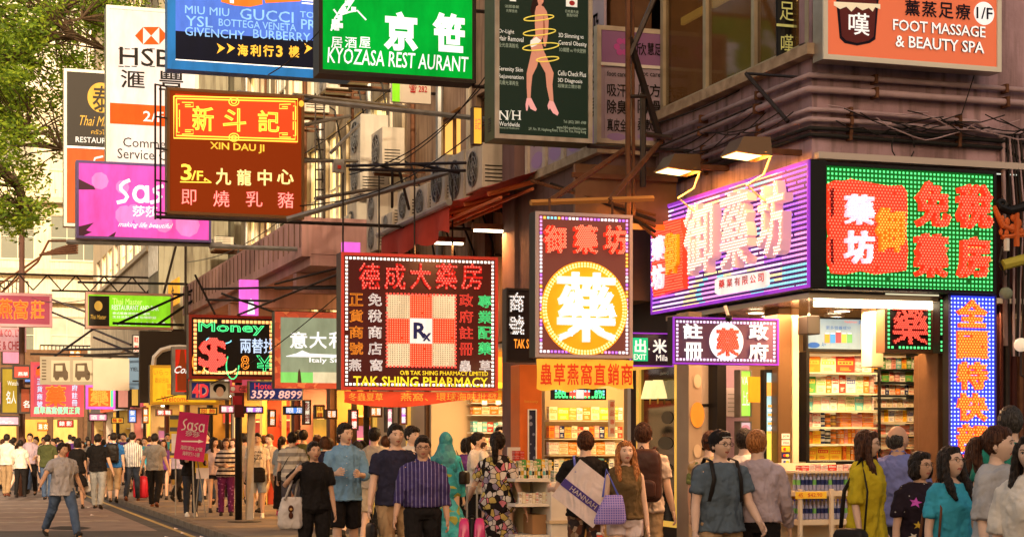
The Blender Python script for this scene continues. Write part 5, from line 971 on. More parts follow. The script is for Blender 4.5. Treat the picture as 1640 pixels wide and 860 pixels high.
# --- Thai restaurant vertical sign
Tm = Sign('restaurant_sign', 'tall black and orange Thai restaurant sign beside the bank sign', 'sign', (102, 113, 200, 364), a=36, t=.3, frame=.06, fm=M('grey_alu_frame', (.4,.38,.32)), face=M('charcoal_face', (.018, .014, .01), .5, spec=.2), side=M('grey_alu_frame', (.4,.38,.32)))
Tm.rect((107, 240, 196, 358), E('thai_orange', (.72, .13, .03), .75), 'panel', n=.014); Tm.rect((107, 236, 196, 239), M('print_white', (.85,.85,.85)), 'rule', n=.016); gp_ = E('thai_gold', (.9, .5, .08), .7)
Tm.disc((140, 133, 184, 181), gp_, 'disc', n=.012); Tm.text('泰', (148, 138, 178, 180), M('charcoal_face', (.05,.04,.03)), n=.02, bevel=.01); Tm.text('Thai Master', (128, 187, 196, 203), gp_, n=.012, shear=.4); Tm.text('ครัวไทย', (146, 208, 180, 216), gp_, n=.012); Tm.text('RESTAURANT', (121, 221, 194, 230), white_e, n=.012, bevel=.008)
Tm.line([(150, 261), (152, 254), (165, 251)], white_e, .02, .02, 'print')
# --- sasa billboard
Sa = Sign('cosmetics_billboard', 'wide pink cosmetics billboard with white rounded lettering', 'sign', (122, 262, 338, 385), a=29, t=.25, frame=.04, fm=M('purple_edge', (.1, .07, .2), .4), face=E('sasa_pink', (.9, .1, .5), .85), side=M('purple_edge', (.1,.07,.2)))
wh = E('sign_white_bright', (1,.95,.92), 1.1); pk2 = E('pale_pink', (.95, .25, .62), .85); dk2 = M('print_dark_plum', (.06, .02, .04), .5)
for c_, rr in (((200, 345), 16), ((215, 340), 13), ((232, 350), 18), ((262, 358), 15), ((196, 300), 11), ((300, 360), 20), ((160, 290), 14)): Sa.disc((c_[0]-rr, c_[1]-rr, c_[0]+rr, c_[1]+rr), pk2, 'printed_petal', n=.011+rr*.0001, th=.003, seg=9)
for pts in ([(126, 287), (150, 299), (153, 304), (126, 304)], [(126, 363), (150, 357), (138, 369), (147, 372), (126, 381)], [(170, 381), (186, 371), (182, 382)]): Sa.poly(pts, dk2, 'print', n=.014)
def sasa(s, b, mat, n, r):
    x0, y0, x1, y1 = b; w_ = (x1-x0)/4; h_ = y1-y0; L = []
    for k in (0, 2): X0 = x0+k*w_; L.append([(X0+w_*.85, y0+(0 if k == 0 else h_*.26)), (X0+w_*.52, y0+h_*(.1 if k == 0 else .32)), (X0+w_*.3, y0+h_*(.26 if k == 0 else .42)), (X0+w_*.32, y0+h_*(.42 if k == 0 else .52)), (X0+w_*.58, y0+h_*.6), (X0+w_*.7, y0+h_*.74), (X0+w_*.55, y0+h_*.92), (X0+w_*.08, y1)])
    for k in (1, 3): X0 = x0+k*w_; L.append([(X0+w_*.5+w_*.38*math.cos(t*.45), y0+h_*.62+h_*.32*math.sin(t*.45)) for t in range(15)]); L.append([(X0+w_*.88, y0+h_*.25), (X0+w_*.9, y1)])
    return s.lines(L, mat, r, n, 'lettering', 6)
sasa(Sa, (185, 289, 292, 325), wh, .014, .033); Sa.text('莎莎', (212, 330, 252, 348), wh, n=.014, bevel=.02); Sa.text('making life beautiful', (189, 357, 277, 367), wh, n=.014, shear=.45, bevel=.006)
arms(Sa, (Sa.w0-.05,), 7.5, greysteel, .04); Sa_b = MB().tube([(Sa.u0-.15, 29.1, Sa.w0-.06), (Sa.u1+.2, 29.1, Sa.w0-.02)], .04, 5).build('support_rail', greysteel, Sa.root)
# --- green Thai Master horizontal
G = Sign('restaurant_sign', 'lime green and black Thai restaurant and bar sign with small arrows', 'sign', (137, 469, 277, 527), a=42, t=.25, frame=.06, fm=M('pinkish_frame', (.5, .3, .25), .4), face=E('lime_face', (.28, .7, .02), .95), side=steel)
G.rect((142, 474, 175, 522), M('charcoal_face', (.05,.04,.03)), 'panel', n=.012); G.disc((151, 482, 164, 498), gp_, 'disc', n=.016, seg=20); G.text('Thai Master', (145, 504, 170, 511), gp_, n=.016, shear=.3)
for tx, b, m in (('Thai Master', (180, 478, 228, 488), E('lime_text', (.7, .95, .2), 1)), ('RESTAURANT AND BAR', (179, 489, 254, 497), white_e), ('泰式餐廳酒吧海鮮燒烤', (180, 500, 240, 504), white_e), ('生日派對 聚會 包場歡迎', (180, 506, 250, 510), white_e), ('中環廣場四樓', (183, 516, 209, 521), white_e)): G.text(tx, b, m, n=.012, bevel=.006)
for k in range(6): x = 214+k*9; G.poly([(x, 517), (x+3, 517), (x+3, 515.5), (x+6.5, 518.5), (x+3, 521.5), (x+3, 520), (x, 520)], white_e, 'arrow', n=.014)
arms(G, (G.w0, G.w1), 7.5, steel, .03); MB().tube([(G.u0+.7, 41.8, G.w0+.1), (G.u1+1.1, 41.8, G.w1+.4)], .03, 4).build('brace', black, G.root); MB().tube([(G.u1-.4, 41.8, G.w0+.1), (G.u1+1.1, 41.8, G.w1+.3)], .03, 4).build('brace', black, G.root); MB().tube([(G.u0+.6, 41.8, G.w0+.12), (G.u1+2, 41.8, G.w0+.1)], .03, 4).build('brace', black, G.root)
# --- bird nest sign left edge
N = Sign('shop_sign', 'dusky red sign with glowing bird nest characters cut off by the left edge', 'sign', (-40, 469, 84, 523), a=52, t=.25, frame=.08, fm=M('pink_trim', (.6, .3, .3), .4, emit=.15), face=M('plum_face', (.15, .03, .05), .5, emit=.25, ecol=(.8, .12, .15)), side=steel)
for ch, b in (('燕', (-4, 478, 20, 511)), ('窩', (21, 480, 45, 512)), ('莊', (49, 481, 71, 511))): N.text(ch, b, M('neon_red_core', (.7, .05, .01), emit=.9, ecol=(1, .08, .01)), n=.03, bevel=.03); N.text(ch, b, E('neon_orange_soft', (1, .35, .05), 1.3), n=.05, outline=True, bevel=.014)
arms(N, (N.w1+.1,), 7, steel, .03); 
mb = MB(); [mb.tube([(N.u0+k*.8, 52.1, N.w1+.1), (N.u0+.4+k*.8, 52.1, N.w1+.55)], .02, 4) for k in range(9)]; [mb.tube([(N.u0+.4+k*.8, 52.1, N.w1+.55), (N.u0+.8+k*.8, 52.1, N.w1+.1)], .02, 4) for k in range(9)]; mb.tube([(N.u0, 52.1, N.w1+.55), (7, 52.1, N.w1+.55)], .03, 5); mb.build('truss', steel, N.root)
N2 = Sign('shop_sign', 'pale pink sign with red company lettering cut off by the left edge', 'sign', (-40, 524, 42, 563), a=55, t=.2, frame=.05, fm=M('pink_trim', (.6,.3,.3)), face=E('rose_face', (.85, .4, .36), .75), side=steel)
rt = M('text_red', (.5, .02, .02), .5); N2.text('N & CO., LTD.', (-8, 528, 40, 541), rt, n=.012, bevel=.01); N2.text('ASURE & CHEST', (-26, 546, 40, 560), rt, n=.012, bevel=.01)
# --- printed truck banner & blank banner
P1 = Sign('cloth_banner', 'grey banner printed with two old vehicle photographs and faint side text', 'banner', (64, 571, 149, 616), a=39, t=.03, frame=0, fm=None, side=M('faded_print', (.36, .32, .24), .8, var=.3, scale=2))
pd_ = M('print_sepia', (.12, .09, .06), .8, var=.3); pl_ = M('print_sepia_light', (.5, .44, .32), .8)
for ox in (82, 117):
    P1.rect((ox, 577, ox+30, 611), pl_, 'printed_photo', n=.006); P1.poly([(ox+4, 582), (ox+22, 581), (ox+24, 592), (ox+27, 596), (ox+27, 604), (ox+3, 604)], pd_, 'printed_vehicle', n=.01); P1.rect((ox+7, 585, ox+18, 594), pl_, 'print', n=.014)
    for x in (ox+5, ox+19): P1.disc((x, 599, x+8, 609), pd_, 'print', n=.014, seg=12)
for k in range(7): P1.rect((67, 576+k*5, 74, 578+k*5), pd_, 'print', n=.006)
P2 = Sign('cloth_banner', 'blank white laced banner hanging beside the vehicle picture banner', 'banner', (149, 574, 207, 625), a=38, t=.03, frame=0, fm=None, side=M('blank_cloth', (.62, .55, .42), .85, var=.2, scale=2))
P3 = Sign('shop_sign', 'small blue grey sign with cut off word and arrow behind the blank banner', 'sign', (205, 572, 225, 623), a=39.5, t=.1, frame=0, fm=None, side=M('slate_blue', (.12, .2, .3), .5, emit=.1)); P3.text('YIEL', (208, 588, 222, 594), blackp, n=.01, bevel=.01); P3.rect((212, 609, 222, 611), blackp, 'arrow', n=.01)
for s_i in (P1, P2): MB().tube([(s_i.u0-.2, s_i.a+.06, s_i.w1+.05), (s_i.u1+.2, s_i.a+.06, s_i.w1+.05)], .025, 5).build('rail', steel, s_i.root); MB().tube([(s_i.u1, s_i.a+.06, s_i.w1+.05), (7.5, s_i.a+.06, s_i.w1+.3)], .025, 5).build('bracket', steel, s_i.root)
# --- pink herb sign far left
Pk = Sign('pharmacy_sign', 'pink neon herb sign with green bottom line and blue side characters', 'sign', (49, 580, 134, 667), a=47, t=.25, frame=.08, fm=E('pink_edge', (.9, .12, .12), .7), face=E('pink_face', (.8, .12, .18), .6), side=steel)
Pk.text('藥', (72, 617, 106, 651), M('neon_red_core', (.7,.05,.01)), n=.03, bevel=.05); Pk.text('藥', (72, 617, 106, 651), E('neon_orange_soft', (1,.35,.05), 1.3), n=.06, outline=True, bevel=.012)
for k, ch in enumerate('正貨商號'): Pk.text(ch, (59, 606+k*12, 68, 616+k*12), E('pale_blue', (.6, .75, 1), 1), n=.03, bevel=.015)
for k, ch in enumerate('府註冊'): Pk.text(ch, (115, 616+k*12, 124, 626+k*12), E('pale_blue', (.6,.75,1), 1), n=.03, bevel=.015)
Pk.text('蟲草燕窩優質正貨', (54, 651, 128, 663), E('neon_mint', (.35, 1, .5), 1.2), n=.03, bevel=.02); Pk.text('藥房', (56, 588, 90, 604), M('neon_red_core', (.7,.05,.01)), n=.03, bevel=.03)
Pk2 = Sign('pharmacy_sign', 'magenta edged red herb sign with green side to the right of pink herb sign', 'sign', (137, 616, 185, 655), a=50, t=.2, frame=.07, fm=E('magenta_edge', (.9, .15, .7), 1), face=M('neon_red_core', (.7,.05,.01)), side=steel)
Pk2.text('藥', (144, 620, 174, 650), E('neon_orange_soft', (1,.35,.05), 1.3), n=.03, outline=True, bevel=.02); Pk2.rect((177, 617, 184, 654), E('neon_green', (.1,1,.3), 1.5), 'panel', n=.02)
for lab, b, a_, fcol, tx, tcol in [('mustard watch shop sign with white lettering at far left', (1, 588, 30, 663), 53, (.45, .3, .03), '名人', (1, .95, .85)), ('brown upright sign beside the mustard watch sign', (31, 620, 50, 662), 51, (.4, .08, .03), '名', (1, .9, .8)),
        ('red sign with pale characters above the brown upright sign', (20, 584, 49, 607), 50, (.8, .1, .06), '燕華', (1, .6, .5)), ('glowing pink light box low at the far left', (-30, 665, 32, 682), 53, (1, .55, .65), '光', (1, .9, .9)),
        ('plain pinkish cloth sign right of the magenta edged sign', (186, 622, 208, 655), 46, (.75, .3, .2), '', (1, 1, 1)), ('small pink sign behind the mustard sign', (2, 560, 40, 584), 60, (.9, .3, .4), '', (1, 1, 1)), ('yellow lit upright sign above crowd near the far shops', (208, 600, 224, 652), 48, (.8, .45, .08), '', (1, 1, 1))]:
    z_ = Sign('shop_sign', lab, 'sign', b, a=a_, t=.2, frame=.05, fm=steel, face=E('fc_%d%d' % (b[0]+40, a_), fcol, .75), side=steel)
    if tx: x0, y0, x1, y1 = b; z_.text(tx, (x0+(x1-x0)*.3, y0+(y1-y0)*.5, x1-(x1-x0)*.15, y0+(y1-y0)*.78), white_e, n=.02, bevel=.015)
    if 'watch' in lab: z_.text('Watch', (12, 610, 29, 617), white_e, n=.02)
# --- black board with ring, welcome sign, cola sign, money sign
Bb = Sign('shop_sign', 'large plain black board sign with a white ring emblem', 'sign', (224, 530, 302, 645), a=35, t=.2, frame=.0, fm=None, side=M('matt_black', (.03, .022, .015), .6)); Bb.line([(245, 590), (247, 572), (258, 561), (272, 557), (288, 556), (300, 557)], whitepl, .05, .03, 'ring')
Wl = Sign('restaurant_sign', 'yellow backlit welcome sign with faded Japanese lettering', 'sign', (240, 585, 350, 648), a=33, t=.2, frame=.05, fm=M('yellow_frame', (.7, .4, .04), .5), face=E('welcome_yellow', (1, .5, .02), .85), side=steel)
wo = E('welcome_text', (.75, .25, .02), .7); Wl.text('いらっしゃい', (246, 592, 296, 601), wo, n=.012); Wl.text('歡迎光臨', (248, 605, 270, 613), wo, n=.012); Wl.text('Welcome', (258, 634, 302, 643), E('welcome_red', (.8, .1, .02), .7), n=.012, bevel=.015)
for k, ch in enumerate('寶寶'): Wl.text(ch, (267, 614+k*10, 275, 622+k*10), wo, n=.012)
Co = Sign('drink_sign', 'upright red cola sign with a bottle and white script behind the money sign', 'sign', (276, 555, 308, 632), a=31.5, t=.2, frame=.05, fm=greysteel, face=E('cola_red', (.75, .03, .01), .75), side=steel); Co.text('Cola', (279, 586, 306, 598), white_e, n=.02, shear=.4, bevel=.015)
Co.poly([(289, 560), (295, 560), (297, 580), (301, 590), (300, 625), (284, 625), (283, 590), (287, 580)], E('cola_dark', (.35, .05, .01), .5), 'printed_bottle', n=.012)
Mo = Sign('money_changer_sign', 'neon money changer sign with big red dollar and green letters', 'sign', (302, 505, 444, 607), a=30, t=.25, frame=.05, fm=M('dark_red_frame', (.25, .03, .02), .4), face=M('money_black', (.01, .007, .006), .5, spec=.2), side=steel)
Mo.led_border([E('bulb_orange', (1, .4, .12), 2.2)], .11, .07, .026, .015)
mg = E('neon_green', (.1,1,.3), 1.5); Mo.text('Money I', (317, 516, 440, 537), mg, n=.03, outline=True, bevel=.022); Mo.led_char('$', (316, 541, 364, 597), M('deep_red', (.3,.01,.01)), E('led_red_pink', (1,.2,.16), 2.3), .035, .011, .03, .05, n=.02)
Mo.text('兩替找', (384, 542, 440, 566), E('pale_blue', (.6,.75,1), 1), n=.03, bevel=.015); Mo.text('¥', (410, 569, 436, 595), mg, n=.03, outline=True, bevel=.012); Mo.text('8', (385, 569, 399, 592), E('neon_orange', (1,.3,.03), 1.6), n=.03, outline=True, bevel=.02)
for cx_, cy_, rx, ry, m in ((318, 580, 10, 18, no), (352, 590, 26, 8, E('led_gold', (1,.75,.25), 2)), (372, 585, 10, 22, ng), (350, 545, 20, 6, cols[2])): Mo.line([(cx_+rx*math.cos(t*.35), cy_+ry*math.sin(t*.35)) for t in range(12)], m, .01, .03, 'neon_tube')
D4 = Sign('cinema_sign', 'navy strip sign with red 4D and dark haired portrait panel', 'sign', (304, 610, 368, 640), a=30.2, t=.15, frame=.03, fm=alu, face=M('navy_face', (.02, .03, .14), .4, emit=.2), side=steel); D4.text('4D', (307, 614, 334, 637), E('sign_red', (.85, .05, .05), .8), n=.02, bevel=.03, back=whitepl, bn=.06)
D4.rect((336, 612, 366, 638), M('pale_print', (.6, .58, .52), .5), 'panel', n=.012); D4.disc((341, 614, 362, 630), blackp, 'printed_hair', n=.016, seg=16); D4.disc((346, 619, 358, 635), M('printed_face', (.6, .4, .3), .5), 'printed_face', n=.02, seg=16)
Ho = Sign('hotel_sign', 'navy strip sign with the glowing red hotel phone number', 'sign', (398, 610, 485, 641), a=29.8, t=.15, frame=.02, fm=alu, face=M('navy_face', (.02,.03,.14)), side=steel); Ho.text('Hotel', (407, 613, 436, 623), E('sign_red', (.85,.05,.05), .8), n=.02, bevel=.01); Ho.text('3599 8899', (401, 625, 484, 638), E('pale_rose', (1, .5, .4), 1), n=.02, bevel=.02, shear=.15)
It = Sign('restaurant_sign', 'sage green Italian restaurant sign with white characters in red frame', 'sign', (440, 500, 560, 622), a=27.5, t=.25, frame=.09, fm=M('ornate_red', (.3, .05, .03), .4, emit=.12, ecol=(1, .2, .08), stripe=('cells', 9, [(.55, .08, .04), (.7, .25, .1), (.4, .05, .03)])), face=E('sage', (.32, .36, .22), .75), side=steel)
for k, ch in enumerate('意大利'): It.text(ch, (464+k*31, 531, 492+k*31, 558), wh, n=.012, bevel=.02)
It.poly([(458, 570), (474, 566), (484, 561), (496, 566), (560, 569), (560, 573), (458, 571)], wh, 'print', n=.014); It.text('Italy Station', (495, 573, 575, 583), wh, n=.012, bevel=.015)
It.rect((446, 596, 501, 616), E('bright_green', (.25, .7, .15), .85), 'panel', n=.012); It.rect((501, 596, 556, 616), E('cream_face', (.9, .8, .5), .7), 'panel', n=.012); It.poly([(476, 616), (477, 596), (479, 590), (481, 596), (483, 616)], M('print_sepia', (.12,.09,.06)), 'print', n=.016)
arms(It, (It.w1+.05,), 7.6); arms(Mo, (Mo.w1+.08,), 7.6); arms(T, (T.w1+.04,), 7.8, steel, .02)
# distant orange gs sign behind column
Og = Sign('shop_sign', 'orange lit sign with white letters glimpsed beside the brown column', 'sign', (790, 436, 815, 612), a=24.5, t=.1, frame=0, fm=None, side=E('tangerine', (1, .32, .03), .8)); Og.text('gs', (796, 486, 812, 530), wh, n=.02, bevel=.03)
Mg = Sign('fashion_poster', 'magenta backlit fashion poster in the upper shop window below the pink canopy', 'poster', (384, 448, 414, 505), a=31, t=.1, frame=0, fm=None, side=E('magenta', (.9, .15, .7), .9)); Mg.poly([(396, 503), (398, 482), (402, 478), (406, 484), (408, 503)], wh, 'print', n=.01)
Mg2 = Sign('fashion_poster', 'small magenta poster just above the large black pharmacy sign', 'poster', (549, 388, 577, 410), a=24.5, t=.1, frame=0, fm=None, side=E('magenta', (.9,.15,.7), .9))
Ph2 = Sign('phone_sign', 'white and lime poster with red telephone number high on the beige wall', 'sign', (628, 122, 690, 165), a=25, t=.08, frame=0, fm=None, side=M('poster_white2', (.7, .62, .5), .6)); Ph2.text('☎ 282', (655, 136, 684, 150), M('text_red', (.5,.02,.02)), n=.01, bevel=.01); Ph2.rect((628, 124, 640, 163), E('lime_face', (.28,.7,.02), .95), 'print'); Ph2.text('健康美', (644, 124, 668, 134), blackp, n=.01)
Go = Sign('shop_sign', 'golden lit upright sign beside the slimming clinic sign', 'sign', (757, 172, 772, 232), a=20.6, t=.1, frame=.01, fm=steel, face=E('gold_face', (1, .5, .05), .9)); Go.text('記', (760, 190, 770, 208), E('neon_red', (1,.08,.05), 1.3), n=.012)

# many small lit signs receding down the street
rz_ = random.Random(31); words = '金珠錶藥酒茶麵髮鞋鐘衣粥甜糖寶飾眼影印足藝美食樓'; tn = 'amber red pink green white orange gold violet blue'.split()
tc_ = dict(amber=(1, .5, .05), red=(.9, .06, .03), pink=(.95, .3, .45), green=(.1, .7, .15), white=(1, .85, .6), orange=(1, .3, .03), gold=(.9, .55, .1), violet=(.6, .2, .9), blue=(.1, .3, .9))
cells_ = [(205, 655, 14, 22, 52), (228, 652, 10, 26, 46), (142, 662, 30, 12, 58), (178, 668, 20, 10, 62), (92, 672, 26, 12, 64), (60, 676, 18, 14, 70), (150, 590, 14, 26, 60), (230, 500, 26, 16, 55), (250, 655, 26, 11, 40), (318, 652, 30, 12, 38), (352, 648, 24, 14, 36), (392, 650, 30, 12, 34), (430, 655, 12, 28, 33), (455, 650, 34, 14, 31), (486, 640, 12, 40, 30.5), (504, 648, 16, 22, 30), (522, 655, 18, 16, 29), (560, 655, 14, 34, 28.4), (592, 650, 20, 18, 28.2), (618, 652, 12, 40, 28), (640, 650, 12, 30, 27.9), (24, 640, 14, 20, 66), (110, 560, 20, 12, 66), (212, 536, 12, 30, 50)]
NO = 'first second third fourth fifth sixth seventh eighth ninth tenth eleventh twelfth thirteenth fourteenth fifteenth sixteenth seventeenth eighteenth nineteenth twentieth twenty-first twenty-second twenty-third twenty-fourth twenty-fifth'.split()
for i, (x, y, w_, h_, a_) in enumerate(sorted(cells_)):
    cn = tn[i*5 % 9] if i % 3 else tn[(i//3) % 2*5]; c_ = tc_[cn]; up = h_ > w_; ch = words[i % len(words)]+words[(i*7+3) % len(words)]
    z_ = Sign('small_shop_sign', f'small {"upright" if up else "wide"} {cn} lit sign above the crowd, {NO[i]} from left', 'sign', (x, y, x+w_, y+h_), a=a_, t=.14, frame=.03, fm=[steel, rust][i % 2], face=E('small_'+cn, c_, .8), side=steel)
    m_ = white_e if cn not in ('white', 'gold', 'amber') else M('text_red', (.5, .02, .02), .5)
    for j in range(2): b_ = (x+w_*.2, y+h_*(.1+.45*j), x+w_*.8, y+h_*(.45+.45*j)) if up else (x+w_*(.1+.45*j), y+h_*.18, x+w_*(.45+.45*j), y+h_*.82); z_.text(ch[j], b_, m_, n=.012, bevel=.02)
# ================================================================ PEOPLE
FIN = []                                                   # (object, voxel, smooth iterations, displacement) finished together at the end
def tx_clouds(sz):
    t = bpy.data.textures.get('folds%g' % sz) or bpy.data.textures.new('folds%g' % sz, 'CLOUDS'); t.noise_scale = sz; return t
def remesh(o, vox, sm=4, disp=0., dsz=.1):
    m = o.modifiers.new('r', 'REMESH'); m.mode = 'VOXEL'; m.voxel_size = vox; m.use_smooth_shade = True
    if sm: k = o.modifiers.new('s', 'SMOOTH'); k.iterations = sm; k.factor = .6
    if disp: d = o.modifiers.new('d', 'DISPLACE'); d.texture = tx_clouds(dsz); d.strength = disp; d.mid_level = .32; d.texture_coords = 'LOCAL'
    if disp > .02: d = o.modifiers.new('d2', 'DISPLACE'); d.texture = tx_clouds(.035); d.strength = disp*.3; d.mid_level = .5; d.texture_coords = 'LOCAL'
    FIN.append(o)
SK = {'a': M('skin_light', (.64, .41, .29), .5, spec=.35, var=.12, scale=14), 'b': M('skin_tan', (.54, .32, .21), .5, var=.12, scale=14), 'c': M('skin_pale', (.68, .46, .34), .5, var=.1, scale=14)}
lipm = M('lips', (.36, .1, .08), .4); eyem = M('iris', (.015, .008, .006), .15); eyew = M('eye_white', (.6, .55, .5), .3); browm = M('eyebrow', (.03, .018, .012), .8)
def hairmat(key, c, c2):
    m = M('hair_'+key, c, .38); n = m.node_tree.nodes; l = m.node_tree.links; b = n['Principled BSDF']
    tc = n.new('ShaderNodeTexCoord'); mp = n.new('ShaderNodeMapping'); mp.inputs['Scale'].default_value = (130, 130, 9); l.new(tc.outputs['Object'], mp.inputs[0])
    nz = n.new('ShaderNodeTexNoise'); nz.inputs['Scale'].default_value = 1.; nz.inputs['Detail'].default_value = 3; l.new(mp.outputs[0], nz.inputs[0])
    mr = n.new('ShaderNodeMapRange'); mr.inputs[1].default_value = .4; mr.inputs[2].default_value = .65; l.new(nz.outputs[0], mr.inputs[0])
    x = n.new('ShaderNodeMix'); x.data_type = 'RGBA'; x.inputs[6].default_value = (*c, 1); x.inputs[7].default_value = (*c2, 1); l.new(mr.outputs[0], x.inputs[0]); l.new(x.outputs[2], b.inputs['Base Color'])
    bp = n.new('ShaderNodeBump'); bp.inputs['Strength'].default_value = .9; bp.inputs['Distance'].default_value = .012; l.new(nz.outputs[0], bp.inputs['Height']); l.new(bp.outputs[0], b.inputs['Normal']); return m
HAIR = {'black': hairmat('black', (.008, .006, .005), (.035, .024, .018)), 'brown': hairmat('brown', (.025, .01, .006), (.10, .04, .02)), 'ginger': hairmat('ginger', (.16, .05, .012), (.5, .2, .06)), 'grey': hairmat('dark_grey', (.02, .016, .014), (.08, .07, .06))}
HAIR_OLD = None if True else {'black': M('hair_black', (.012, .009, .008), .42, var=.4, scale=60, bump=.5, fine=90), 'brown': M('hair_brown', (.05, .02, .012), .42, var=.4, scale=60, bump=.5, fine=90), 'ginger': M('hair_ginger', (.32, .11, .03), .45, var=.5, scale=50, bump=.5, fine=90), 'grey': M('hair_dark_grey', (.035, .03, .028), .5, var=.4, scale=60, bump=.5)}
def fab(key, col, **k):
    d = dict(rough=.85, var=.35, scale=6, bump=.5, fine=12, fold=.05); d.update(k); return M('cloth_'+key, col, **d)
def head_mesh(female):
    """eye level at z = 0, face towards -y"""
    NU, NV = 52, 44; vs = []; fs = []; mi = []
    for i in range(NV+1):
        ph = math.pi*i/NV; z = math.cos(ph); rr = math.sin(ph)
        for j in range(NU):
            t = 2*math.pi*j/NU; x = rr*math.sin(t); y = -rr*math.cos(t)
            X = .076*x; Y = .095*y+(.008 if y > 0 else 0); Z = .118*z
            if z < 0:
                k = (-z)**1.6; X *= 1-(.34 if female else .26)*k; 
                if y < 0: Y *= 1+.02*k
                else: Y *= 1-.42*k
            X *= 1+.04*math.exp(-((z+.15)/.25)**2)*(1 if abs(x) > .5 else 0)
            if y < 0:
                ax = abs(X); d = 0
                d += (.019 if not female else .015)*math.exp(-(X/.0115)**2)*max(0, min(1, (.012-Z)/.046))*(1 if Z > -.037 else math.exp(-((Z+.037)/.006)**2))
                d += .006*math.exp(-((ax-.011)/.007)**2-((Z+.034)/.008)**2)
                d -= .0065*math.exp(-((ax-.031)/.015)**2-((Z-.001)/.010)**2)
                d += .004*math.exp(-((ax-.03)/.02)**2-((Z-.019)/.007)**2)
                d += .0035*math.exp(-((ax-.045)/.018)**2-((Z+.028)/.02)**2)
                d += .0062*math.exp(-(X/.021)**2-((Z+.059)/.0045)**2)+.0066*math.exp(-(X/.018)**2-((Z+.070)/.005)**2)-.002*math.exp(-(X/.024)**2-((Z+.0645)/.002)**2)
                d += .007*math.exp(-(X/.02)**2-((Z+.098)/.012)**2)
                Y -= d
            vs.append((X, Y, Z))
    for i in range(NV):
        for j in range(NU):
            a, b, c, d = i*NU+j, i*NU+(j+1) % NU, (i+1)*NU+(j+1) % NU, (i+1)*NU+j; fs.append((a, d, c, b))
            q = [sum(vs[k][n] for k in (a, b, c, d))/4 for n in range(3)]
            mi.append(1 if q[1] < -.05 and ((abs(q[0])/.023)**2+((q[2]+.065)/.0095)**2) < 1 else 0)
    mb = MB(); mb.v = vs; mb.f = fs; mb.m = mi
    for s in (-1, 1):
        mb.ball((s*.031, -.0805, .0005), (.0115, .0055, .0042), 10, 6, 3); mb.ball((s*.0305, -.0838, .0005), (.0055, .0042, .0044), 8, 6, 2)
        mb.tube([(s*.017, -.0855, .0035), (s*.024, -.088, .0082), (s*.034, -.0865, .008), (s*.044, -.0805, .003)], [.0012, .0022, .0022, .0012], 5, 2)
        mb.tube([(s*.014, -.0925, .018), (s*.026, -.0925, .0245), (s*.038, -.0885, .0245), (s*.050, -.079, .018)], [.0022, .0042, .0036, .0016], 5, 4, flat=.6)
        mb.ball((s*.0765, .012, -.012), (.008, .018, .029), 8, 8, 0); mb.ball((s*.079, .008, -.028), (.007, .010, .010), 6, 5, 0)
    return mb
HEADS = {f: head_mesh(f) for f in (0, 1)}
def hand_mb():
    """hangs along -z from the wrist at the origin, thumb towards -y, palm towards -x (right-hand side mirrored by caller)"""
    mb = MB(); mb.loft([(0, 0, .012, .021, .026), (0, 0, -.012, .02, .028), (0, 0, -.04, .0165, .038), (0, 0, -.075, .0155, .041), (0, 0, -.092, .011, .036)], 10)
    for k, (y, l) in enumerate(((-.029, .068), (-.0095, .077), (.0105, .072), (.0295, .056))):
        c = .35+.12*k; p = Vector((0, y, -.082)); pts = [p.copy()]; an = .12
        for seg in (.46, .3, .24): p = p+Vector((-math.sin(an)*l*seg, y*.05, -math.cos(an)*l*seg)); pts.append(p.copy()); an += c
        mb.tube(pts, [.0105, .0098, .0088, .0068], 7)
    mb.tube([(0, -.018, -.018), (-.008, -.038, -.04), (-.014, -.051, -.064), (-.021, -.054, -.088)], [.014, .0125, .0105, .008], 7)
    return mb
HAND = hand_mb()
def arm_dirs(sg, a):
    s, b, e, inn = [R(x) for x in a]
    return (Vector((sg*math.sin(b), -math.sin(s)*math.cos(b), -math.cos(s)*math.cos(b))), Vector((sg*math.sin(b-inn), -math.sin(s+e)*math.cos(b-inn), -math.cos(s+e)*math.cos(b-inn))))
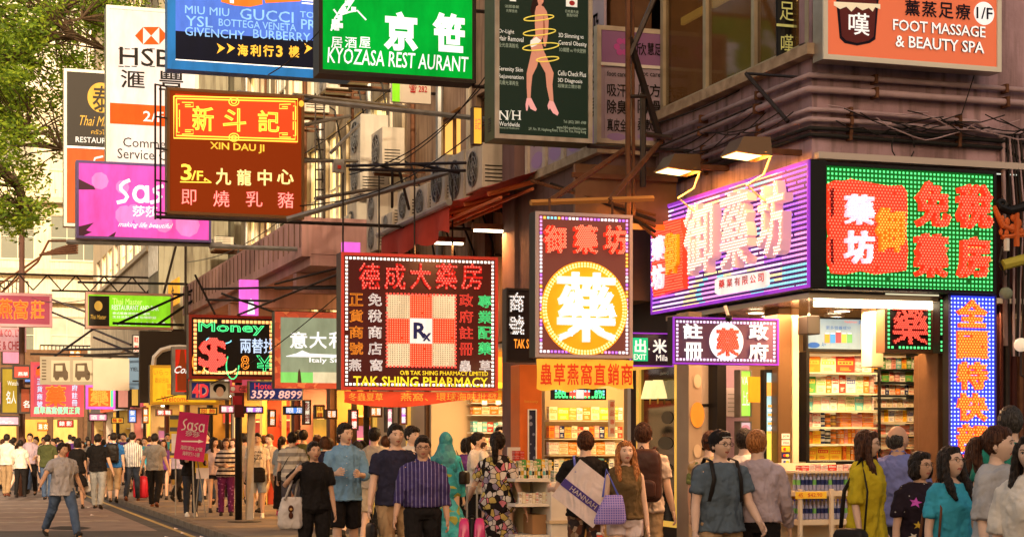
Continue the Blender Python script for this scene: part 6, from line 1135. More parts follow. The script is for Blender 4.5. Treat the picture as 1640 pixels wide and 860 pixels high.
def person(label, px, D, yaw, h, sex='m', top=None, bottom=None, hair='short', hc='black', skin='a', arms=((4, 8, 12, 4), (4, 8, 12, 4)), legs=((0, 0), (0, 0)), w=1., lod=1, sleeve='short', btype='trousers', z0=.12, ht=(0, 0), shoes=None, group=None, hem=.86, belt=False, vneck=0., prop=None, v=None, collar=None):
    X, Y = PD(px, D)
    root = thing('person', label, 'person', (X, Y, z0), group, rz=-TH+R(yaw)); local(root); k = h/1.70; fem = sex == 'f'
    vox = {0: .009, 1: .0125, 2: .019}[lod]; sm = {0: 5, 1: 4, 2: 3}[lod]
    sw = (.165 if not fem else .145)*w; hw = .088*w; B = lambda x, y, z: (x*k, y*k, z*k)
    # legs
    J = {}; low = 9
    for i, sg in enumerate((-1, 1)):
        s, kn = R(legs[i][0]), R(legs[i][1]); hip = Vector((sg*hw, 0, .90)); d1 = Vector((sg*.03, -math.sin(s), -math.cos(s))).normalized(); d2 = Vector((sg*.01, -math.sin(s-kn), -math.cos(s-kn))).normalized()
        knee = hip+d1*.42; ank = knee+d2*.40; J[sg] = (hip, knee, ank, s-kn); low = min(low, ank.z-.085)
    dz = -low
    def T(p): return Vector((p[0], p[1], p[2]+dz))*k
    tors = [(0, 0, .84, .10*w, .085), (0, 0, .90, (.158 if not fem else .165)*w, .108), (0, .005, .97, .152*w, .105), (0, 0, 1.07, (.138 if not fem else .118)*w, .094), (0, 0, 1.18, (.150 if not fem else .128)*w, .103), (0, -.005 if fem else 0, 1.26, (.162 if not fem else .138)*w, .112+(.018 if fem else 0)), (0, 0, 1.34, (.168 if not fem else .145)*w, .104), (0, .005, 1.395, (.155 if not fem else .132)*w, .084), (0, .01, 1.43, .105*w, .066), (0, .012, 1.455, .062, .056)]
    body = MB(); body.loft([tuple(x*k for x in (a, b, c+dz, d, e)) for a, b, c, d, e in tors], 18, p=2.3)
    body.tube([T((0, .012, 1.40)), T((0, .008, 1.48)), T((0, -.004+.0, 1.56))], [.062*k, (.056 if not fem else .048)*k, (.056 if not fem else .048)*k], 12)
    A = {}
    for i, sg in enumerate((-1, 1)):
        hip, knee, ank, _ = J[sg]
        body.tube([T(hip+Vector((0, 0, .0))), T(hip.lerp(knee, .45)), T(knee), T(knee.lerp(ank, .3)+Vector((0, .012, 0))), T(ank), T(ank+Vector((0, 0, -.03)))], [x*k*w for x in (.086, .075, .053, .055, .036, .036)], 12)
        body.tube([T(ank+Vector((0, .02, -.045))), T(ank+Vector((0, -.12, -.06)))], [.035*k, .028*k], 8)
        d1, d2 = arm_dirs(sg, arms[i]); sh = Vector((sg*sw, .008, 1.368)); el = sh+d1*.285; wr = el+d2*.245; A[sg] = (sh, el, wr, d1, d2)
        body.tube([T(sh-d1*.01-Vector((sg*.03, 0, 0))), T(sh+d1*.03), T(sh.lerp(el, .5)), T(el), T(el.lerp(wr, .3)), T(wr)], [x*k*(w if not fem else .86) for x in (.05, .054, .046, .037, .038, .026)], 10)
    bo = body.build('body', SK[skin], root); remesh(bo, vox*k, sm); bo['_head'] = 1
    bo['_k'] = k; hz = (1.585+dz)*k
    M_head = Matrix.Translation((0, -.012*k, hz)) @ Matrix.Rotation(R(ht[0]), 4, 'Z') @ Matrix.Rotation(R(-ht[1]), 4, 'X') @ Matrix.Scale(k*(.965 if fem else 1.), 4)
    HM = []
    for sg in (-1, 1):
        sh, el, wr, d1, d2 = A[sg]; zax = -d2; xax = Vector((1, 0, 0)); 
        if abs(zax.x) > .85: xax = Vector((0, -1, 0))
        yax = zax.cross(xax).normalized(); xax = yax.cross(zax).normalized(); m = Matrix((xax, yax, zax)).transposed().to_4x4()
        m = Matrix.Translation(T(wr)) @ m @ Matrix.Diagonal((sg, 1, 1, 1)).to_4x4() @ Matrix.Scale(k*(.9 if fem else 1.), 4); HM.append(m)
    EXTRA[bo.name] = (HEADS[1 if fem else 0], M_head, HM)
    # top
    if top:
        g = MB(); inf = .016 if lod < 2 else .02
        rr = [(a, b, c, d*1.02+inf+(.014 if c < 1.1 else .006 if c < 1.2 else 0), e+inf+(.016 if c < 1.2 else 0)) for a, b, c, d, e in tors if hem-.01 < c < 1.44]
        base = [(0, 0, hem, (rr[0][3]+.012), rr[0][4]+.012)] if not rr or rr[0][2] > hem+.015 else []
        if hem < .84:
            fl = .02+(.84-hem)*.16; base = [(0, 0, hem, .178*w+fl, .135+fl), (0, 0, (hem+.86)/2, .18*w+fl*.5, .135+fl*.5)]
        rr = base+[q for q in rr if q[2] > (base[-1][2] if base else 0)+.01]+[(0, .012, 1.447-vneck*.4, .088*w, .070)]
        g.loft([tuple(x*k for x in (a, b, c+dz, d, e)) for a, b, c, d, e in rr], 20, p=2.3)
        for sg in (-1, 1):
            sh, el, wr, d1, d2 = A[sg]; q = .86 if fem else 1.
            if sleeve == 'short': g.tube([T(sh-Vector((sg*.06, 0, -.012))), T(sh+d1*.02), T(sh.lerp(el, .35)), T(sh.lerp(el, .68))], [x*k*w*q for x in (.048, .058, .061, .062)], 12)
            elif sleeve == 'half': g.tube([T(sh-Vector((sg*.06, 0, -.012))), T(sh+d1*.02), T(sh.lerp(el, .6)), T(el-d1*.01)], [x*k*w*q for x in (.048, .060, .066, .07)], 12)
            elif sleeve in ('long', 'rolled'): e = wr-d2*.005 if sleeve == 'long' else el.lerp(wr, .45); g.tube([T(sh-Vector((sg*.06, 0, -.012))), T(sh+d1*.02), T(sh.lerp(el, .5)), T(el), T(el.lerp(e, .6)), T(e)], [x*k*w*q for x in (.048, .058, .058, .053, .05, .046 if sleeve == 'rolled' else .038)], 12)
            elif sleeve == 'none': g.tube([T(sh-Vector((sg*.07, 0, -.0))), T(sh-Vector((sg*.02, 0, -.0)))], [.05*k, .05*k], 10)
        to = g.build('shirt' if btype not in ('dress', 'maxi') else 'dress', top, root); remesh(to, vox*k, sm-1, .038*k if lod < 2 else .02, .09)
        if collar:
            c = MB(); z = 1.445
            for sg in (-1, 1): c.add([T(p) for p in ((0, -.072, z-.045), (sg*.05, -.095, z-.03), (sg*.085, -.03, z+.012), (sg*.06, .04, z+.035), (0, .068, z+.04), (0, .062, z+.055), (sg*.052, .03, z+.05), (sg*.058, -.03, z+.022), (0, -.07, z-.02))], [(0, 1, 2, 7, 8), (2, 3, 6, 7), (3, 4, 5, 6)])
            c.build('collar', collar, root)
    if bottom and btype not in ('dress', 'maxi'):
        g = MB(); inf = .010
        g.loft([tuple(x*k for x in (a, b, c+dz, d+inf, e+inf)) for a, b, c, d, e in tors[:3]]+[(0, 0, (1.0+dz)*k, .152*w*k, .108*k)], 18, p=2.3)
        if btype in ('skirt', 'longskirt'):
            z = .48 if btype == 'skirt' else .14; g.loft([(0, 0, (z+dz)*k, .20*w*k, .17*k), (0, 0, (.7+dz)*k, .178*w*k, .14*k), (0, 0, (.9+dz)*k, .165*w*k, .118*k)], 18)
        else:
            f = {'trousers': 1., 'shorts': .0, 'hotpants': -.5, 'capri': .5}[btype]
            for sg in (-1, 1):
                hip, knee, ank, _ = J[sg]
                if f > .9: pts = [hip+Vector((0, 0, .03)), hip.lerp(knee, .4), knee, knee.lerp(ank, .45)+Vector((0, .012, 0)), ank+Vector((0, .008, -.02))]; ra = (.094, .088, .068, .064, .056)
                elif f > .3: pts = [hip+Vector((0, 0, .03)), hip.lerp(knee, .4), knee, knee.lerp(ank, .5)]; ra = (.094, .088, .068, .064)
                elif f > -.2: pts = [hip+Vector((0, 0, .03)), hip.lerp(knee, .4), hip.lerp(knee, .93)]; ra = (.096, .095, .088)
                else: pts = [hip+Vector((0, 0, .03)), hip.lerp(knee, .15), hip.lerp(knee, .34)]; ra = (.094, .096, .098)
                g.tube([T(p) for p in pts], [x*k*w for x in ra], 12)
        remesh(g.build({'skirt': 'skirt', 'longskirt': 'skirt', 'shorts': 'shorts', 'hotpants': 'shorts'}.get(btype, 'trousers'), bottom, root), vox*k, sm-1, .022*k, .08)
        if belt: MB().loft([(0, 0, (.985+dz)*k, .168*w*k, .122*k), (0, 0, (1.015+dz)*k, .166*w*k, .120*k)], 18, p=2.3).build('belt', black, root)
    # shoes
    sm_ = shoes or M('shoe_black', (.02, .016, .014), .5)
    for sg in (-1, 1):
        hip, knee, ank, an = J[sg]; rot = Matrix.Rotation(-an*.8 if an < 0 else -an, 3, 'X'); g = MB(); c = ank
        def Q(x, y, z): return T(c+rot @ Vector((x, y, z)))
        for (z_, r, m_) in ((-.078, .044, 1), (-.055, .042, 0)):
            V_ = []
            for j in range(12): t = 2*math.pi*j/12; V_.append(Q(.044*math.cos(t)*(1 if math.sin(t) < 0 else .85), -.045+(.13 if math.sin(t) < 0 else .10)*math.sin(t), -.083))
        rings = [(-.045, .13, .10, .042, -.086), (-.045, .132, .10, .044, -.066), (-.04, .115, .09, .040, -.045), (-.02, .06, .065, .034, -.015), (-.005, .042, .05, .036, .02)]
        vs = []; n = 12
        for cy, fy, by, rx, z in rings:
            for j in range(n): t = 2*math.pi*j/n; st = math.sin(t); vs.append(Q(rx*math.cos(t), cy+(fy if st < 0 else by)*st, z))
        fs = [(i*n+j, i*n+(j+1) % n, (i+1)*n+(j+1) % n, (i+1)*n+j) for i in range(4) for j in range(n)]+[tuple(range(n))[::-1], tuple(4*n+j for j in range(n))]
        g.add(vs, fs); g.build('shoe', sm_, root, smooth=True)
    # hair, in head space
    if hair:
        g = MB(); HB = lambda c, r: g.ball(c, r, 16, 12)
        cap_ = lambda: (HB((0, .020, .024), (.087, .098, .108)), HB((0, -.012, .066), (.070, .072, .054)))
        if hair in ('short', 'fringe'): cap_(); HB((0, -.05, .088), (.058, .036, .026)) if hair == 'short' else HB((0, -.068, .062), (.066, .030, .036))
        if hair == 'spiky': cap_(); [HB((math.sin(j*1.3)*.05, -.05+.1*((j*37) % 10)/10, .105+.012*(j % 3)), (.018, .018, .026)) for j in range(12)]
        if hair == 'bald': HB((0, .04, -.005), (.085, .072, .075))
        if hair == 'bob': cap_(); HB((0, -.048, .085), (.06, .036, .028)); HB((0, .035, -.045), (.094, .075, .075)); HB((-.078, .0, -.03), (.022, .05, .075)); HB((.078, .0, -.03), (.022, .05, .075))
        if hair in ('long', 'longside'):
            cap_(); HB((0, -.045, .088), (.06, .036, .026)); g.loft([(0, .075, -.36, .05, .02), (0, .075, -.30, .09, .035), (0, .07, -.15, .105, .045), (0, .045, -.04, .098, .068), (0, .03, .04, .088, .085)], 16)
            for s in (-1, 1): g.tube([(s*.070, -.025, .06), (s*.088, -.022, -.02), (s*.094, -.02, -.11), (s*.098, -.045, -.21), (s*.085, -.075, -.31 if hair == 'longside' or s > 0 else -.24)], [.022, .026, .03, .034, .012], 9)
        if hair == 'ponytail': cap_(); HB((0, -.045, .088), (.058, .034, .026)); g.tube([(0, .105, .05), (0, .15, .03), (0, .16, -.06), (0, .14, -.18), (0, .12, -.28)], [.022, .034, .038, .03, .008], 10)
        if hair == 'bun': cap_(); HB((0, -.045, .086), (.058, .034, .026)); HB((0, .09, .105), (.045, .045, .042))
        mh = bpy.data.meshes.new('hair'); mh.from_pydata([M_head @ Vector(p) for p in g.v], [], g.f); mh.materials.append(HAIR[hc])
        ho = bpy.data.objects.new('hair', mh); COL.objects.link(ho); ho.parent = root; remesh(ho, (.0075 if lod == 0 else .010 if lod == 1 else .015)*k, 3 if lod < 2 else 2, .016*k, .025)
    root['_k'] = k
    P = type('P', (), {})(); P.root, P.k, P.T, P.A, P.MH, P.dz, P.J = root, k, T, A, M_head, dz, J
    Wm = Matrix.Translation(root.location) @ Matrix.Rotation(root.rotation_euler[2], 4, 'Z'); P.W = lambda p: Wm @ T(p); P.WH = lambda p: Wm @ (M_head @ Vector(p)); P.rz = root.rotation_euler[2]; P.top = to if top else None
    return P
EXTRA = {}
def headpart(P, mb, name, mat):
    me = MB(); me.v = [tuple(P.MH @ Vector(p)) for p in mb.v]; me.f = mb.f; me.m = mb.m; return me.build(name, mat, P.root, smooth=True)
def glasses(P, mat=None, shade=None):
    mb = MB()
    for s in (-1, 1):
        mb.tube([(s*.033+.021*math.cos(t*.5236), -.1005-.0*abs(t), .0+.0155*math.sin(t*.5236)) for t in range(13)], .0022, 5); mb.tube([(s*.053, -.099, .005), (s*.078, -.05, .006), (s*.080, .02, .0)], .0018, 4)
    mb.tube([(-.012, -.103, .004), (.012, -.103, .004)], .002, 4); headpart(P, mb, 'glasses', mat or black)
DEC = []
def decal(P, shapes, mat, name='printed_design'):         # flat print wrapped on the front of the shirt once it is finished; shapes = (verts2D, faces)
    DEC.append((P, shapes, mat, name))
def decal_text(P, body, x0, x1, z0, z1, mat, side=-1):
    vs, fs = tmesh(body, bevel=.01); decal(P, [([(x0+(x1-x0)*x, z0+(z1-z0)*y) for x, y, z in vs], fs, side)], mat, 'printed_lettering')
def star(cx, cz, r, rot=0):
    pts = [(cx, cz)]; fs = []
    for j in range(10): q = r if j % 2 == 0 else r*.42; pts.append((cx+q*math.sin(rot+j*math.pi/5), cz+q*math.cos(rot+j*math.pi/5)))
    for j in range(10): fs.append((0, 1+j, 1+(j+1) % 10))
    return (pts, fs, -1)
def held(P, name, label, cat, anchor):                    # a bag or tool carried by a person: its own top-level thing, in the person's axes
    o = thing(name, label, cat, P.W(anchor), rz=P.rz); local(o); o['_k'] = P.k
    return o, (lambda p: tuple((Vector(p)-Vector(anchor))*P.k))
def hbuild(mb, name, mat, o, f, vox=0, disp=0., smooth=True):
    mb.v = [f(p) for p in mb.v]; r = mb.build(name, mat, o, smooth=smooth)
    if vox: remesh(r, vox, 3, disp, .06)
    return r
def strap(P, o, f, pts, mat, r=.012, name='strap'): hbuild(MB().tube(pts, r, 6, flat=.35), name, mat, o, f)
def rbox(x0, x1, y0, y1, z0, z1, n=16, p=4.): c = ((x0+x1)/2, (y0+y1)/2); rx, ry = (x1-x0)/2, (y1-y0)/2; return MB().loft([(c[0], c[1], z0, rx*.8, ry*.8), (c[0], c[1], z0+(z1-z0)*.08, rx, ry), (c[0], c[1], z0+(z1-z0)*.75, rx, ry), (c[0], c[1], z1-(z1-z0)*.08, rx*.9, ry*.85), (c[0], c[1], z1, rx*.6, ry*.6)], n, p=p)
# ---- cloths
navy = fab('navy', (.02, .02, .045)); blk = fab('black', (.014, .012, .012)); jean = fab('jeans', (.07, .11, .2), var=.45, scale=6); lj = fab('light_jeans', (.35, .36, .36), var=.4, scale=6); dj = fab('dark_jeans', (.03, .035, .05), var=.4, scale=6)
wht = fab('white', (.72, .66, .58)); gry = fab('grey', (.26, .25, .24)); khaki = fab('khaki', (.36, .24, .13)); sky_ = fab('light_blue', (.16, .30, .46)); beig = fab('beige', (.45, .38, .3))
slate = fab('slate', (.09, .12, .15)); lilac_ = fab('lilac', (.42, .32, .38)); greenc = fab('olive_green', (.07, .08, .03)); peri = fab('periwinkle', (.17, .19, .42)); mustard = fab('mustard', (.52, .40, .02)); tealc = fab('teal', (.05, .36, .5)); lgrey = fab('light_grey', (.40, .39, .39)); purp = fab('purple', (.12, .04, .22))
wshoe = M('shoe_white', (.7, .68, .62), .6); bshoe = M('shoe_brown', (.14, .05, .03), .5)
leather = M('black_leather', (.018, .014, .012), .4, var=.3, scale=8, bump=.2)
WALK = ((22, 12), (-18, 22)); WALK2 = ((-20, 24), (20, 10)); STAND = ((2, 3), (-2, 3))
AR = ((6, 8, 14, 4), (6, 8, 14, 4))
# ---- foreground, left to right
p = person('man in grey-blue short sleeved shirt and jeans striding across the road at left', 100, 30.6, 38, 1.72, top=fab('blue_grey_shirt', (.38, .37, .40)), bottom=jean, hair='short', skin='b', arms=((18, 34, 22, 0), (-12, 22, 20, 0)), legs=((-26, 18), (30, 8)), w=1.12, lod=1, z0=0, ht=(18, 0), hem=.80, collar=fab('blue_grey_shirt', (.38,.37,.40)))
p = person('man in black tee and pale jeans walking away with a white plastic bag', 157, 40.2, 176, 1.70, top=blk, bottom=lj, arms=((4, 14, 16, 0), (2, 14, 20, 0)), legs=((-8, 12), (10, 4)), w=1.1)
o, f = held(p, 'plastic_bag', 'white plastic carrier bag hanging from hand of black tee man', 'bag', (.3, -.05, .62)); hbuild(MB().loft([(.3, -.05, .38, .09, .06), (.3, -.05, .42, .13, .08), (.3, -.05, .55, .12, .07), (.3, -.05, .66, .05, .03), (.3, -.05, .76, .015, .015)], 14), 'bag_body', M('white_plastic', (.75, .7, .65), .35, var=.2, scale=12), o, f, .02, .02)
p = person('man in white and navy vertically striped shirt walking away', 212, 45, 182, 1.77, top=fab('vstripe', (.68, .62, .56), stripe=('v', 22, .32), col2=(.05, .06, .09)), bottom=dj, sleeve='rolled', arms=((8, 12, 18, 0), (-8, 14, 10, 0)), legs=((14, 6), (-12, 18)), shoes=bshoe)
o, f = held(p, 'shoulder_bag', 'black shoulder bag hanging at side of the striped shirt man', 'bag', (.26, 0, 1.0)); hbuild(rbox(.19, .33, -.16, .16, .95, 1.22), 'bag_body', leather, o, f, .02, .01); strap(p, o, f, [(.24, -.1, 1.18), (.2, -.03, 1.44), (.24, .12, 1.18)], leather)
p = person('man in fitted grey tee and black trousers walking away on pavement', 248, 41, 178, 1.72, top=gry, bottom=blk, arms=((6, 14, 12, 0), (-10, 16, 12, 0)), legs=((-10, 20), (12, 4)), w=1.05, shoes=bshoe)
p = person('woman in short black dress seen from behind near the kerb', 124, 40, 185, 1.60, 'f', top=blk, btype='dress', hair='bob', legs=((8, 4), (-8, 10)), hem=.55, skin='b')
p = person('man in dark olive tee walking away left of the black tee man', 76, 46, 180, 1.70, top=greenc, bottom=jean, legs=((-8, 10), (10, 4)), w=1.08)
p = person('slim youth in white and black raglan tee with a thin cross strap', 33, 48, 182, 1.55, top=wht, bottom=blk, legs=((6, 4), (-6, 8)), w=.95, arms=((4, 12, 24, 0), (4, 12, 24, 0)))
o, f = held(p, 'cross_body_bag', 'small beige cross-body bag of the raglan tee youth', 'bag', (.2, 0, .9)); hbuild(rbox(.16, .24, -.08, .08, .82, .98), 'bag_body', beig, o, f); strap(p, o, f, [(.2, .05, .97), (.02, .15, 1.25), (-.14, .06, 1.44)], blk, .008)
p = person('man in pale pink shirt and dark trousers walking toward the camera far left', 48, 50, 5, 1.75, top=lilac_, bottom=blk, sleeve='rolled', legs=((12, 4), (-10, 12)), skin='b', arms=((2, 10, 20, 0), (26, 8, 45, 10)))
p = person('man in loose white shirt and tan trousers with a grey bag at left edge', 11, 49, 170, 1.72, top=wht, bottom=khaki, sleeve='half', legs=((-8, 8), (8, 4)), shoes=bshoe)
o, f = held(p, 'shoulder_bag', 'grey cloth shoulder bag on the man at the left edge', 'bag', (.24, 0, 1.0)); hbuild(rbox(.18, .30, -.15, .15, .92, 1.2), 'bag_body', gry, o, f); strap(p, o, f, [(.24, -.1, 1.18), (.17, 0, 1.44), (.24, .1, 1.18)], gry)
p = person('man in blue tee and khaki shorts walking away with a black backpack', 182, 44, 182, 1.75, top=fab('royal_blue', (.03, .14, .4)), bottom=khaki, btype='capri', legs=((-10, 16), (12, 4)), w=1.08)
def backpack(P, label, mat, w_=.16, h_=.46, d_=.16, z=.98, rim=None):
    o, f = held(P, 'backpack', label, 'backpack', (0, .2, z)); y = .13
    hbuild(rbox(-w_, w_, y, y+d_, z, z+h_), 'bag_body', mat, o, f, .014, .012); hbuild(rbox(-w_*.75, w_*.75, y+d_-.02, y+d_+.05, z+.04, z+h_*.42), 'front_pocket', mat, o, f, .014, .008)
    for s in (-1, 1): strap(P, o, f, [(s*.11, y+.03, z+h_-.04), (s*.115, .06, 1.475), (s*.12, -.06, 1.45), (s*.125, -.135, 1.3), (s*.15, -.10, 1.12), (s*.16, .05, 1.05), (s*.13, y+.03, z+.08)], rim or mat, .019)
    hbuild(MB().tube([(-.03, y+.05, z+h_-.01), (0, y+.06, z+h_+.03), (.03, y+.05, z+h_-.01)], .008, 5), 'handle', rim or mat, o, f); return o
backpack(p, 'black backpack on man in blue tee', leather)
ph1 = person('placard holder in black jacket and grey jeans hidden behind the pink placard', 306, 36, 25, 1.66, top=blk, bottom=dj, sleeve='long', legs=((4, 4), (-4, 4)), shoes=wshoe, arms=((30, 10, 70, 10), (30, 10, 60, 10)))
p = person('girl with long black hair in pale tee and denim shorts', 343, 38, 20, 1.62, 'f', top=fab('pale_pink', (.62, .45, .42)), bottom=dj, btype='hotpants', hair='long', legs=((6, 6), (-4, 4)), w=.95, skin='a', ht=(30, 0))
p = person('woman in black and white striped top and purple patterned trousers', 362, 36.4, 8, 1.60, 'f', top=fab('hstripe', (.7, .64, .6), stripe=('h', 11, .42), col2=(.03, .02, .03)), bottom=fab('plum', (.13, .02, .10), stripe=('vor', 14, .25), col2=(.3, .1, .3)), hair='bob', hc='brown', sleeve='half', arms=((18, 8, 75, 40), (18, 8, 70, 40)), w=1.05)
p = person('young man in white slogan tee and pale denim shorts facing the camera', 412, 35.2, 6, 1.70, top=wht, bottom=fab('pale_denim', (.35, .4, .48)), btype='shorts', hair='short', shoes=wshoe, lod=0, arms=((2, 9, 12, 2), (2, 9, 12, 2)))
for k, t in enumerate(('NATURAL', 'BORN', 'BALLER')): decal_text(p, t, *((-.115, .115), (-.07, .07), (-.105, .105))[k], 1.30-k*.062, 1.345-k*.062, blk)
o, f = held(p, 'messenger_bag', 'dark leather messenger bag across the slogan tee youth', 'bag', (.0, -.18, .85)); hbuild(rbox(-.17, .17, -.2, -.12, .72, 1.02), 'bag_body', leather, o, f, .014, .008); strap(p, o, f, [(-.15, -.15, 1.0), (0, -.15, 1.2), (.13, -.02, 1.46), (.1, .13, 1.3), (-.1, .17, 1.0)], leather, .014)
p = person('woman with ponytail in pale blue top and long black skirt walking away', 452, 36.5, 160, 1.64, 'f', top=fab('mist_blue', (.38, .46, .5)), bottom=blk, btype='longskirt', hair='ponytail', sleeve='half', shoes=M('shoe_pink', (.6, .1, .2), .5))
p = person('man in grey and white banded tee seen from behind with a thin strap', 468, 31, 172, 1.70, top=fab('bands', (.62, .56, .48), stripe=('h', 7, .45), col2=(.3, .27, .25)), bottom=fab('charcoal', (.06, .055, .07)), arms=((4, 20, 12, 0), (8, 14, 20, 0)), lod=1, w=1.05, legs=((6, 2), (-4, 6)))
o, f = held(p, 'cross_body_bag', 'black sling bag of banded tee man', 'bag', (.2, 0, .95)); hbuild(rbox(.17, .26, -.1, .1, .84, 1.02), 'bag_body', leather, o, f); strap(p, o, f, [(.2, .08, 1.0), (.04, .15, 1.25), (-.14, .05, 1.44)], blk, .011)
p = person('woman in plain black tee and black trousers carrying white tote on her shoulder', 503, 19.4, 14, 1.56, 'f', top=blk, bottom=blk, hair='short', skin='b', arms=((15, 45, 118, 70), (4, 10, 14, 4)), w=1.12, lod=0, ht=(10, 4), hem=.84)
o, f = held(p, 'tote_bag', 'white canvas tote with a small round brown printed figure', 'bag', (-.27, -.05, .9)); hbuild(MB().loft([(-.30, -.09, .66, .12, .045), (-.30, -.09, .70, .15, .06), (-.30, -.09, .85, .145, .055), (-.28, -.08, 1.0, .125, .018), (-.28, -.08, 1.04, .12, .010)], 20, p=3.2), 'bag_body', fab('canvas', (.5, .46, .44)), o, f, .012, .02); strap(p, o, f, [(-.37, -.12, 1.0), (-.2, -.06, 1.42), (-.15, .05, 1.46), (-.24, -.02, 1.0)], fab('canvas', (.5,.46,.44)), .014)
hbuild(MB().ball((-.30, -.168, .90), (.032, .006, .045), 10, 8).ball((-.30, -.168, .82), (.028, .006, .04), 10, 8), 'printed_figure', M('tote_print', (.06, .02, .01), .7), o, f); hbuild(MB().ball((-.30, -.175, .895), (.018, .004, .014), 8, 6), 'printed_figure', M('tote_print2', (.5, .3, .1), .7), o, f)
p = person('tall man in light blue rolled sleeve shirt and black shorts clasping his hands', 553, 21, 12, 1.78, top=sky_, bottom=blk, btype='shorts', sleeve='rolled', hair='short', arms=((12, 14, 88, 38), (12, 14, 84, 38)), lod=0, ht=(28, -2), hem=.83, legs=((10, 6), (-6, 10)), collar=sky_)
MBb = MB(); [MBb.ball((0, -.145-.002*(z < 1.2), z), (.005, .003, .005), 6, 4) for z in (1.33, 1.25, 1.17, 1.09, 1.0)]; MBb.v = [tuple(p.T(q)) for q in MBb.v]; MBb.build('button', whitepl, p.root)
p = person('man in pale taupe tee seen from behind beside the blue shirt man', 600, 25.5, 160, 1.75, top=beig, bottom=fab('sand', (.5, .4, .28)), btype='shorts', arms=((2, 12, 14, 0), (2, 10, 12, 0)), legs=((8, 8), (-8, 12)))
p = person('man in dark navy v-neck tee and khaki trousers carrying a briefcase', 634, 19.0, 14, 1.76, top=fab('ink_navy', (.025, .025, .05)), bottom=khaki, arms=((6, 12, 6, 2), (4, 9, 14, 4)), w=1.12, lod=0, legs=((12, 4), (-10, 12)), vneck=.05, ht=(6, 2))
o, f = held(p, 'briefcase', 'black soft briefcase in the hand of navy tee man', 'bag', (-.27, -.1, .75)); hbuild(rbox(-.32, -.24, -.32, .08, .38, .68), 'bag_body', leather, o, f, .014, .006); strap(p, o, f, [(-.28, -.2, .66), (-.28, -.12, .78), (-.28, -.03, .66)], leather, .009, 'handle')
person('young man in white shirt with bowl cut hair behind the navy tee man', 660, 22.5, 28, 1.75, top=wht, bottom=dj, hair='fringe', lod=1, ht=(20, 4), skin='c', collar=wht)
p = person('man with glasses in purple striped shirt with rolled sleeves and belt', 677, 17.4, 6, 1.62, top=fab('purple_stripe', (.05, .035, .13), stripe=('v', 26, .16), col2=(.28, .25, .42)), bottom=blk, sleeve='rolled', arms=((8, 13, 16, 2), (0, 10, 10, 4)), w=1.08, lod=0, legs=((8, 4), (-8, 10)), hem=.955, belt=True, skin='b', collar=fab('purple_stripe', (.05,.035,.13)), vneck=.03)
glasses(p)
p = person('woman in turquoise and yellow patterned headscarf and robe turned away', 714, 23, 165, 1.66, 'f', top=fab('batik', (.05, .38, .42), stripe=('cells', 11, [(.05, .42, .48), (.35, .38, .08), (.04, .30, .34), (.08, .42, .5), (.05, .36, .45)])), btype='maxi', hair=None, sleeve='long', hem=.12, w=1.12)
sc = MB(); sc.ball((0, .012, .02), (.094, .105, .122), 16, 12); sc.loft([(0, .04, -.42, .19, .10), (0, .04, -.26, .20, .13), (0, .03, -.12, .13, .12), (0, .02, -.02, .09, .10)], 16); hp = headpart(p, sc, 'headscarf', fab('scarf', (.05, .25, .3), stripe=('cells', 12, [(.05, .28, .33), (.07, .22, .28), (.08, .3, .32), (.04, .22, .27)]))); remesh(hp, .014, 3, .02, .08)
o, f = held(p, 'shoulder_bag', 'black shoulder bag with white trim on the headscarf woman', 'bag', (-.2, 0, 1.1)); hbuild(rbox(-.32, -.2, -.12, .12, 1.02, 1.2), 'bag_body', leather, o, f, .014); strap(p, o, f, [(-.26, -.08, 1.19), (-.15, 0, 1.47), (-.26, .08, 1.19)], leather)
person('short haired woman in dark purple top and black skirt by cosmetics shop', 748, 25, 30, 1.60, 'f', top=purp, bottom=blk, btype='skirt', hair='bob', ht=(20, 0), arms=((10, 8, 70, 20), (10, 8, 60, 20)))
wb = person('woman in white top with black hair holding a baby', 766, 24, 60, 1.68, 'f', top=wht, bottom=blk, btype='longskirt', hair='ponytail', ht=(20, 0), arms=((20, 8, 80, 20), (25, 8, 80, 20)))
bb = person('toddler in pale romper held in arms of the woman in white', 775, 23.6, 80, .78, top=wht, bottom=beig, btype='shorts', hair='short', hc='brown', lod=1, z0=.98, arms=((30, 20, 30, 10), (30, 20, 30, 10)), legs=((60, 60), (60, 60)), w=1.25, skin='c', hem=.8)
p = person('woman with ponytail in maxi dress of black, white and yellow pattern, turned away', 797, 18.2, 168, 1.66, 'f', top=fab('mosaic', (.6, .55, .5), stripe=('cells', 17, [(.62, .56, .5), (.02, .015, .015), (.55, .42, .12), (.6, .2, .25), (.65, .6, .55), (.3, .25, .35)]), col2=(.015, .012, .012)), btype='maxi', hair='ponytail', hem=.12, arms=((-4, 18, 10, 0), (14, 26, 30, 0)), lod=0, w=1.02)
MB().loft([(0, 0, (1.06+p.dz)*p.k, .142*p.k, .118*p.k), (0, 0, (1.10+p.dz)*p.k, .142*p.k, .118*p.k)], 18, p=2.3).build('belt', blk, p.root)
person('man in striped tank with dark hair facing the camera inside cosmetics shop', 802, 25.5, 0, 1.78, top=fab('peach_stripe', (.6, .5, .4), stripe=('h', 26, .4), col2=(.3, .25, .2)), bottom=blk, w=1.1)
person('shop assistant in white uniform standing beside orange pillar', 836, 21.6, -60, 1.70, top=wht, bottom=blk, ht=(-20, 0))
sb = thing('suitcase', 'tall magenta hard shell suitcase with black centre band', 'suitcase', (*PD(756, 17.6), .12), rz=-TH); local(sb); mg_ = M('magenta_shell', (.55, .03, .16), .25, var=.15, spec=.7)
for s in (-1, 1): sbx = rbox(min(s*.018, s*.135), max(s*.018, s*.135), -.19, .19, .06, .80, 20, 9.); sbx.build('shell', mg_, sb, smooth=True)
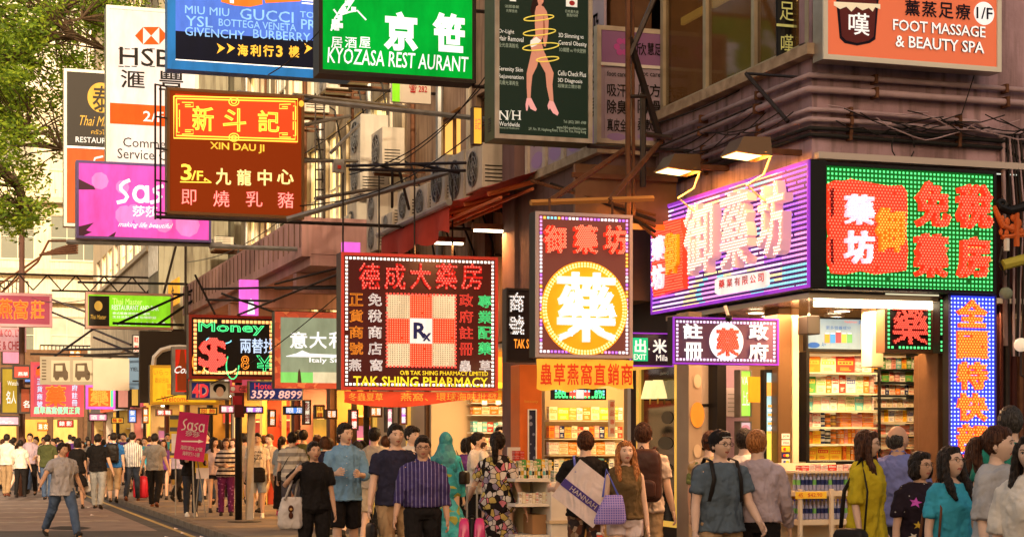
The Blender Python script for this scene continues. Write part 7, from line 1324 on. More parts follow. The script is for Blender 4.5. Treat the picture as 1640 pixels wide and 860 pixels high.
rbox(-.024, .024, -.18, .18, .06, .80, 12, 9.).build('centre_band', black, sb, smooth=True)
for x in (-.078, .078):
    for dx in (-.03, .03): MB().box(x+dx-.004, x+dx+.004, -.197, -.186, .14, .70).build('ridge', mg_, sb)
    MB().ball((x, -.08, .03), (.02, .03, .03), 10, 8).build('wheel', black, sb); MB().ball((x, .08, .03), (.02, .03, .03), 10, 8).build('wheel', black, sb)
MB().tube([(-.05, -.02, .78), (-.05, -.02, 1.12), (.05, -.02, 1.12), (.05, -.02, .78)], .011, 6).build('handle', greysteel, sb); MB().box(-.02, .02, -.2, -.18, .55, .6).build('lock', greysteel, sb); MB().tube([(-.04, -.02, .80), (0, -.03, .83), (.04, -.02, .80)], .012, 6).build('grip', black, sb)
MB().box(.02, .05, -.203, -.199, .2, .42).build('luggage_tag', whitepl, sb)
p = person('person in black tee and camouflage trousers seen from behind holding a printed carrier', 938, 17.2, 178, 1.66, top=blk, bottom=fab('camo', (.2, .13, .08), stripe=('cells', 16, [(.22, .14, .08), (.04, .03, .03), (.35, .25, .18), (.12, .05, .03)])), lod=0, arms=((10, 20, 50, 10), (16, 26, 74, 10)), hc='brown', hair='short')
o, f = held(p, 'carrier_bag', 'large white carrier bag with navy diagonal band and lettering held behind', 'bag', (0, .2, 1.1)); rt_ = Matrix.Rotation(R(-38), 3, 'Y'); cbm = fab('carrier', (.62, .52, .5), var=.2)
def cbx(x0, x1, z0, z1, y): return [tuple(Vector((0, y, 1.08))+rt_ @ Vector((x, 0, z))) for x, z in ((x0, z0), (x1, z0), (x1, z1), (x0, z1))]
def slab(x0, x1, z0, z1, y, t): a = cbx(x0, x1, z0, z1, y); b = cbx(x0, x1, z0, z1, y-t); return MB().add(a+b, [(0,1,2,3), (7,6,5,4), (0,4,5,1), (1,5,6,2), (2,6,7,3), (3,7,4,0)])
hbuild(slab(-.26, .26, -.22, .24, .235, .05), 'bag_body', cbm, o, f, smooth=False); hbuild(slab(-.26, .26, -.08, .0, .239, .003), 'printed_band', M('carrier_navy', (.06, .04, .2), .5), o, f, smooth=False)
vs, fs_t = tmesh('HANNAH', bevel=.01); hbuild(MB().add([tuple(Vector((0, .242, 1.08))+rt_ @ Vector((.16-.32*x, 0, -.065+.05*y))) for x, y, z in vs], fs_t), 'lettering', wht, o, f, smooth=False)
strap(p, o, f, [(.1, .235, 1.3), (.12, .14, 1.46), (.1, .0, 1.46)], M('carrier_blue', (.1, .12, .45), .5), .012, 'handle')
p = person('young woman with long ginger brown hair, brown sleeveless top and frayed white shorts', 1001, 16.2, 8, 1.58, 'f', top=fab('brown_top', (.12, .075, .03)), bottom=fab('frayed_white', (.72, .6, .58)), btype='hotpants', sleeve='none', hair='longside', hc='ginger', skin='a', lod=0, arms=((8, 14, 20, 4), (2, 10, 8, 4)), legs=((10, 6), (-8, 10)), ht=(4, 8), hem=.93)
sg_ = MB(); [sg_.ball((s*.032, -.055, .105), (.026, .012, .016), 10, 6) for s in (-1, 1)]; sg_.tube([(-.055, -.05, .105), (-.084, .02, .07)], .004, 4).tube([(.055, -.05, .105), (.084, .02, .07)], .004, 4); headpart(p, sg_, 'sunglasses', M('tortoiseshell', (.25, .1, .05), .2, stripe=('cells', 90, [(.5, .35, .2), (.08, .03, .02)])))
o, f = held(p, 'handbag', 'blue and lilac patterned handbag under the arm of the ginger haired woman', 'bag', (-.2, -.1, 1.0)); hbuild(MB().loft([(-.20, -.19, .88, .15, .045), (-.19, -.19, .92, .165, .055), (-.17, -.19, 1.05, .13, .05), (-.15, -.18, 1.17, .09, .015)], 20, p=3.2), 'bag_body', M('lilac_weave', (.12, .1, .38), .4, stripe=('grid', 45, .35), col2=(.35, .25, .5)), o, f, .012); strap(p, o, f, [(-.26, -.18, 1.15), (-.2, -.05, 1.42), (-.1, -.18, 1.15)], M('carrier_blue', (.1,.12,.45)), .012, 'handle')
o, f = held(p, 'drink_cup', 'red and white paper cup held low by ginger haired woman', 'cup', (-.28, -.14, .72)); hbuild(MB().loft([(-.28, -.16, .68, .03, .03), (-.28, -.16, .78, .04, .04)], 14), 'cup_body', M('cup_red', (.65, .08, .03), .4), o, f); hbuild(MB().loft([(-.28, -.16, .78, .042, .042), (-.28, -.16, .80, .036, .036)], 14), 'lid', whitepl, o, f)
p = person('man with cropped hair, pale tee and tan trousers seen from behind', 1030, 17.2, 172, 1.74, top=fab('cream_tee', (.6, .46, .36)), bottom=khaki, lod=0, hc='brown', arms=((4, 12, 14, 0), (4, 12, 14, 0)), w=1.05)
backpack(p, 'large dark brown backpack on man with cropped hair', M('brown_nylon', (.06, .025, .018), .35, var=.3, scale=6, bump=.4, fine=10), .19, .5, .2, .96)
p = person('young man in grey v-neck tee wearing backward cap and glasses', 1154, 14.4, 20, 1.66, top=slate, bottom=khaki, btype='shorts', hair='short', lod=0, arms=((4, 12, 10, 4), (14, 12, 34, 10)), w=1.08, vneck=.05, ht=(12, 2), legs=((8, 6), (-6, 8)), skin='a'); glasses(p)
cp = MB(); cp.ball((0, .02, .04), (.094, .104, .092), 18, 12); cp.loft([(0, .11, .03, .06, .05), (0, .135, .02, .065, .07)], 14); headpart(p, cp, 'cap', blk); cb2 = MB().tube([(-.05, -.083, .06), (0, -.1, .064), (.05, -.083, .06)], .006, 6, flat=.5); headpart(p, cb2, 'cap_strap', whitepl)
backpack(p, 'black backpack straps over the grey v-neck tee', leather, .16, .42, .16, 1.0)
p = person('ginger haired man in pale lilac shirt and black trousers seen from behind', 1213, 14.6, 168, 1.66, top=fab('lilac_shirt', (.42, .34, .37)), bottom=blk, sleeve='long', hc='ginger', hair='short', lod=0, arms=((10, 12, 20, 6), (6, 14, 14, 4)), ht=(-20, 12), hem=.93, w=1.06)
person('dark haired person in green and beige top behind the capped youth', 1138, 17.2, 160, 1.66, top=fab('mixed_green', (.3, .32, .15), stripe=('cells', 9, [(.4, .3, .15), (.15, .2, .08), (.5, .4, .3)])), bottom=blk, hc='brown', lod=1)
person('person in white tee partly hidden between capped youth and ginger haired man', 1193, 16.6, 150, 1.68, top=wht, bottom=dj, lod=1)
p = person('woman in mustard yellow top with long dark hair and glasses facing right', 1388, 14.2, 50, 1.66, 'f', top=mustard, bottom=fab('mustard_skirt', (.5, .38, .02)), btype='skirt', hair='longside', hc='brown', lod=0, sleeve='half', arms=((2, 10, 12, 4), (2, 10, 8, 4)), ht=(18, 2), hem=.80); glasses(p, M('thin_metal', (.2, .12, .06), .3, .8))
o, f = held(p, 'shoulder_bag', 'black shoulder bag with wide strap on the mustard top woman', 'bag', (-.22, .02, .8)); hbuild(rbox(-.32, -.18, -.14, .16, .68, .9), 'bag_body', leather, o, f, .014); strap(p, o, f, [(-.22, -.1, .88), (-.17, -.1, 1.2), (-.12, -.02, 1.475), (-.16, .12, 1.2), (-.22, .12, .88)], leather, .017)
p = person('balding man in periwinkle shirt seen from behind at the medicine cabinet', 1438, 15.0, 160, 1.70, top=peri, bottom=dj, sleeve='long', hair='bald', hc='grey', lod=0, arms=((8, 12, 20, 4), (20, 12, 50, 8)), ht=(-35, 8), w=1.12, skin='b', collar=peri)
p = person('older woman with glasses in black dress printed with stars', 1474, 12.4, 20, 1.50, 'f', top=fab('star_black', (.02, .012, .018), stripe=('vor', 16, .10), col2=(.5, .45, .4)), bottom=blk, hair='bob', lod=0, skin='b', ht=(14, 6), hem=.55, btype='dress', w=1.15, arms=((2, 12, 12, 4), (2, 12, 12, 4))); glasses(p, M('thin_metal', (.2,.12,.06)))
rs2 = random.Random(4); sc_ = [M('star_cream', (.6, .5, .38), .8), M('star_gold', (.6, .38, .04), .8), M('star_magenta', (.5, .08, .4), .8)]
for k, (x, z, r, c) in enumerate(((-.12, 1.30, .045, 2), (-.03, 1.22, .04, 1), (.08, 1.30, .05, 0), (.0, 1.06, .055, 0), (-.10, 1.12, .035, 1), (.10, 1.14, .04, 1), (-.08, .94, .05, 1), (.08, .96, .045, 0), (-.13, 1.03, .03, 0), (.12, 1.04, .035, 2), (.02, 1.34, .03, 1), (-.02, .86, .045, 2), (.1, .84, .04, 1))): decal(p, [star(x, z, r, rs2.random())], sc_[c])
p = person('girl with long straight black hair and glasses in turquoise tee', 1522, 11.7, 26, 1.54, 'f', top=tealc, bottom=dj, hair='longside', lod=0, ht=(6, 12), skin='a', arms=((2, 12, 12, 4), (4, 10, 10, 4)), hem=.84, vneck=.06); glasses(p, M('thin_metal', (.2,.12,.06)))
o, f = held(p, 'shoulder_bag', 'brown shoulder bag with chain on the turquoise tee girl', 'bag', (-.2, 0, .85)); hbuild(rbox(-.3, -.16, -.14, .14, .7, .95), 'bag_body', M('brown_leather', (.15, .06, .03), .4), o, f, .014); strap(p, o, f, [(-.2, -.1, .93), (-.15, -.08, 1.25), (-.11, 0, 1.46), (-.17, .1, 1.2), (-.2, .12, .93)], M('brown_leather', (.15,.06,.03)), .012)
p = person('woman with dark ponytail in loose light grey tee looking right', 1598, 11.2, 48, 1.67, 'f', top=lgrey, bottom=gry, hair='ponytail', hc='brown', lod=0, sleeve='half', skin='c', ht=(14, 3), w=1.12, arms=((2, 12, 10, 4), (6, 12, 14, 4)), hem=.84)
person('woman with long reddish brown hair seen behind the girl in turquoise', 1564, 13.8, 150, 1.60, 'f', top=blk, bottom=blk, hair='long', hc='brown', lod=1)
person('tall man with cropped hair in green tee seen from behind at right edge', 1618, 13.4, 175, 1.83, top=fab('bottle_green', (.02, .2, .14)), bottom=blk, lod=0, w=1.12, hc='grey', hair='short')
person('person in white tee cropped by the right edge of the picture', 1652, 10.0, -30, 1.62, 'f', top=wht, bottom=dj, hair='long', lod=0, sleeve='half', w=1.1)
# ---- the crowd further down the street
rc = random.Random(21)
tops = [('white', wht), ('black', blk), ('grey', gry), ('navy', navy), ('beige', beig), ('light blue', sky_), ('lilac', lilac_), ('olive', greenc), ('teal', tealc), ('purple', purp), ('mustard', mustard), ('red', fab('dull_red', (.35, .04, .03))), ('pink', fab('pale_pink', (.62,.45,.42)))]
bots = [('black', blk), ('blue denim', jean), ('khaki', khaki), ('dark denim', dj), ('grey', gry)]
crowd = []; used_l = {}
spots = [(4, 60), (22, 58), (38, 62), (58, 56), (66, 64), (86, 52), (98, 60), (108, 50), (118, 66), (132, 54), (142, 62), (150, 50), (166, 58), (172, 48), (192, 60), (198, 52), (206, 66), (222, 54), (232, 48), (240, 60), (262, 46), (268, 56), (278, 50), (286, 44), (296, 54), (322, 46), (330, 42), (352, 44), (374, 41), (382, 48), (392, 40), (398, 46), (424, 42), (432, 38), (440, 44), (478, 37), (486, 34), (492, 40), (520, 29), (528, 34), (536, 38), (572, 27.5), (580, 32), (618, 29), (626, 34), (16, 70), (52, 72), (80, 74), (112, 72), (140, 76), (176, 70), (216, 74), (248, 68), (20, 52), (-10, 56), (340, 52), (410, 50), (460, 45), (508, 36), (546, 32), (30, 54), (70, 60), (92, 68), (126, 58), (156, 64), (184, 54), (210, 62), (228, 56), (254, 52), (272, 60), (302, 50), (316, 58), (336, 46), (360, 50), (388, 56), (404, 42), (416, 48), (446, 50), (470, 40), (498, 44), (514, 40), (530, 42), (560, 36), (590, 38), (606, 32), (640, 31)]
protos = []
for i, (px, D) in enumerate(spots):
    a_, b_ = PD(px, D); away = rc.random() < .62; fem = rc.random() < .5
    if i < 26:
        t = rc.choice(tops); bt = rc.choice(bots); hr = rc.choice(['long', 'bob', 'ponytail', 'bun']) if fem else rc.choice(['short', 'short', 'spiky'])
        by = rc.choice(['trousers', 'hotpants', 'skirt']) if fem else rc.choice(['trousers', 'trousers', 'shorts'])
        lab = 'x'; P_ = person('x', px, D, (180 if away else 0)+rc.uniform(-25, 25), rc.uniform(1.56, 1.66) if fem else rc.uniform(1.66, 1.8), 'f' if fem else 'm', top=t[1], bottom=bt[1], hair=hr, hc=rc.choice(['black', 'black', 'brown']), btype=by, legs=rc.choice([WALK, WALK2, STAND]), lod=2, arms=AR, skin=rc.choice('abc'))
        r = P_.root; meta = dict(t=t[0], b=bt[0], hr=hr, by=by, fem=fem, away=away, src=r); protos.append(meta)
    else:
        pr_ = protos[(i*7+3) % len(protos)]; r = copy_tree(pr_['src']); r.location = (a_, b_, .12); meta = dict(pr_)
        t = rc.choice(tops); meta['t'] = t[0]; meta['away'] = away; r.rotation_euler[2] = -TH+(math.pi if away else 0)+rc.uniform(-.5, .5)
        for ch in r.children:
            if ch.name.startswith('shirt'): RET.append((ch, t[1])) if 'RET' in globals() else globals().__setitem__('RET', [(ch, t[1])])
    r.location.z = .12 if r.location.x > 4.7 else 0
    hd_ = {'long': 'long hair', 'bob': 'bobbed hair', 'ponytail': 'a ponytail', 'bun': 'a hair bun', 'short': 'short hair', 'spiky': 'spiky hair'}[meta['hr']]
    near = 'under the pink herb sign' if px < 130 else 'below the blank banner' if px < 215 else 'left of the placard' if px < 300 else 'near the street pole' if px < 400 else 'behind the slogan tee youth' if px < 470 else 'under the large black sign'
    lab = f"{'woman' if meta['fem'] else 'man'} with {hd_}, {meta['t']} top, {meta['b']} {meta['by'].replace('hotpants', 'shorts')}, {'from behind' if meta['away'] else 'facing us'}, {near}"
    w_ = lab.replace(',', '').split()
    if len(w_) > 16: lab = ' '.join(lab.replace('with ', '', 1).split()[:20]); lab = lab.replace(', from behind', '').replace(', facing us', '')
    r['label'] = lab; r['group'] = 'pedestrians in the crowd down the street'
# ---- finish: evaluate all voxel meshes in one go, then add heads and hands to the bodies
dg = bpy.context.evaluated_depsgraph_get(); dg.update(); new = {}
shared = {}
for o in [x for x in COL.objects if x.type == 'MESH' and any(m.type == 'REMESH' for m in x.modifiers)]:
    if o.data.name in shared: new[o] = shared[o.data.name]; continue
    me = bpy.data.meshes.new_from_object(o.evaluated_get(dg)); shared[o.data.name] = me; new[o] = me
    if o.name in EXTRA:
        hm, MH, HMs = EXTRA[o.name]; vs = [v.co[:] for v in me.vertices]; fs = [tuple(q.vertices) for q in me.polygons]; mi = [0]*len(fs)
        def addm(mb, m, flip=False):
            b = len(vs); vs.extend([tuple(m @ Vector(q)) for q in mb.v]); fs.extend([tuple(i+b for i in (q[::-1] if flip else q)) for q in mb.f]); mi.extend(mb.m)
        addm(hm, MH)
        for m in HMs: addm(HAND, m, m.determinant() < 0)
        m2 = bpy.data.meshes.new('body'); m2.from_pydata(vs, [], fs)
        for q in (o.data.materials[0], lipm, eyem, eyew, browm): m2.materials.append(q)
        m2.polygons.foreach_set('material_index', mi); m2.shade_smooth(); m2.update(); new[o] = shared[o.data.name] = m2
for o, me in new.items():
    if len(me.materials) == 0 and len(o.data.materials): me.materials.append(o.data.materials[0])
    o.modifiers.clear(); o.data = me
for ch, mt in globals().get('RET', []): ch.material_slots[0].link = 'OBJECT'; ch.material_slots[0].material = mt
for P, shapes, mat, name in DEC:
    me = P.top.data; bvh = BVHTree.FromPolygons([v.co for v in me.vertices], [q.vertices[:] for q in me.polygons]); mb = MB()
    for vs, fs, side in shapes:
        V_ = []; ok = []
        for x, z in vs:
            q = P.T((x, 0, z)); h = bvh.ray_cast(Vector((q.x, -1, q.z)), Vector((0, 1, 0))); ok.append(h[0] is not None)
            V_.append((q.x, (h[0].y if h[0] is not None else 0)-.004, q.z))
        mb.add(V_, [f_ for f_ in fs if all(ok[i] for i in f_)])
    mb.build(name, mat, P.root)
# ================================================================ STREET CLUTTER, PIPES, AIR CONDITIONERS, LAMPS, TREE
pipe_m = M('painted_pipe', (.44, .31, .32), .4, var=.4, scale=6); cable = M('black_cable', (.02, .018, .016), .5)
pp = thing('pipe_run', 'bundle of mauve painted pipes and cables wrapped around the corner building above the LED signs', 'pipes', (7.6, 14.3, 4.5))
for z, r, off, x1, y1 in ((5.03, .026, .06, 15, 18.2), (4.90, .034, .07, 15, 18.2), (4.72, .023, .05, 9.6, 17.6), (4.63, .024, .06, 10.3, 17.9), (4.55, .02, .05, 10.3, 17.7), (4.49, .02, .04, 9.9, 17.8)):
    o_ = .6*off; pts = [(7.6-off, y1, z), (7.6-off, 14.55, z), (7.6-off*.8, 14.34-off*.6, z), (7.8, 14.34-off, z), (x1, 14.34-off, z)]
    if x1 < 12: pts = pts[:-1]+[(x1-.3, 14.34-off, z-.02), (x1, 14.3, z-.16), (x1+.03, 14.3, 2.6)]
    MB().tube(pts, r, 8).build('pipe', pipe_m if r > .022 else cable, pp, smooth=True)
    for x in ((7.95, 9.1) if x1 < 12 else (8.2, 9.6)): MB().box(x, x+.03, 14.34-off-r-.012, 14.338, z-r-.015, z+r+.015).build('clamp', rust, pp)
    for y in (15.3, 16.6): MB().box(7.6-off-r-.012, 7.598, y, y+.03, z-r-.015, z+r+.015).build('clamp', rust, pp)
rw = random.Random(8)
for k in range(3):
    x0 = 7.8+k*.62; pts = [(x0+t*.14, 14.25-.01*k, 4.62-.10*math.sin(t*.52)*rw.uniform(.5, 1.3)+.02*k) for t in range(7)]; MB().tube(pts, .007, 4).build('loose_cable', cable, pp)
MB().tube([(8.5+.12*math.cos(t*.5), 14.26, 4.42+.13*math.sin(t*.5)) for t in range(13)], .007, 4).build('loose_cable', cable, pp)
for k in range(6): MB().tube([(9.62+k*.03, 14.27, 4.6), (9.66+k*.035, 14.25, 3.9), (9.62+k*.04+.03*math.sin(k), 14.25, 3.2), (9.68+k*.02, 14.27, 2.5)], .009+.003*(k % 2), 5).build('drop_cable', [cable, pipe_m, steel][k % 3], pp)
MB().tube([(9.3, 14.25, 6.2), (9.28, 14.25, 5.2), (9.1, 14.22, 4.75), (8.7, 14.24, 4.62)], .006, 4).build('drop_cable', cable, pp)
# floodlights above the rainbow sign
fl_em = E('flood_lamp', (1, .66, .24), 5)
for i, (px, py) in enumerate(((1086, 262), (1196, 236))):
    y = a_on_v(px, 7.05); z = zat(py, 7.05, y); t = thing('flood_light', ['bronze hooded flood light glowing over left end of rainbow sign', 'bronze hooded flood light glowing over the middle of rainbow sign'][i], 'lamp', (7.05, y, z-.1)); d = .18
    mb = MB(); mb.add([(6.86, y-d, z-.07), (7.22, y-d, z-.1), (7.22, y+d, z-.1), (6.86, y+d, z-.07), (6.95, y-d*.8, z+.07), (7.22, y-d*.8, z+.08), (7.22, y+d*.8, z+.08), (6.95, y+d*.8, z+.07)], [(4,5,6,7), (0,1,5,4), (1,2,6,5), (2,3,7,6), (3,0,4,7)]).build('hood', M('bronze_hood', (.14, .08, .04), .35, .5), t)
    MB().add([(6.87, y-d*.86, z-.078), (7.13, y-d*.86, z-.098), (7.13, y+d*.86, z-.098), (6.87, y+d*.86, z-.078)], [(0,1,2,3)]).build('lamp_glass', fl_em, t)
    MB().box(7.22, 7.6, y-.03, y+.03, z-.05, z+.0).build('bracket', rust, t); MB().tube([(7.24, y-.1, z-.1), (7.2, y-.05, z-.25), (7.1, y+.1, z-.33), (7.25, y+.16, z-.42), (7.36, y+.1, z-.5)], .011, 6).build('cable', M('cream_cable', (.7, .55, .3), .5), t)
    area('flood_lamp_light', (7.0, y, z-.12), 24, .35, (1, .38, .05), rot=(0, R(-20), 0))
# rusty girders left of the flood lights
gd_ = thing('steel_frame', 'rusty steel sign frame with upright post and diagonal struts beside posters', 'frame', (6.6, 16.4, 3.8))
def gt(pts, r, m=rust): MB().tube(pts, r, 5).build('girder', m, gd_)
P_ = lambda px, py, a: tuple(on_a(px, py, a))
gt([P_(1006, -40, 16.6), P_(1006, 350, 16.6)], .03); gt([P_(1013, -40, 16.7), P_(1015, 345, 16.7)], .02); gt([P_(1008, 60, 16.6), P_(1060, 230, 16.9)], .04, steel); gt([P_(1060, -30, 16.6), P_(1008, 90, 16.6)], .03, steel)
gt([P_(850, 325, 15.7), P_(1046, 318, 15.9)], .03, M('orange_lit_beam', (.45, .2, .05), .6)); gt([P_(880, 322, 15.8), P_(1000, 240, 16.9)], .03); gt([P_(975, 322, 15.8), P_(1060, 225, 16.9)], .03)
gt([P_(1004, 155, 16.6), P_(1035, 155, 16.6)], .02, steel); gt([P_(1030, 150, 16.8), P_(1030, 300, 16.8)], .035, steel); gt([P_(1030, 215, 16.8), P_(1075, 222, 16.8)], .03, steel); gt([P_(1045, 240, 16.9), P_(1220, 165, 15.3)], .012, steel); gt([P_(1195, 118, 15.2), P_(1262, 195, 14.6)], .022, steel); gt([P_(1195, 118, 15.2), P_(1290, 125, 14.4)], .014, steel)
for k in range(5): gt([P_(850+k*30, 290+k*4, 17.3), P_(1050, 345+k*9, 17.1)], .018, [rust, steel][k % 2])
# air conditioners
acs = [(577, 182, 310, .5, 'tall cream air conditioner cabinet left of the others on upper row'), (612, 203, 268, .38, 'air conditioner on upper row right of the tall cabinet'), (571, 318, 400, .42, 'lowest left air conditioner above large black sign'), (604, 306, 400, .42, 'second air conditioner of the lower row beside a pipe'), (656, 298, 350, .38, 'middle air conditioner of lower row above red awning'),
       (684, 292, 346, .38, 'air conditioner with clear fan right of the lower row middle'), (712, 247, 330, .40, 'large air conditioner beside the dark windows, left of a pair'), (742, 240, 322, .38, 'large air conditioner beside the dark windows, right of a pair'), (772, 228, 300, .38, 'yellow lit air conditioner next to the slimming sign'), (628, 338, 366, .5, 'small window type air conditioner above the red awning roller')]
for px, y0, y1, wd, lab in acs:
    v = 6.85 if px < 760 else 6.75; y = a_on_v(px, v); zt, zb = zat(y0, v, y), zat(y1, v, y); t = thing('air_conditioner', lab, 'air conditioner', (v+wd/2, y+.3, zb))
    MB().box(v, v+wd, y, y+.75, zb, zt).build('housing', acm, t, bevel=.015)
    n = 2 if zt-zb > .95 else 1
    for k in range(n):
        zc = zb+(zt-zb)*(k+.5)/n; r = min(.27, (zt-zb)/n*.4)
        MB().add([(v-.004, y+.4+r*math.cos(q*.3142), zc+r*math.sin(q*.3142)) for q in range(20)], [tuple(range(20))]).build('fan', black, t)
        for q in range(3): MB().tube([(v-.012, y+.4+r*(1-q*.3)*math.cos(j*.4), zc+r*(1-q*.3)*math.sin(j*.4)) for j in range(17)], .008, 4).build('grille_ring', greysteel, t)
        for q in range(4): MB().tube([(v-.014, y+.4+r*math.cos(q*.785), zc+r*math.sin(q*.785)), (v-.014, y+.4-r*math.cos(q*.785), zc-r*math.sin(q*.785))], .006, 4).build('grille_bar', greysteel, t)
    for q in range(5): MB().box(v+.04, v+wd-.08, y-.006, y-.001, zb+.08+q*.05, zb+.095+q*.05).build('vent_slot', black, t)
    MB().box(v+.02, 7.65, y+.1, y+.14, zb-.05, zb-.003).box(v+.02, 7.65, y+.6, y+.64, zb-.05, zb-.003).build('bracket', rust, t); MB().tube([(v+wd, y+.1, zb+.15), (v+wd+.1, y-.02, zb+.05), (7.55, y-.05, zb-.5), (7.62, y-.03, zb-1.2)], .018, 5).build('hose', cable, t)
# red awning
aw = thing('shop_awning', 'dark red sagging awning with roller and orange lit ribs over the large black sign', 'awning', (6.9, 22.5, 4.5)); rdc = M('awning_red', (.42, .05, .03), .8, var=.4, scale=3, bump=.3)
a0, a1 = 19.9, 25.2; n = 24
V_ = [(6.25+1.35*j/4, a0+(a1-a0)*i/n, 4.72+.42*j/4+.03*math.sin(i*1.1+j)) for j in range(5) for i in range(n+1)]; MB().add(V_, [(j*(n+1)+i, j*(n+1)+i+1, (j+1)*(n+1)+i+1, (j+1)*(n+1)+i) for j in range(4) for i in range(n)]).build('canvas', rdc, aw, smooth=True)
V_ = [(6.25-.03*math.sin(i*.9)*j, 21.6+(a1-21.6)*i/n, 4.70-.17*j+.03*math.sin(i*.7)*j) for j in range(3) for i in range(n+1)]; MB().add(V_, [(j*(n+1)+i, j*(n+1)+i+1, (j+1)*(n+1)+i+1, (j+1)*(n+1)+i) for j in range(2) for i in range(n)]).build('valance', rdc, aw, smooth=True)
MB().tube([(6.22, 21.5, 4.74), (6.22, a1+.1, 4.74)], .045, 8).build('roller', greysteel, aw)
for k in range(6): y = a0+.2+k*1.0; MB().tube([(6.3, y, 4.66), (7.6, y, 5.05)], .03, 5).build('rib', M('orange_rib', (.6, .15, .05), .6), aw)
for k in range(3): MB().tube([(6.4+k*.4, a0, 4.6+.12*k), (6.4+k*.4, a1, 4.6+.12*k)], .022, 5).build('rail', M('orange_rib', (.6,.15,.05)), aw)
for i, (px, py) in enumerate(((716, 388), (786, 368))):
    p_ = on_a(px, py, 23-i*1.6); t = thing('tube_light', ['lit tube light under the awning at left, above black sign', 'lit tube light under the awning at right, near the brown column'][i], 'lamp', p_); MB().box(p_.x-.25, p_.x+.25, p_.y-.05, p_.y+.05, p_.z, p_.z+.07).build('hood', rust, t); MB().box(p_.x-.22, p_.x+.22, p_.y-.03, p_.y+.03, p_.z-.03, p_.z-.002).build('tube', lampw, t); area('tube_light_glow', (p_.x, p_.y, p_.z-.05), 30, .5, (1, .4, .12), sy=.3)
# orange cloth strip under roller etc. outriggers and trusses
def truss(label, pts2, r=.022, m=steel, nm='outrigger'):
    p0 = pts2[0][0]; t = thing(nm, label, 'steel frame', p0)
    for pr_ in pts2: MB().tube(pr_, r, 5).build('bar', m, t)
truss('long double outrigger bar with chains across the air conditioners', [[P_(555, 266, 24.6), P_(872, 258, 21.3)], [P_(560, 272, 24.6), P_(872, 275, 21.3)], [P_(600, 262, 24.2), P_(640, 275, 24)], [P_(640, 275, 24), P_(655, 335, 25)], [P_(660, 262, 23.5), P_(735, 277, 22.7)], [P_(628, 275, 24), P_(628, 332, 24.8)]])
truss('grey steel arm running from roast meat sign to the wall', [[P_(470, 152, 24), P_(650, 172, 26)], [P_(487, 200, 24.2), P_(560, 186, 27)], [P_(485, 258, 24.2), P_(572, 258, 28)], [P_(505, 318, 24), P_(640, 296, 26)], [P_(530, 245, 26), P_(575, 200, 27)]], .028, greysteel)
truss('black ladder like bracing behind the roast meat sign', [[P_(505, 150, 27.5), P_(505, 350, 27.5)], [P_(519, 150, 27.5), P_(519, 350, 27.5)]]+[[P_(505, 160+k*16, 27.5), P_(519, 160+k*16, 27.5)] for k in range(12)], .013)
truss('dark outriggers above the money changer sign', [[P_(322, 463, 31), P_(560, 458, 29)], [P_(330, 480, 31), P_(440, 482, 29.5)], [P_(300, 458, 31), P_(300, 640, 31)], [P_(312, 440, 31), P_(345, 505, 31)], [P_(440, 455, 29.5), P_(560, 425, 28)], [P_(355, 470, 30.6), P_(440, 500, 29.6)], [P_(380, 505, 30), P_(540, 440, 27.6)], [P_(440, 462, 29.5), P_(560, 462, 27.8)]], .02)
truss('thin bracing bars around the green restaurant sign', [[P_(125, 452, 43), P_(300, 455, 41)], [P_(84, 480, 50), P_(140, 500, 44)], [P_(84, 500, 50), P_(210, 552, 42)], [P_(60, 590, 46), P_(230, 470, 42)], [P_(100, 560, 45), P_(225, 558, 41)], [P_(150, 540, 44), P_(225, 570, 41)], [P_(230, 550, 40), P_(300, 545, 38)], [P_(285, 380, 40), P_(262, 470, 40)], [P_(297, 380, 40), P_(297, 560, 40)]], .03)
truss('curved lattice awning arm against the cream building at left', [[P_(0, 470, 60), P_(60, 420, 60)], [P_(60, 420, 60), P_(78, 386, 60)], [P_(78, 386, 60), P_(125, 386, 58)], [P_(0, 455, 60), P_(64, 412, 60)]]+[[P_(64+k*6, 408-k*2, 60), P_(124, 405-k*4, 58)] for k in range(5)], .04, rust)
jb = thing('junction_box', 'grey box with red switch on the bar beside the roast meat sign', 'box', P_(540, 277, 26)); p0, p1 = on_a(532, 277, 26), on_a(549, 257, 26); MB().box(p0.x, p1.x, 25.9, 26, p0.z, p1.z).build('housing', greysteel, jb); MB().box(p0.x+.06, p0.x+.11, 25.88, 25.899, p0.z+.05, p0.z+.1).build('switch', M('carton_red', PAL['red']), jb)
# long thin overhead wires
for i, (a, b, sg) in enumerate([((430, 120, 22), (512, 50, 20), .05), ((480, 330, 24), (800, 180, 21), .3), ((300, 420, 38), (480, 330, 27), .2), ((0, 440, 60), (140, 480, 42), .4), ((560, 280, 24), (790, 120, 21), .25), ((250, 640, 33), (545, 470, 25), .3), ((1045, 200, 17), (1300, 70, 15), .1), ((640, 260, 24), (820, 60, 20), .2), ((340, 300, 30), (640, 130, 26), .3)]):
    p0, p1 = on_a(*a), on_a(*b); pts = [p0.lerp(p1, t/14)-Vector((0, 0, sg*math.sin(math.pi*t/14))) for t in range(15)]
    solo(MB().tube(pts, .009, 4), 'overhead_wire', cable, ['bright tension wire in front of the blue billboard', 'sagging wire in front of the air conditioners', 'wire running to the roast meat sign from lower left', 'wire low across the far left signs', 'thin wire under the slimming sign', 'wire crossing the Italian restaurant sign', 'cable in front of the corner bay window', 'cable passing below the green backlit sign', 'cable running up from the pink canopy'][i], 'wire')
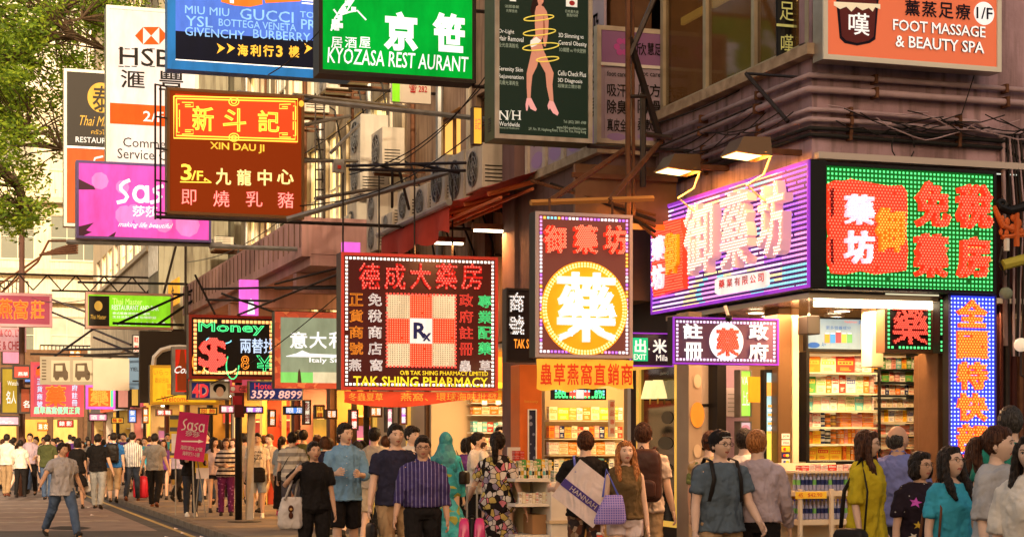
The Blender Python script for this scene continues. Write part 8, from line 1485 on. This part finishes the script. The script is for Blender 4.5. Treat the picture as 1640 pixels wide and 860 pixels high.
# temple ornament + globe lamp + alley pipes at right edge
tm = thing('temple_roof_ornament', 'carved orange bracket with black scrolled eave end at right edge', 'ornament', (9.9, 14.1, 3.2)); to_ = M('temple_orange', (.6, .13, .03), .4, var=.3); Pz = lambda x, y, n=0: tuple(Vector(on_a(x, y, 14.05))-Vector((0, n, 0)))
MB().tube([Pz(1604+8*math.cos(t*.6)*(1-t*.07), 326+8*math.sin(t*.6)*(1-t*.07)) for t in range(11)], .03, 6).build('scroll', black, tm); MB().tube([Pz(1595, 322), Pz(1600, 332), Pz(1615, 338), Pz(1632, 334), Pz(1650, 326)], [.03, .045, .05, .055, .06], 8, flat=.8).build('eave', black, tm)
MB().tube([Pz(1592, 330), Pz(1598, 345), Pz(1606, 362), Pz(1622, 368)], [.02, .028, .032, .02], 7).build('bracket', to_, tm)
for x, y, r in ((1606, 350, .02), (1613, 356, .03), (1622, 348, .028), (1603, 372, .022), (1612, 374, .026), (1621, 366, .03), (1632, 358, .03), (1636, 372, .028)): MB().ball(Pz(x, y), (r, r*.6, r*1.5), 10, 8).build('carved_leaf', to_, tm, smooth=True)
MB().tube([Pz(1628, 335), Pz(1628, 395)], .03, 6).build('strut', to_, tm); MB().tube([Pz(1604, 380), Pz(1645, 376)], .022, 6).build('beam', to_, tm); MB().tube([Pz(1612, 382), Pz(1612, 402)], .03, 6).build('tag', whitepl, tm); MB().tube([Pz(1605, 425), Pz(1650, 413)], .05, 8).build('rail', M('yellow_green_rail', (.4, .35, .05), .5), tm); MB().tube([Pz(1605, 395), Pz(1600, 420), Pz(1612, 440)], .012, 5).build('hook', steel, tm)
gl2 = thing('globe_lamp', 'round cream globe lamp on the dark red wall at right edge', 'lamp', Pz(1635, 552)); MB().ball(Pz(1635, 552), (.065, .065, .065), 18, 12).build('globe', M('opal_glass', (.75, .65, .5), .3, emit=.25, ecol=(1, .8, .55)), gl2, smooth=True); MB().tube([Pz(1635, 565), Pz(1635, 600), Pz(1650, 610)], .012, 6).build('stem', steel, gl2)
al = thing('drain_pipe', 'dark red drain pipes running down the wall right of the blue sign', 'pipe', (9.95, 14.5, .12))
for k, x in enumerate((1604, 1612, 1622, 1634)): p_ = on_a(x, 600, 14.5); MB().tube([(p_.x, 14.5, .12), (p_.x, 14.5, 4.3 if k % 2 else 3.2)], .018+.012*(k % 2), 8).build('pipe', [darkred, steel, darkred, rust][k], al)
MB().ball(Pz(1611, 470), (.07, .05, .06), 10, 8).build('siren', M('green_grey', (.2, .22, .15), .5), al)
# ---- street pole with plates
px0, D0 = 382, 34.5; X0, Y0 = PD(px0, D0)
sp_ = thing('street_pole', 'black street sign pole with red and white plates on the kerb', 'pole', (X0, Y0, .12)); zq = lambda y: CZ+(HY-y)*D0/F
MB().tube([(X0, Y0, .12), (X0, Y0, zq(545))], .07, 12).build('post', black, sp_, smooth=True); MB().box(X0-.095, X0+.095, Y0-.11, Y0-.06, zq(668), zq(622)).build('collar', M('black_red', (.08, .02, .02), .4), sp_)
def plate(x0, y0, x1, y1, m, n=.1): s = MB(); w_ = (x1-x0)/F*D0; cx_ = X0+((x0+x1)/2-px0)/F*D0; s.box(cx_-w_/2, cx_+w_/2, Y0-n-.02, Y0-n, zq(y1), zq(y0)); return s.build('plate', m, sp_)
plate(369, 556, 388, 582, M('plate_cream', (.6, .5, .4), .5)); dr = M('plate_dark_red', (.3, .02, .03), .45); plate(370, 585, 386, 613, dr); plate(371, 634, 386, 648, dr); plate(364, 617, 427, 629, M('plate_rose', (.6, .10, .12), .45), .13)
for cx_ in (373, 384): xx = X0+(cx_-px0)/F*D0; MB().add([(xx+.07*math.cos(t*.4), Y0-.12, zq(549)+.07*math.sin(t*.4)) for t in range(16)], [tuple(range(16))]).build('disc', dr, sp_); MB().box(xx-.045, xx+.045, Y0-.13, Y0-.122, zq(549)-.012, zq(549)+.012).build('bar', whitepl, sp_)
def ptext(tx, x0, y0, x1, y1, m, n=.125):
    vs, fs = tmesh(tx, bevel=.01); MB().add([(X0+(x0+(x1-x0)*x-px0)/F*D0, Y0-n, zq(y1+(y0-y1)*y)) for x, y, z in vs], fs).build('lettering', m, sp_)
ptext('No Entry', 371, 560, 386, 565, black); ptext('Star Ferry', 371, 569, 386, 574, black); ptext('尖沙咀碼頭', 380, 618.5, 412, 622.5, whitepl, .155); ptext('Tsim Sha Tsui', 380, 623.5, 412, 627.5, whitepl, .155); ptext('↗', 415, 619, 424, 627, whitepl, .155); ptext('↑', 374, 590, 382, 606, whitepl)
xx = X0+(370-px0)/F*D0; MB().add([(X0+(371-px0)/F*D0+.045*math.cos(t*.4), Y0-.155, zq(623)+.045*math.sin(t*.4)) for t in range(16)], [tuple(range(16))]).build('disc', whitepl, sp_)
rb_ = thing('roller_banner', 'silver grey narrow standing banner leaning beside the black street pole', 'banner', (X0+.14, Y0-.3, .12)); x_, y_ = X0+.1, Y0-.3
MB().add([(x_, y_, .13), (x_+.14, y_-.02, .13), (x_+.16, y_+.05, 1.2), (x_+.19, y_, 2.22), (x_+.04, y_, 2.22), (x_+.02, y_-.03, 1.2)], [(0,1,2,5), (5,2,3,4)]).build('cloth', M('silver_cloth', (.42, .40, .38), .4, .2, var=.3), rb_); MB().tube([(x_, y_, .13), (x_+.04, y_, 2.24)], .014, 6).build('pole', greysteel, rb_); MB().box(x_-.02, x_+.22, y_-.02, y_+.02, 2.22, 2.25).build('top_rail', greysteel, rb_)
# ---- placards
Xp, Yp = PD(307, 35.2); pl = thing('placard', 'tilted magenta placard with white lettering and arrow on a pole', 'placard', (Xp, Yp, .12), rz=-TH); local(pl); q_ = 35.2/F
R_ = Matrix.Rotation(R(7), 3, 'Y'); cz_ = (CZ+(HY-699)*q_)-.12
def tp_(x, y, n): v = R_ @ Vector(((x-307)*q_, 0, -(y-699)*q_)); return (v.x, n, v.z+cz_)
def pbox(x0, y0, x1, y1, n0, n1, m, nm): MB().add([tp_(x0, y1, n0), tp_(x1, y1, n0), tp_(x1, y1, n1), tp_(x0, y1, n1), tp_(x0, y0, n0), tp_(x1, y0, n0), tp_(x1, y0, n1), tp_(x0, y0, n1)], [(0,3,2,1), (4,5,6,7), (0,1,5,4), (1,2,6,5), (2,3,7,6), (3,0,4,7)]).build(nm, m, pl)
pbox(283, 661, 331, 737, -.03, 0, M('placard_magenta', (.50, .02, .13), .5), 'board'); MB().tube([(0, .02, cz_), (.05, .03, .0)], .015, 6).build('pole', greysteel, pl)
pw_ = M('placard_white', (.75, .68, .66), .5)
L_ = []
x0, y0, x1, y1 = 289, 672, 326, 690; w_ = (x1-x0)/4; h_ = y1-y0
for k in (0, 2): X_ = x0+k*w_; L_.append([(X_+w_*.85, y0+(0 if k == 0 else h_*.26)), (X_+w_*.52, y0+h_*(.1 if k == 0 else .32)), (X_+w_*.3, y0+h_*(.26 if k == 0 else .42)), (X_+w_*.32, y0+h_*(.42 if k == 0 else .52)), (X_+w_*.58, y0+h_*.6), (X_+w_*.7, y0+h_*.74), (X_+w_*.55, y0+h_*.92), (X_+w_*.08, y1)])
for k in (1, 3): X_ = x0+k*w_; L_.append([(X_+w_*.5+w_*.38*math.cos(t*.45), y0+h_*.62+h_*.32*math.sin(t*.45)) for t in range(15)]); L_.append([(X_+w_*.88, y0+h_*.25), (X_+w_*.9, y1)])
mb = MB(); [mb.tube([tp_(x, y, -.035) for x, y in q], .014, 5) for q in L_]; mb.build('lettering', pw_, pl)
for tx, b in (('莎莎', (297, 690, 320, 699)), ('海防道35-37號', (292, 714, 327, 721)), ('海利行1-2樓', (296, 723, 324, 730))): vs, fs = tmesh(tx, bevel=.02); MB().add([tp_(b[0]+(b[2]-b[0])*x, b[3]+(b[1]-b[3])*y, -.036) for x, y, z in vs], fs).build('lettering', pw_, pl)
MB().add([tp_(x, y, -.036) for x, y in ((292, 707), (319, 704), (319, 702), (328, 704.5), (319, 708), (319, 706.5), (292, 709))], [tuple(range(7))]).build('arrow', pw_, pl)
Xq, Yq = PD(281, 36.5); yb_ = thing('placard', 'narrow yellow and white board standing just left of magenta placard', 'placard', (Xq, Yq, .12), rz=-TH); local(yb_)
MB().box(-.12, .14, 0, .03, 1.2, 2.1).build('board', M('placard_yellow', (.7, .5, .05), .5, stripe=('h', 4, .35), col2=(.1, .1, .1)), yb_); MB().box(-.08, .1, -.01, -.001, 1.3, 1.7).build('print', pw_, yb_); MB().tube([(0, .02, 0), (0, .02, 1.2)], .015, 6).build('leg', greysteel, yb_)
Xr, Yr = PD(322, 35.8); pc_ = thing('placard', 'crumpled yellow and cream cardboard sign hung behind the magenta placard', 'placard', (Xr, Yr, .12), rz=-TH); local(pc_); MB().box(-.12, .14, 0, .03, .9, 1.3).build('board', M('placard_yellow2', (.7, .5, .03), .6), pc_); MB().tube([(-.1, .02, 1.3), (.12, -.1, 0)], .014, 5).build('leg', greysteel, pc_); MB().tube([(0, .02, 1.3), (-.14, .1, 0)], .014, 5).build('leg', greysteel, pc_); MB().box(-.1, .16, -.02, -.001, .78, 1.0).build('paper', pw_, pc_)
# red suitcase in the crowd
Xs, Ys = PD(226, 46); rs_ = thing('suitcase', 'red suitcase pulled through crowd between striped shirt man and grey tee man', 'suitcase', (Xs, Ys, .12), rz=-TH); local(rs_); rbox(-.2, .2, -.13, .13, .04, .62, 20, 5.).build('shell', M('red_shell', (.5, .02, .03), .35), rs_, smooth=True); MB().tube([(-.08, 0, .6), (-.08, 0, .95), (.08, 0, .95), (.08, 0, .6)], .012, 5).build('handle', greysteel, rs_)
# street lamp at far left
sl_ = thing('street_lamp', 'thin brown street lamp with curved arm in front of the cream building', 'street lamp', (*PD(35, 52), 0)); x_, y_ = PD(35, 52); x2, y2 = PD(2, 52); zc = lambda y: CZ+(HY-y)*52/F
MB().tube([(x_, y_, 0), (x_, y_, zc(290))], [.1, .075], 10).build('post', M('brown_lamp_post', (.14, .07, .05), .5), sl_, smooth=True); mx = x2-x_
MB().tube([(x_-.1, y_, zc(345)), (x_-.12, y_, zc(290)), (x_-.25, y_, zc(275)), (x_+mx*.5, y_, zc(266)), (x_+mx, y_, zc(264)), (x_+mx*1.6, y_, zc(268))], .04, 6).build('arm', steel, sl_); MB().ball((x_+mx*1.8, y_, zc(270)), (.35, .12, .1), 12, 8).build('lamp_head', greysteel, sl_)
# ---- tree
tr = thing('tree', 'big street tree with fine yellow green leaves arching in from upper left', 'tree', (-4.2, 41, 0)); bark = M('bark', (.09, .06, .035), .9, var=.5, scale=8, bump=.6)
rt = random.Random(12); tk = MB().tube([(-4.2, 41, -.1), (-4.1, 40.8, 2.5), (-4.3, 40.5, 5), (-4.0, 40, 7.5), (-3.6, 40, 9)], [.5, .4, .34, .28, .2], 12).build('trunk', bark, tr, smooth=True)
def Q3(px, py, D): v, a = PD(px, D); return Vector((v, a, CZ+(HY-py)*D/F))
limbs = [[Vector((-4.1, 40.4, 6.5)), Q3(-60, 150, 40), Q3(0, 95, 39.5), Q3(40, 70, 39), Q3(75, 45, 38.5), Q3(130, 30, 38)], [Q3(0, 95, 39.5), Q3(30, 92, 39), Q3(55, 72, 38.6), Q3(88, 60, 38), Q3(120, 62, 37.5), Q3(170, 80, 37)], [Vector((-4.2, 40.6, 5.6)), Q3(-60, 230, 38.5), Q3(0, 205, 38), Q3(45, 218, 37.6), Q3(62, 232, 37.4), Q3(100, 240, 37)],
         [Q3(-60, 230, 38.5), Q3(0, 270, 38), Q3(30, 300, 37.5), Q3(45, 340, 37.3)], [Q3(40, 70, 39), Q3(90, 20, 40), Q3(150, -20, 41), Q3(220, -30, 41)], [Vector((-4.0, 40.4, 7.5)), Vector((-6, 42, 10)), Vector((-8, 43, 13))], [Vector((-4.0, 40.4, 7.5)), Vector((-3.6, 38, 10)), Vector((-2, 36, 13))], [Vector((-4.1, 40.4, 6.8)), Vector((-6.5, 38, 9)), Vector((-8.5, 36, 11))]]
for L in limbs: MB().tube(L, [.16, .13, .10, .07, .045, .03][:len(L)], 7).build('branch', bark, tr, smooth=True)
tw_ = MB()
import itertools
outline = [(-60, -60), (265, -60), (258, 20), (250, 70), (225, 88), (196, 96), (185, 120), (150, 165), (152, 200), (145, 262), (110, 250), (100, 215), (70, 200), (58, 230), (20, 215), (70, 300), (62, 352), (40, 372), (0, 345), (-60, 380)]
def inpoly(p, q):
    c = False; j = len(q)-1
    for i in range(len(q)):
        if (q[i][1] > p[1]) != (q[j][1] > p[1]) and p[0] < (q[j][0]-q[i][0])*(p[1]-q[i][1])/(q[j][1]-q[i][1])+q[i][0]: c = not c
        j = i
    return c
cl = []
while len(cl) < 340:
    x, y = rt.uniform(-60, 268), rt.uniform(-60, 380)
    if inpoly((x, y), outline) and noise.noise(Vector((x*.022, y*.022, 5))) > -.22: cl.append(Q3(x, y, rt.uniform(34.5, 42) if x < 80 else rt.uniform(38.2, 43)))
for k in range(120): cl.append(Vector((-5.5+rt.gauss(0, 2.6), 40+rt.gauss(0, 2.6), 11+rt.gauss(0, 2.2))))
lv = [MB(), MB(), MB()]
for c in cl:
    R0 = rt.uniform(.28, .55)
    j = rt.choice(limbs); base = min((q for L in limbs for q in L), key=lambda q: (q-c).length)
    mid = base.lerp(c, .5)+Vector((rt.uniform(-.2, .2), rt.uniform(-.2, .2), rt.uniform(0, .3))); tw_.tube([base, mid, c], [.022, .014, .006], 4, cap=False)
    for i in range(80):
        d = Vector((rt.gauss(0, 1), rt.gauss(0, 1), rt.gauss(0, .62))); d = d.normalized()*R0*rt.random()**.5*1.15; p_ = c+d
        s1 = rt.uniform(.045, .085); a_ = Vector((rt.gauss(0, 1), rt.gauss(0, 1), rt.gauss(0, .5))).normalized(); b_ = a_.cross(Vector((rt.gauss(0, 1), rt.gauss(0, 1), rt.gauss(0, 1)))).normalized()
        lv[rt.choice((0, 0, 1, 2))].add([p_-a_*s1, p_-b_*s1*.42, p_+a_*s1, p_+b_*s1*.42], [(0,1,2,3)])
tw_.build('twigs', bark, tr, kind='stuff')
def leafmat(key, c):
    m = M('leaf_'+key, c, .45, var=.3, scale=3); n = m.node_tree.nodes; l = m.node_tree.links; t = n.new('ShaderNodeBsdfTranslucent'); t.inputs[0].default_value = (c[0]*1.9, c[1]*1.7, c[2], 1)
    x = n.new('ShaderNodeMixShader'); x.inputs[0].default_value = .45; l.new(n['Principled BSDF'].outputs[0], x.inputs[1]); l.new(t.outputs[0], x.inputs[2]); l.new(x.outputs[0], n['Material Output'].inputs[0]); return m
for mb_, c_, nm in zip(lv, ((.17, .27, .03), (.30, .40, .04), (.08, .14, .02)), ('mid', 'bright', 'deep')): mb_.build('crown', leafmat(nm, c_), tr, kind='stuff')
# low wall / litter in the far ground
MB().box(-30, 3, 93, 95.5, 0, 4.2).build('x', M('far_shop_band', (.35, .25, .15), .7, var=.4), solo(MB().box(-30, 3, 92.4, 92.9, 3.3, 4.1), 'far_fascia', E('far_fascia_glow', (1, .7, .35), .6), 'dim lit fascia of distant shops across the end of street', 'shop front')).name = 'wall'

src_ = [o for o in COL.objects if o.get('label', '').startswith('small window type air')][0]
for k in range(18):
    c = copy_tree(src_); y = 30.3+(k % 9)*1.9+rt.uniform(-.3, .3); z = (5.2, 8.1)[k//9] if k % 9 < 8 else 6.5
    c.location = (7.05, y, z+rt.uniform(-.1, .3)); c['label'] = 'small window air conditioner on beige block behind the hanging signs, ' + ('lower row, ' if k < 9 else 'upper row, ')+NO[k % 9]; c['group'] = 'window air conditioners on the beige block'

for k in range(12):
    x0 = 7.7+.16*k; z0 = 4.75-.03*(k % 5); MB().tube([(x0+t*.13, 14.22-.008*k, z0-(.05+.04*(k % 4))*math.sin(t*.393)+.01*math.sin(t*2+k)) for t in range(9)], .006, 4).build('loose_cable', cable if k % 3 else pipe_m, pp)
for k in range(8):
    y0 = 17.6-.3*k; MB().tube([(7.5-.01*k, y0-t*.16, 4.85-.05*(k % 4)-(.04+.03*(k % 3))*math.sin(t*.45)) for t in range(8)], .007, 4).build('loose_cable', cable, pp)
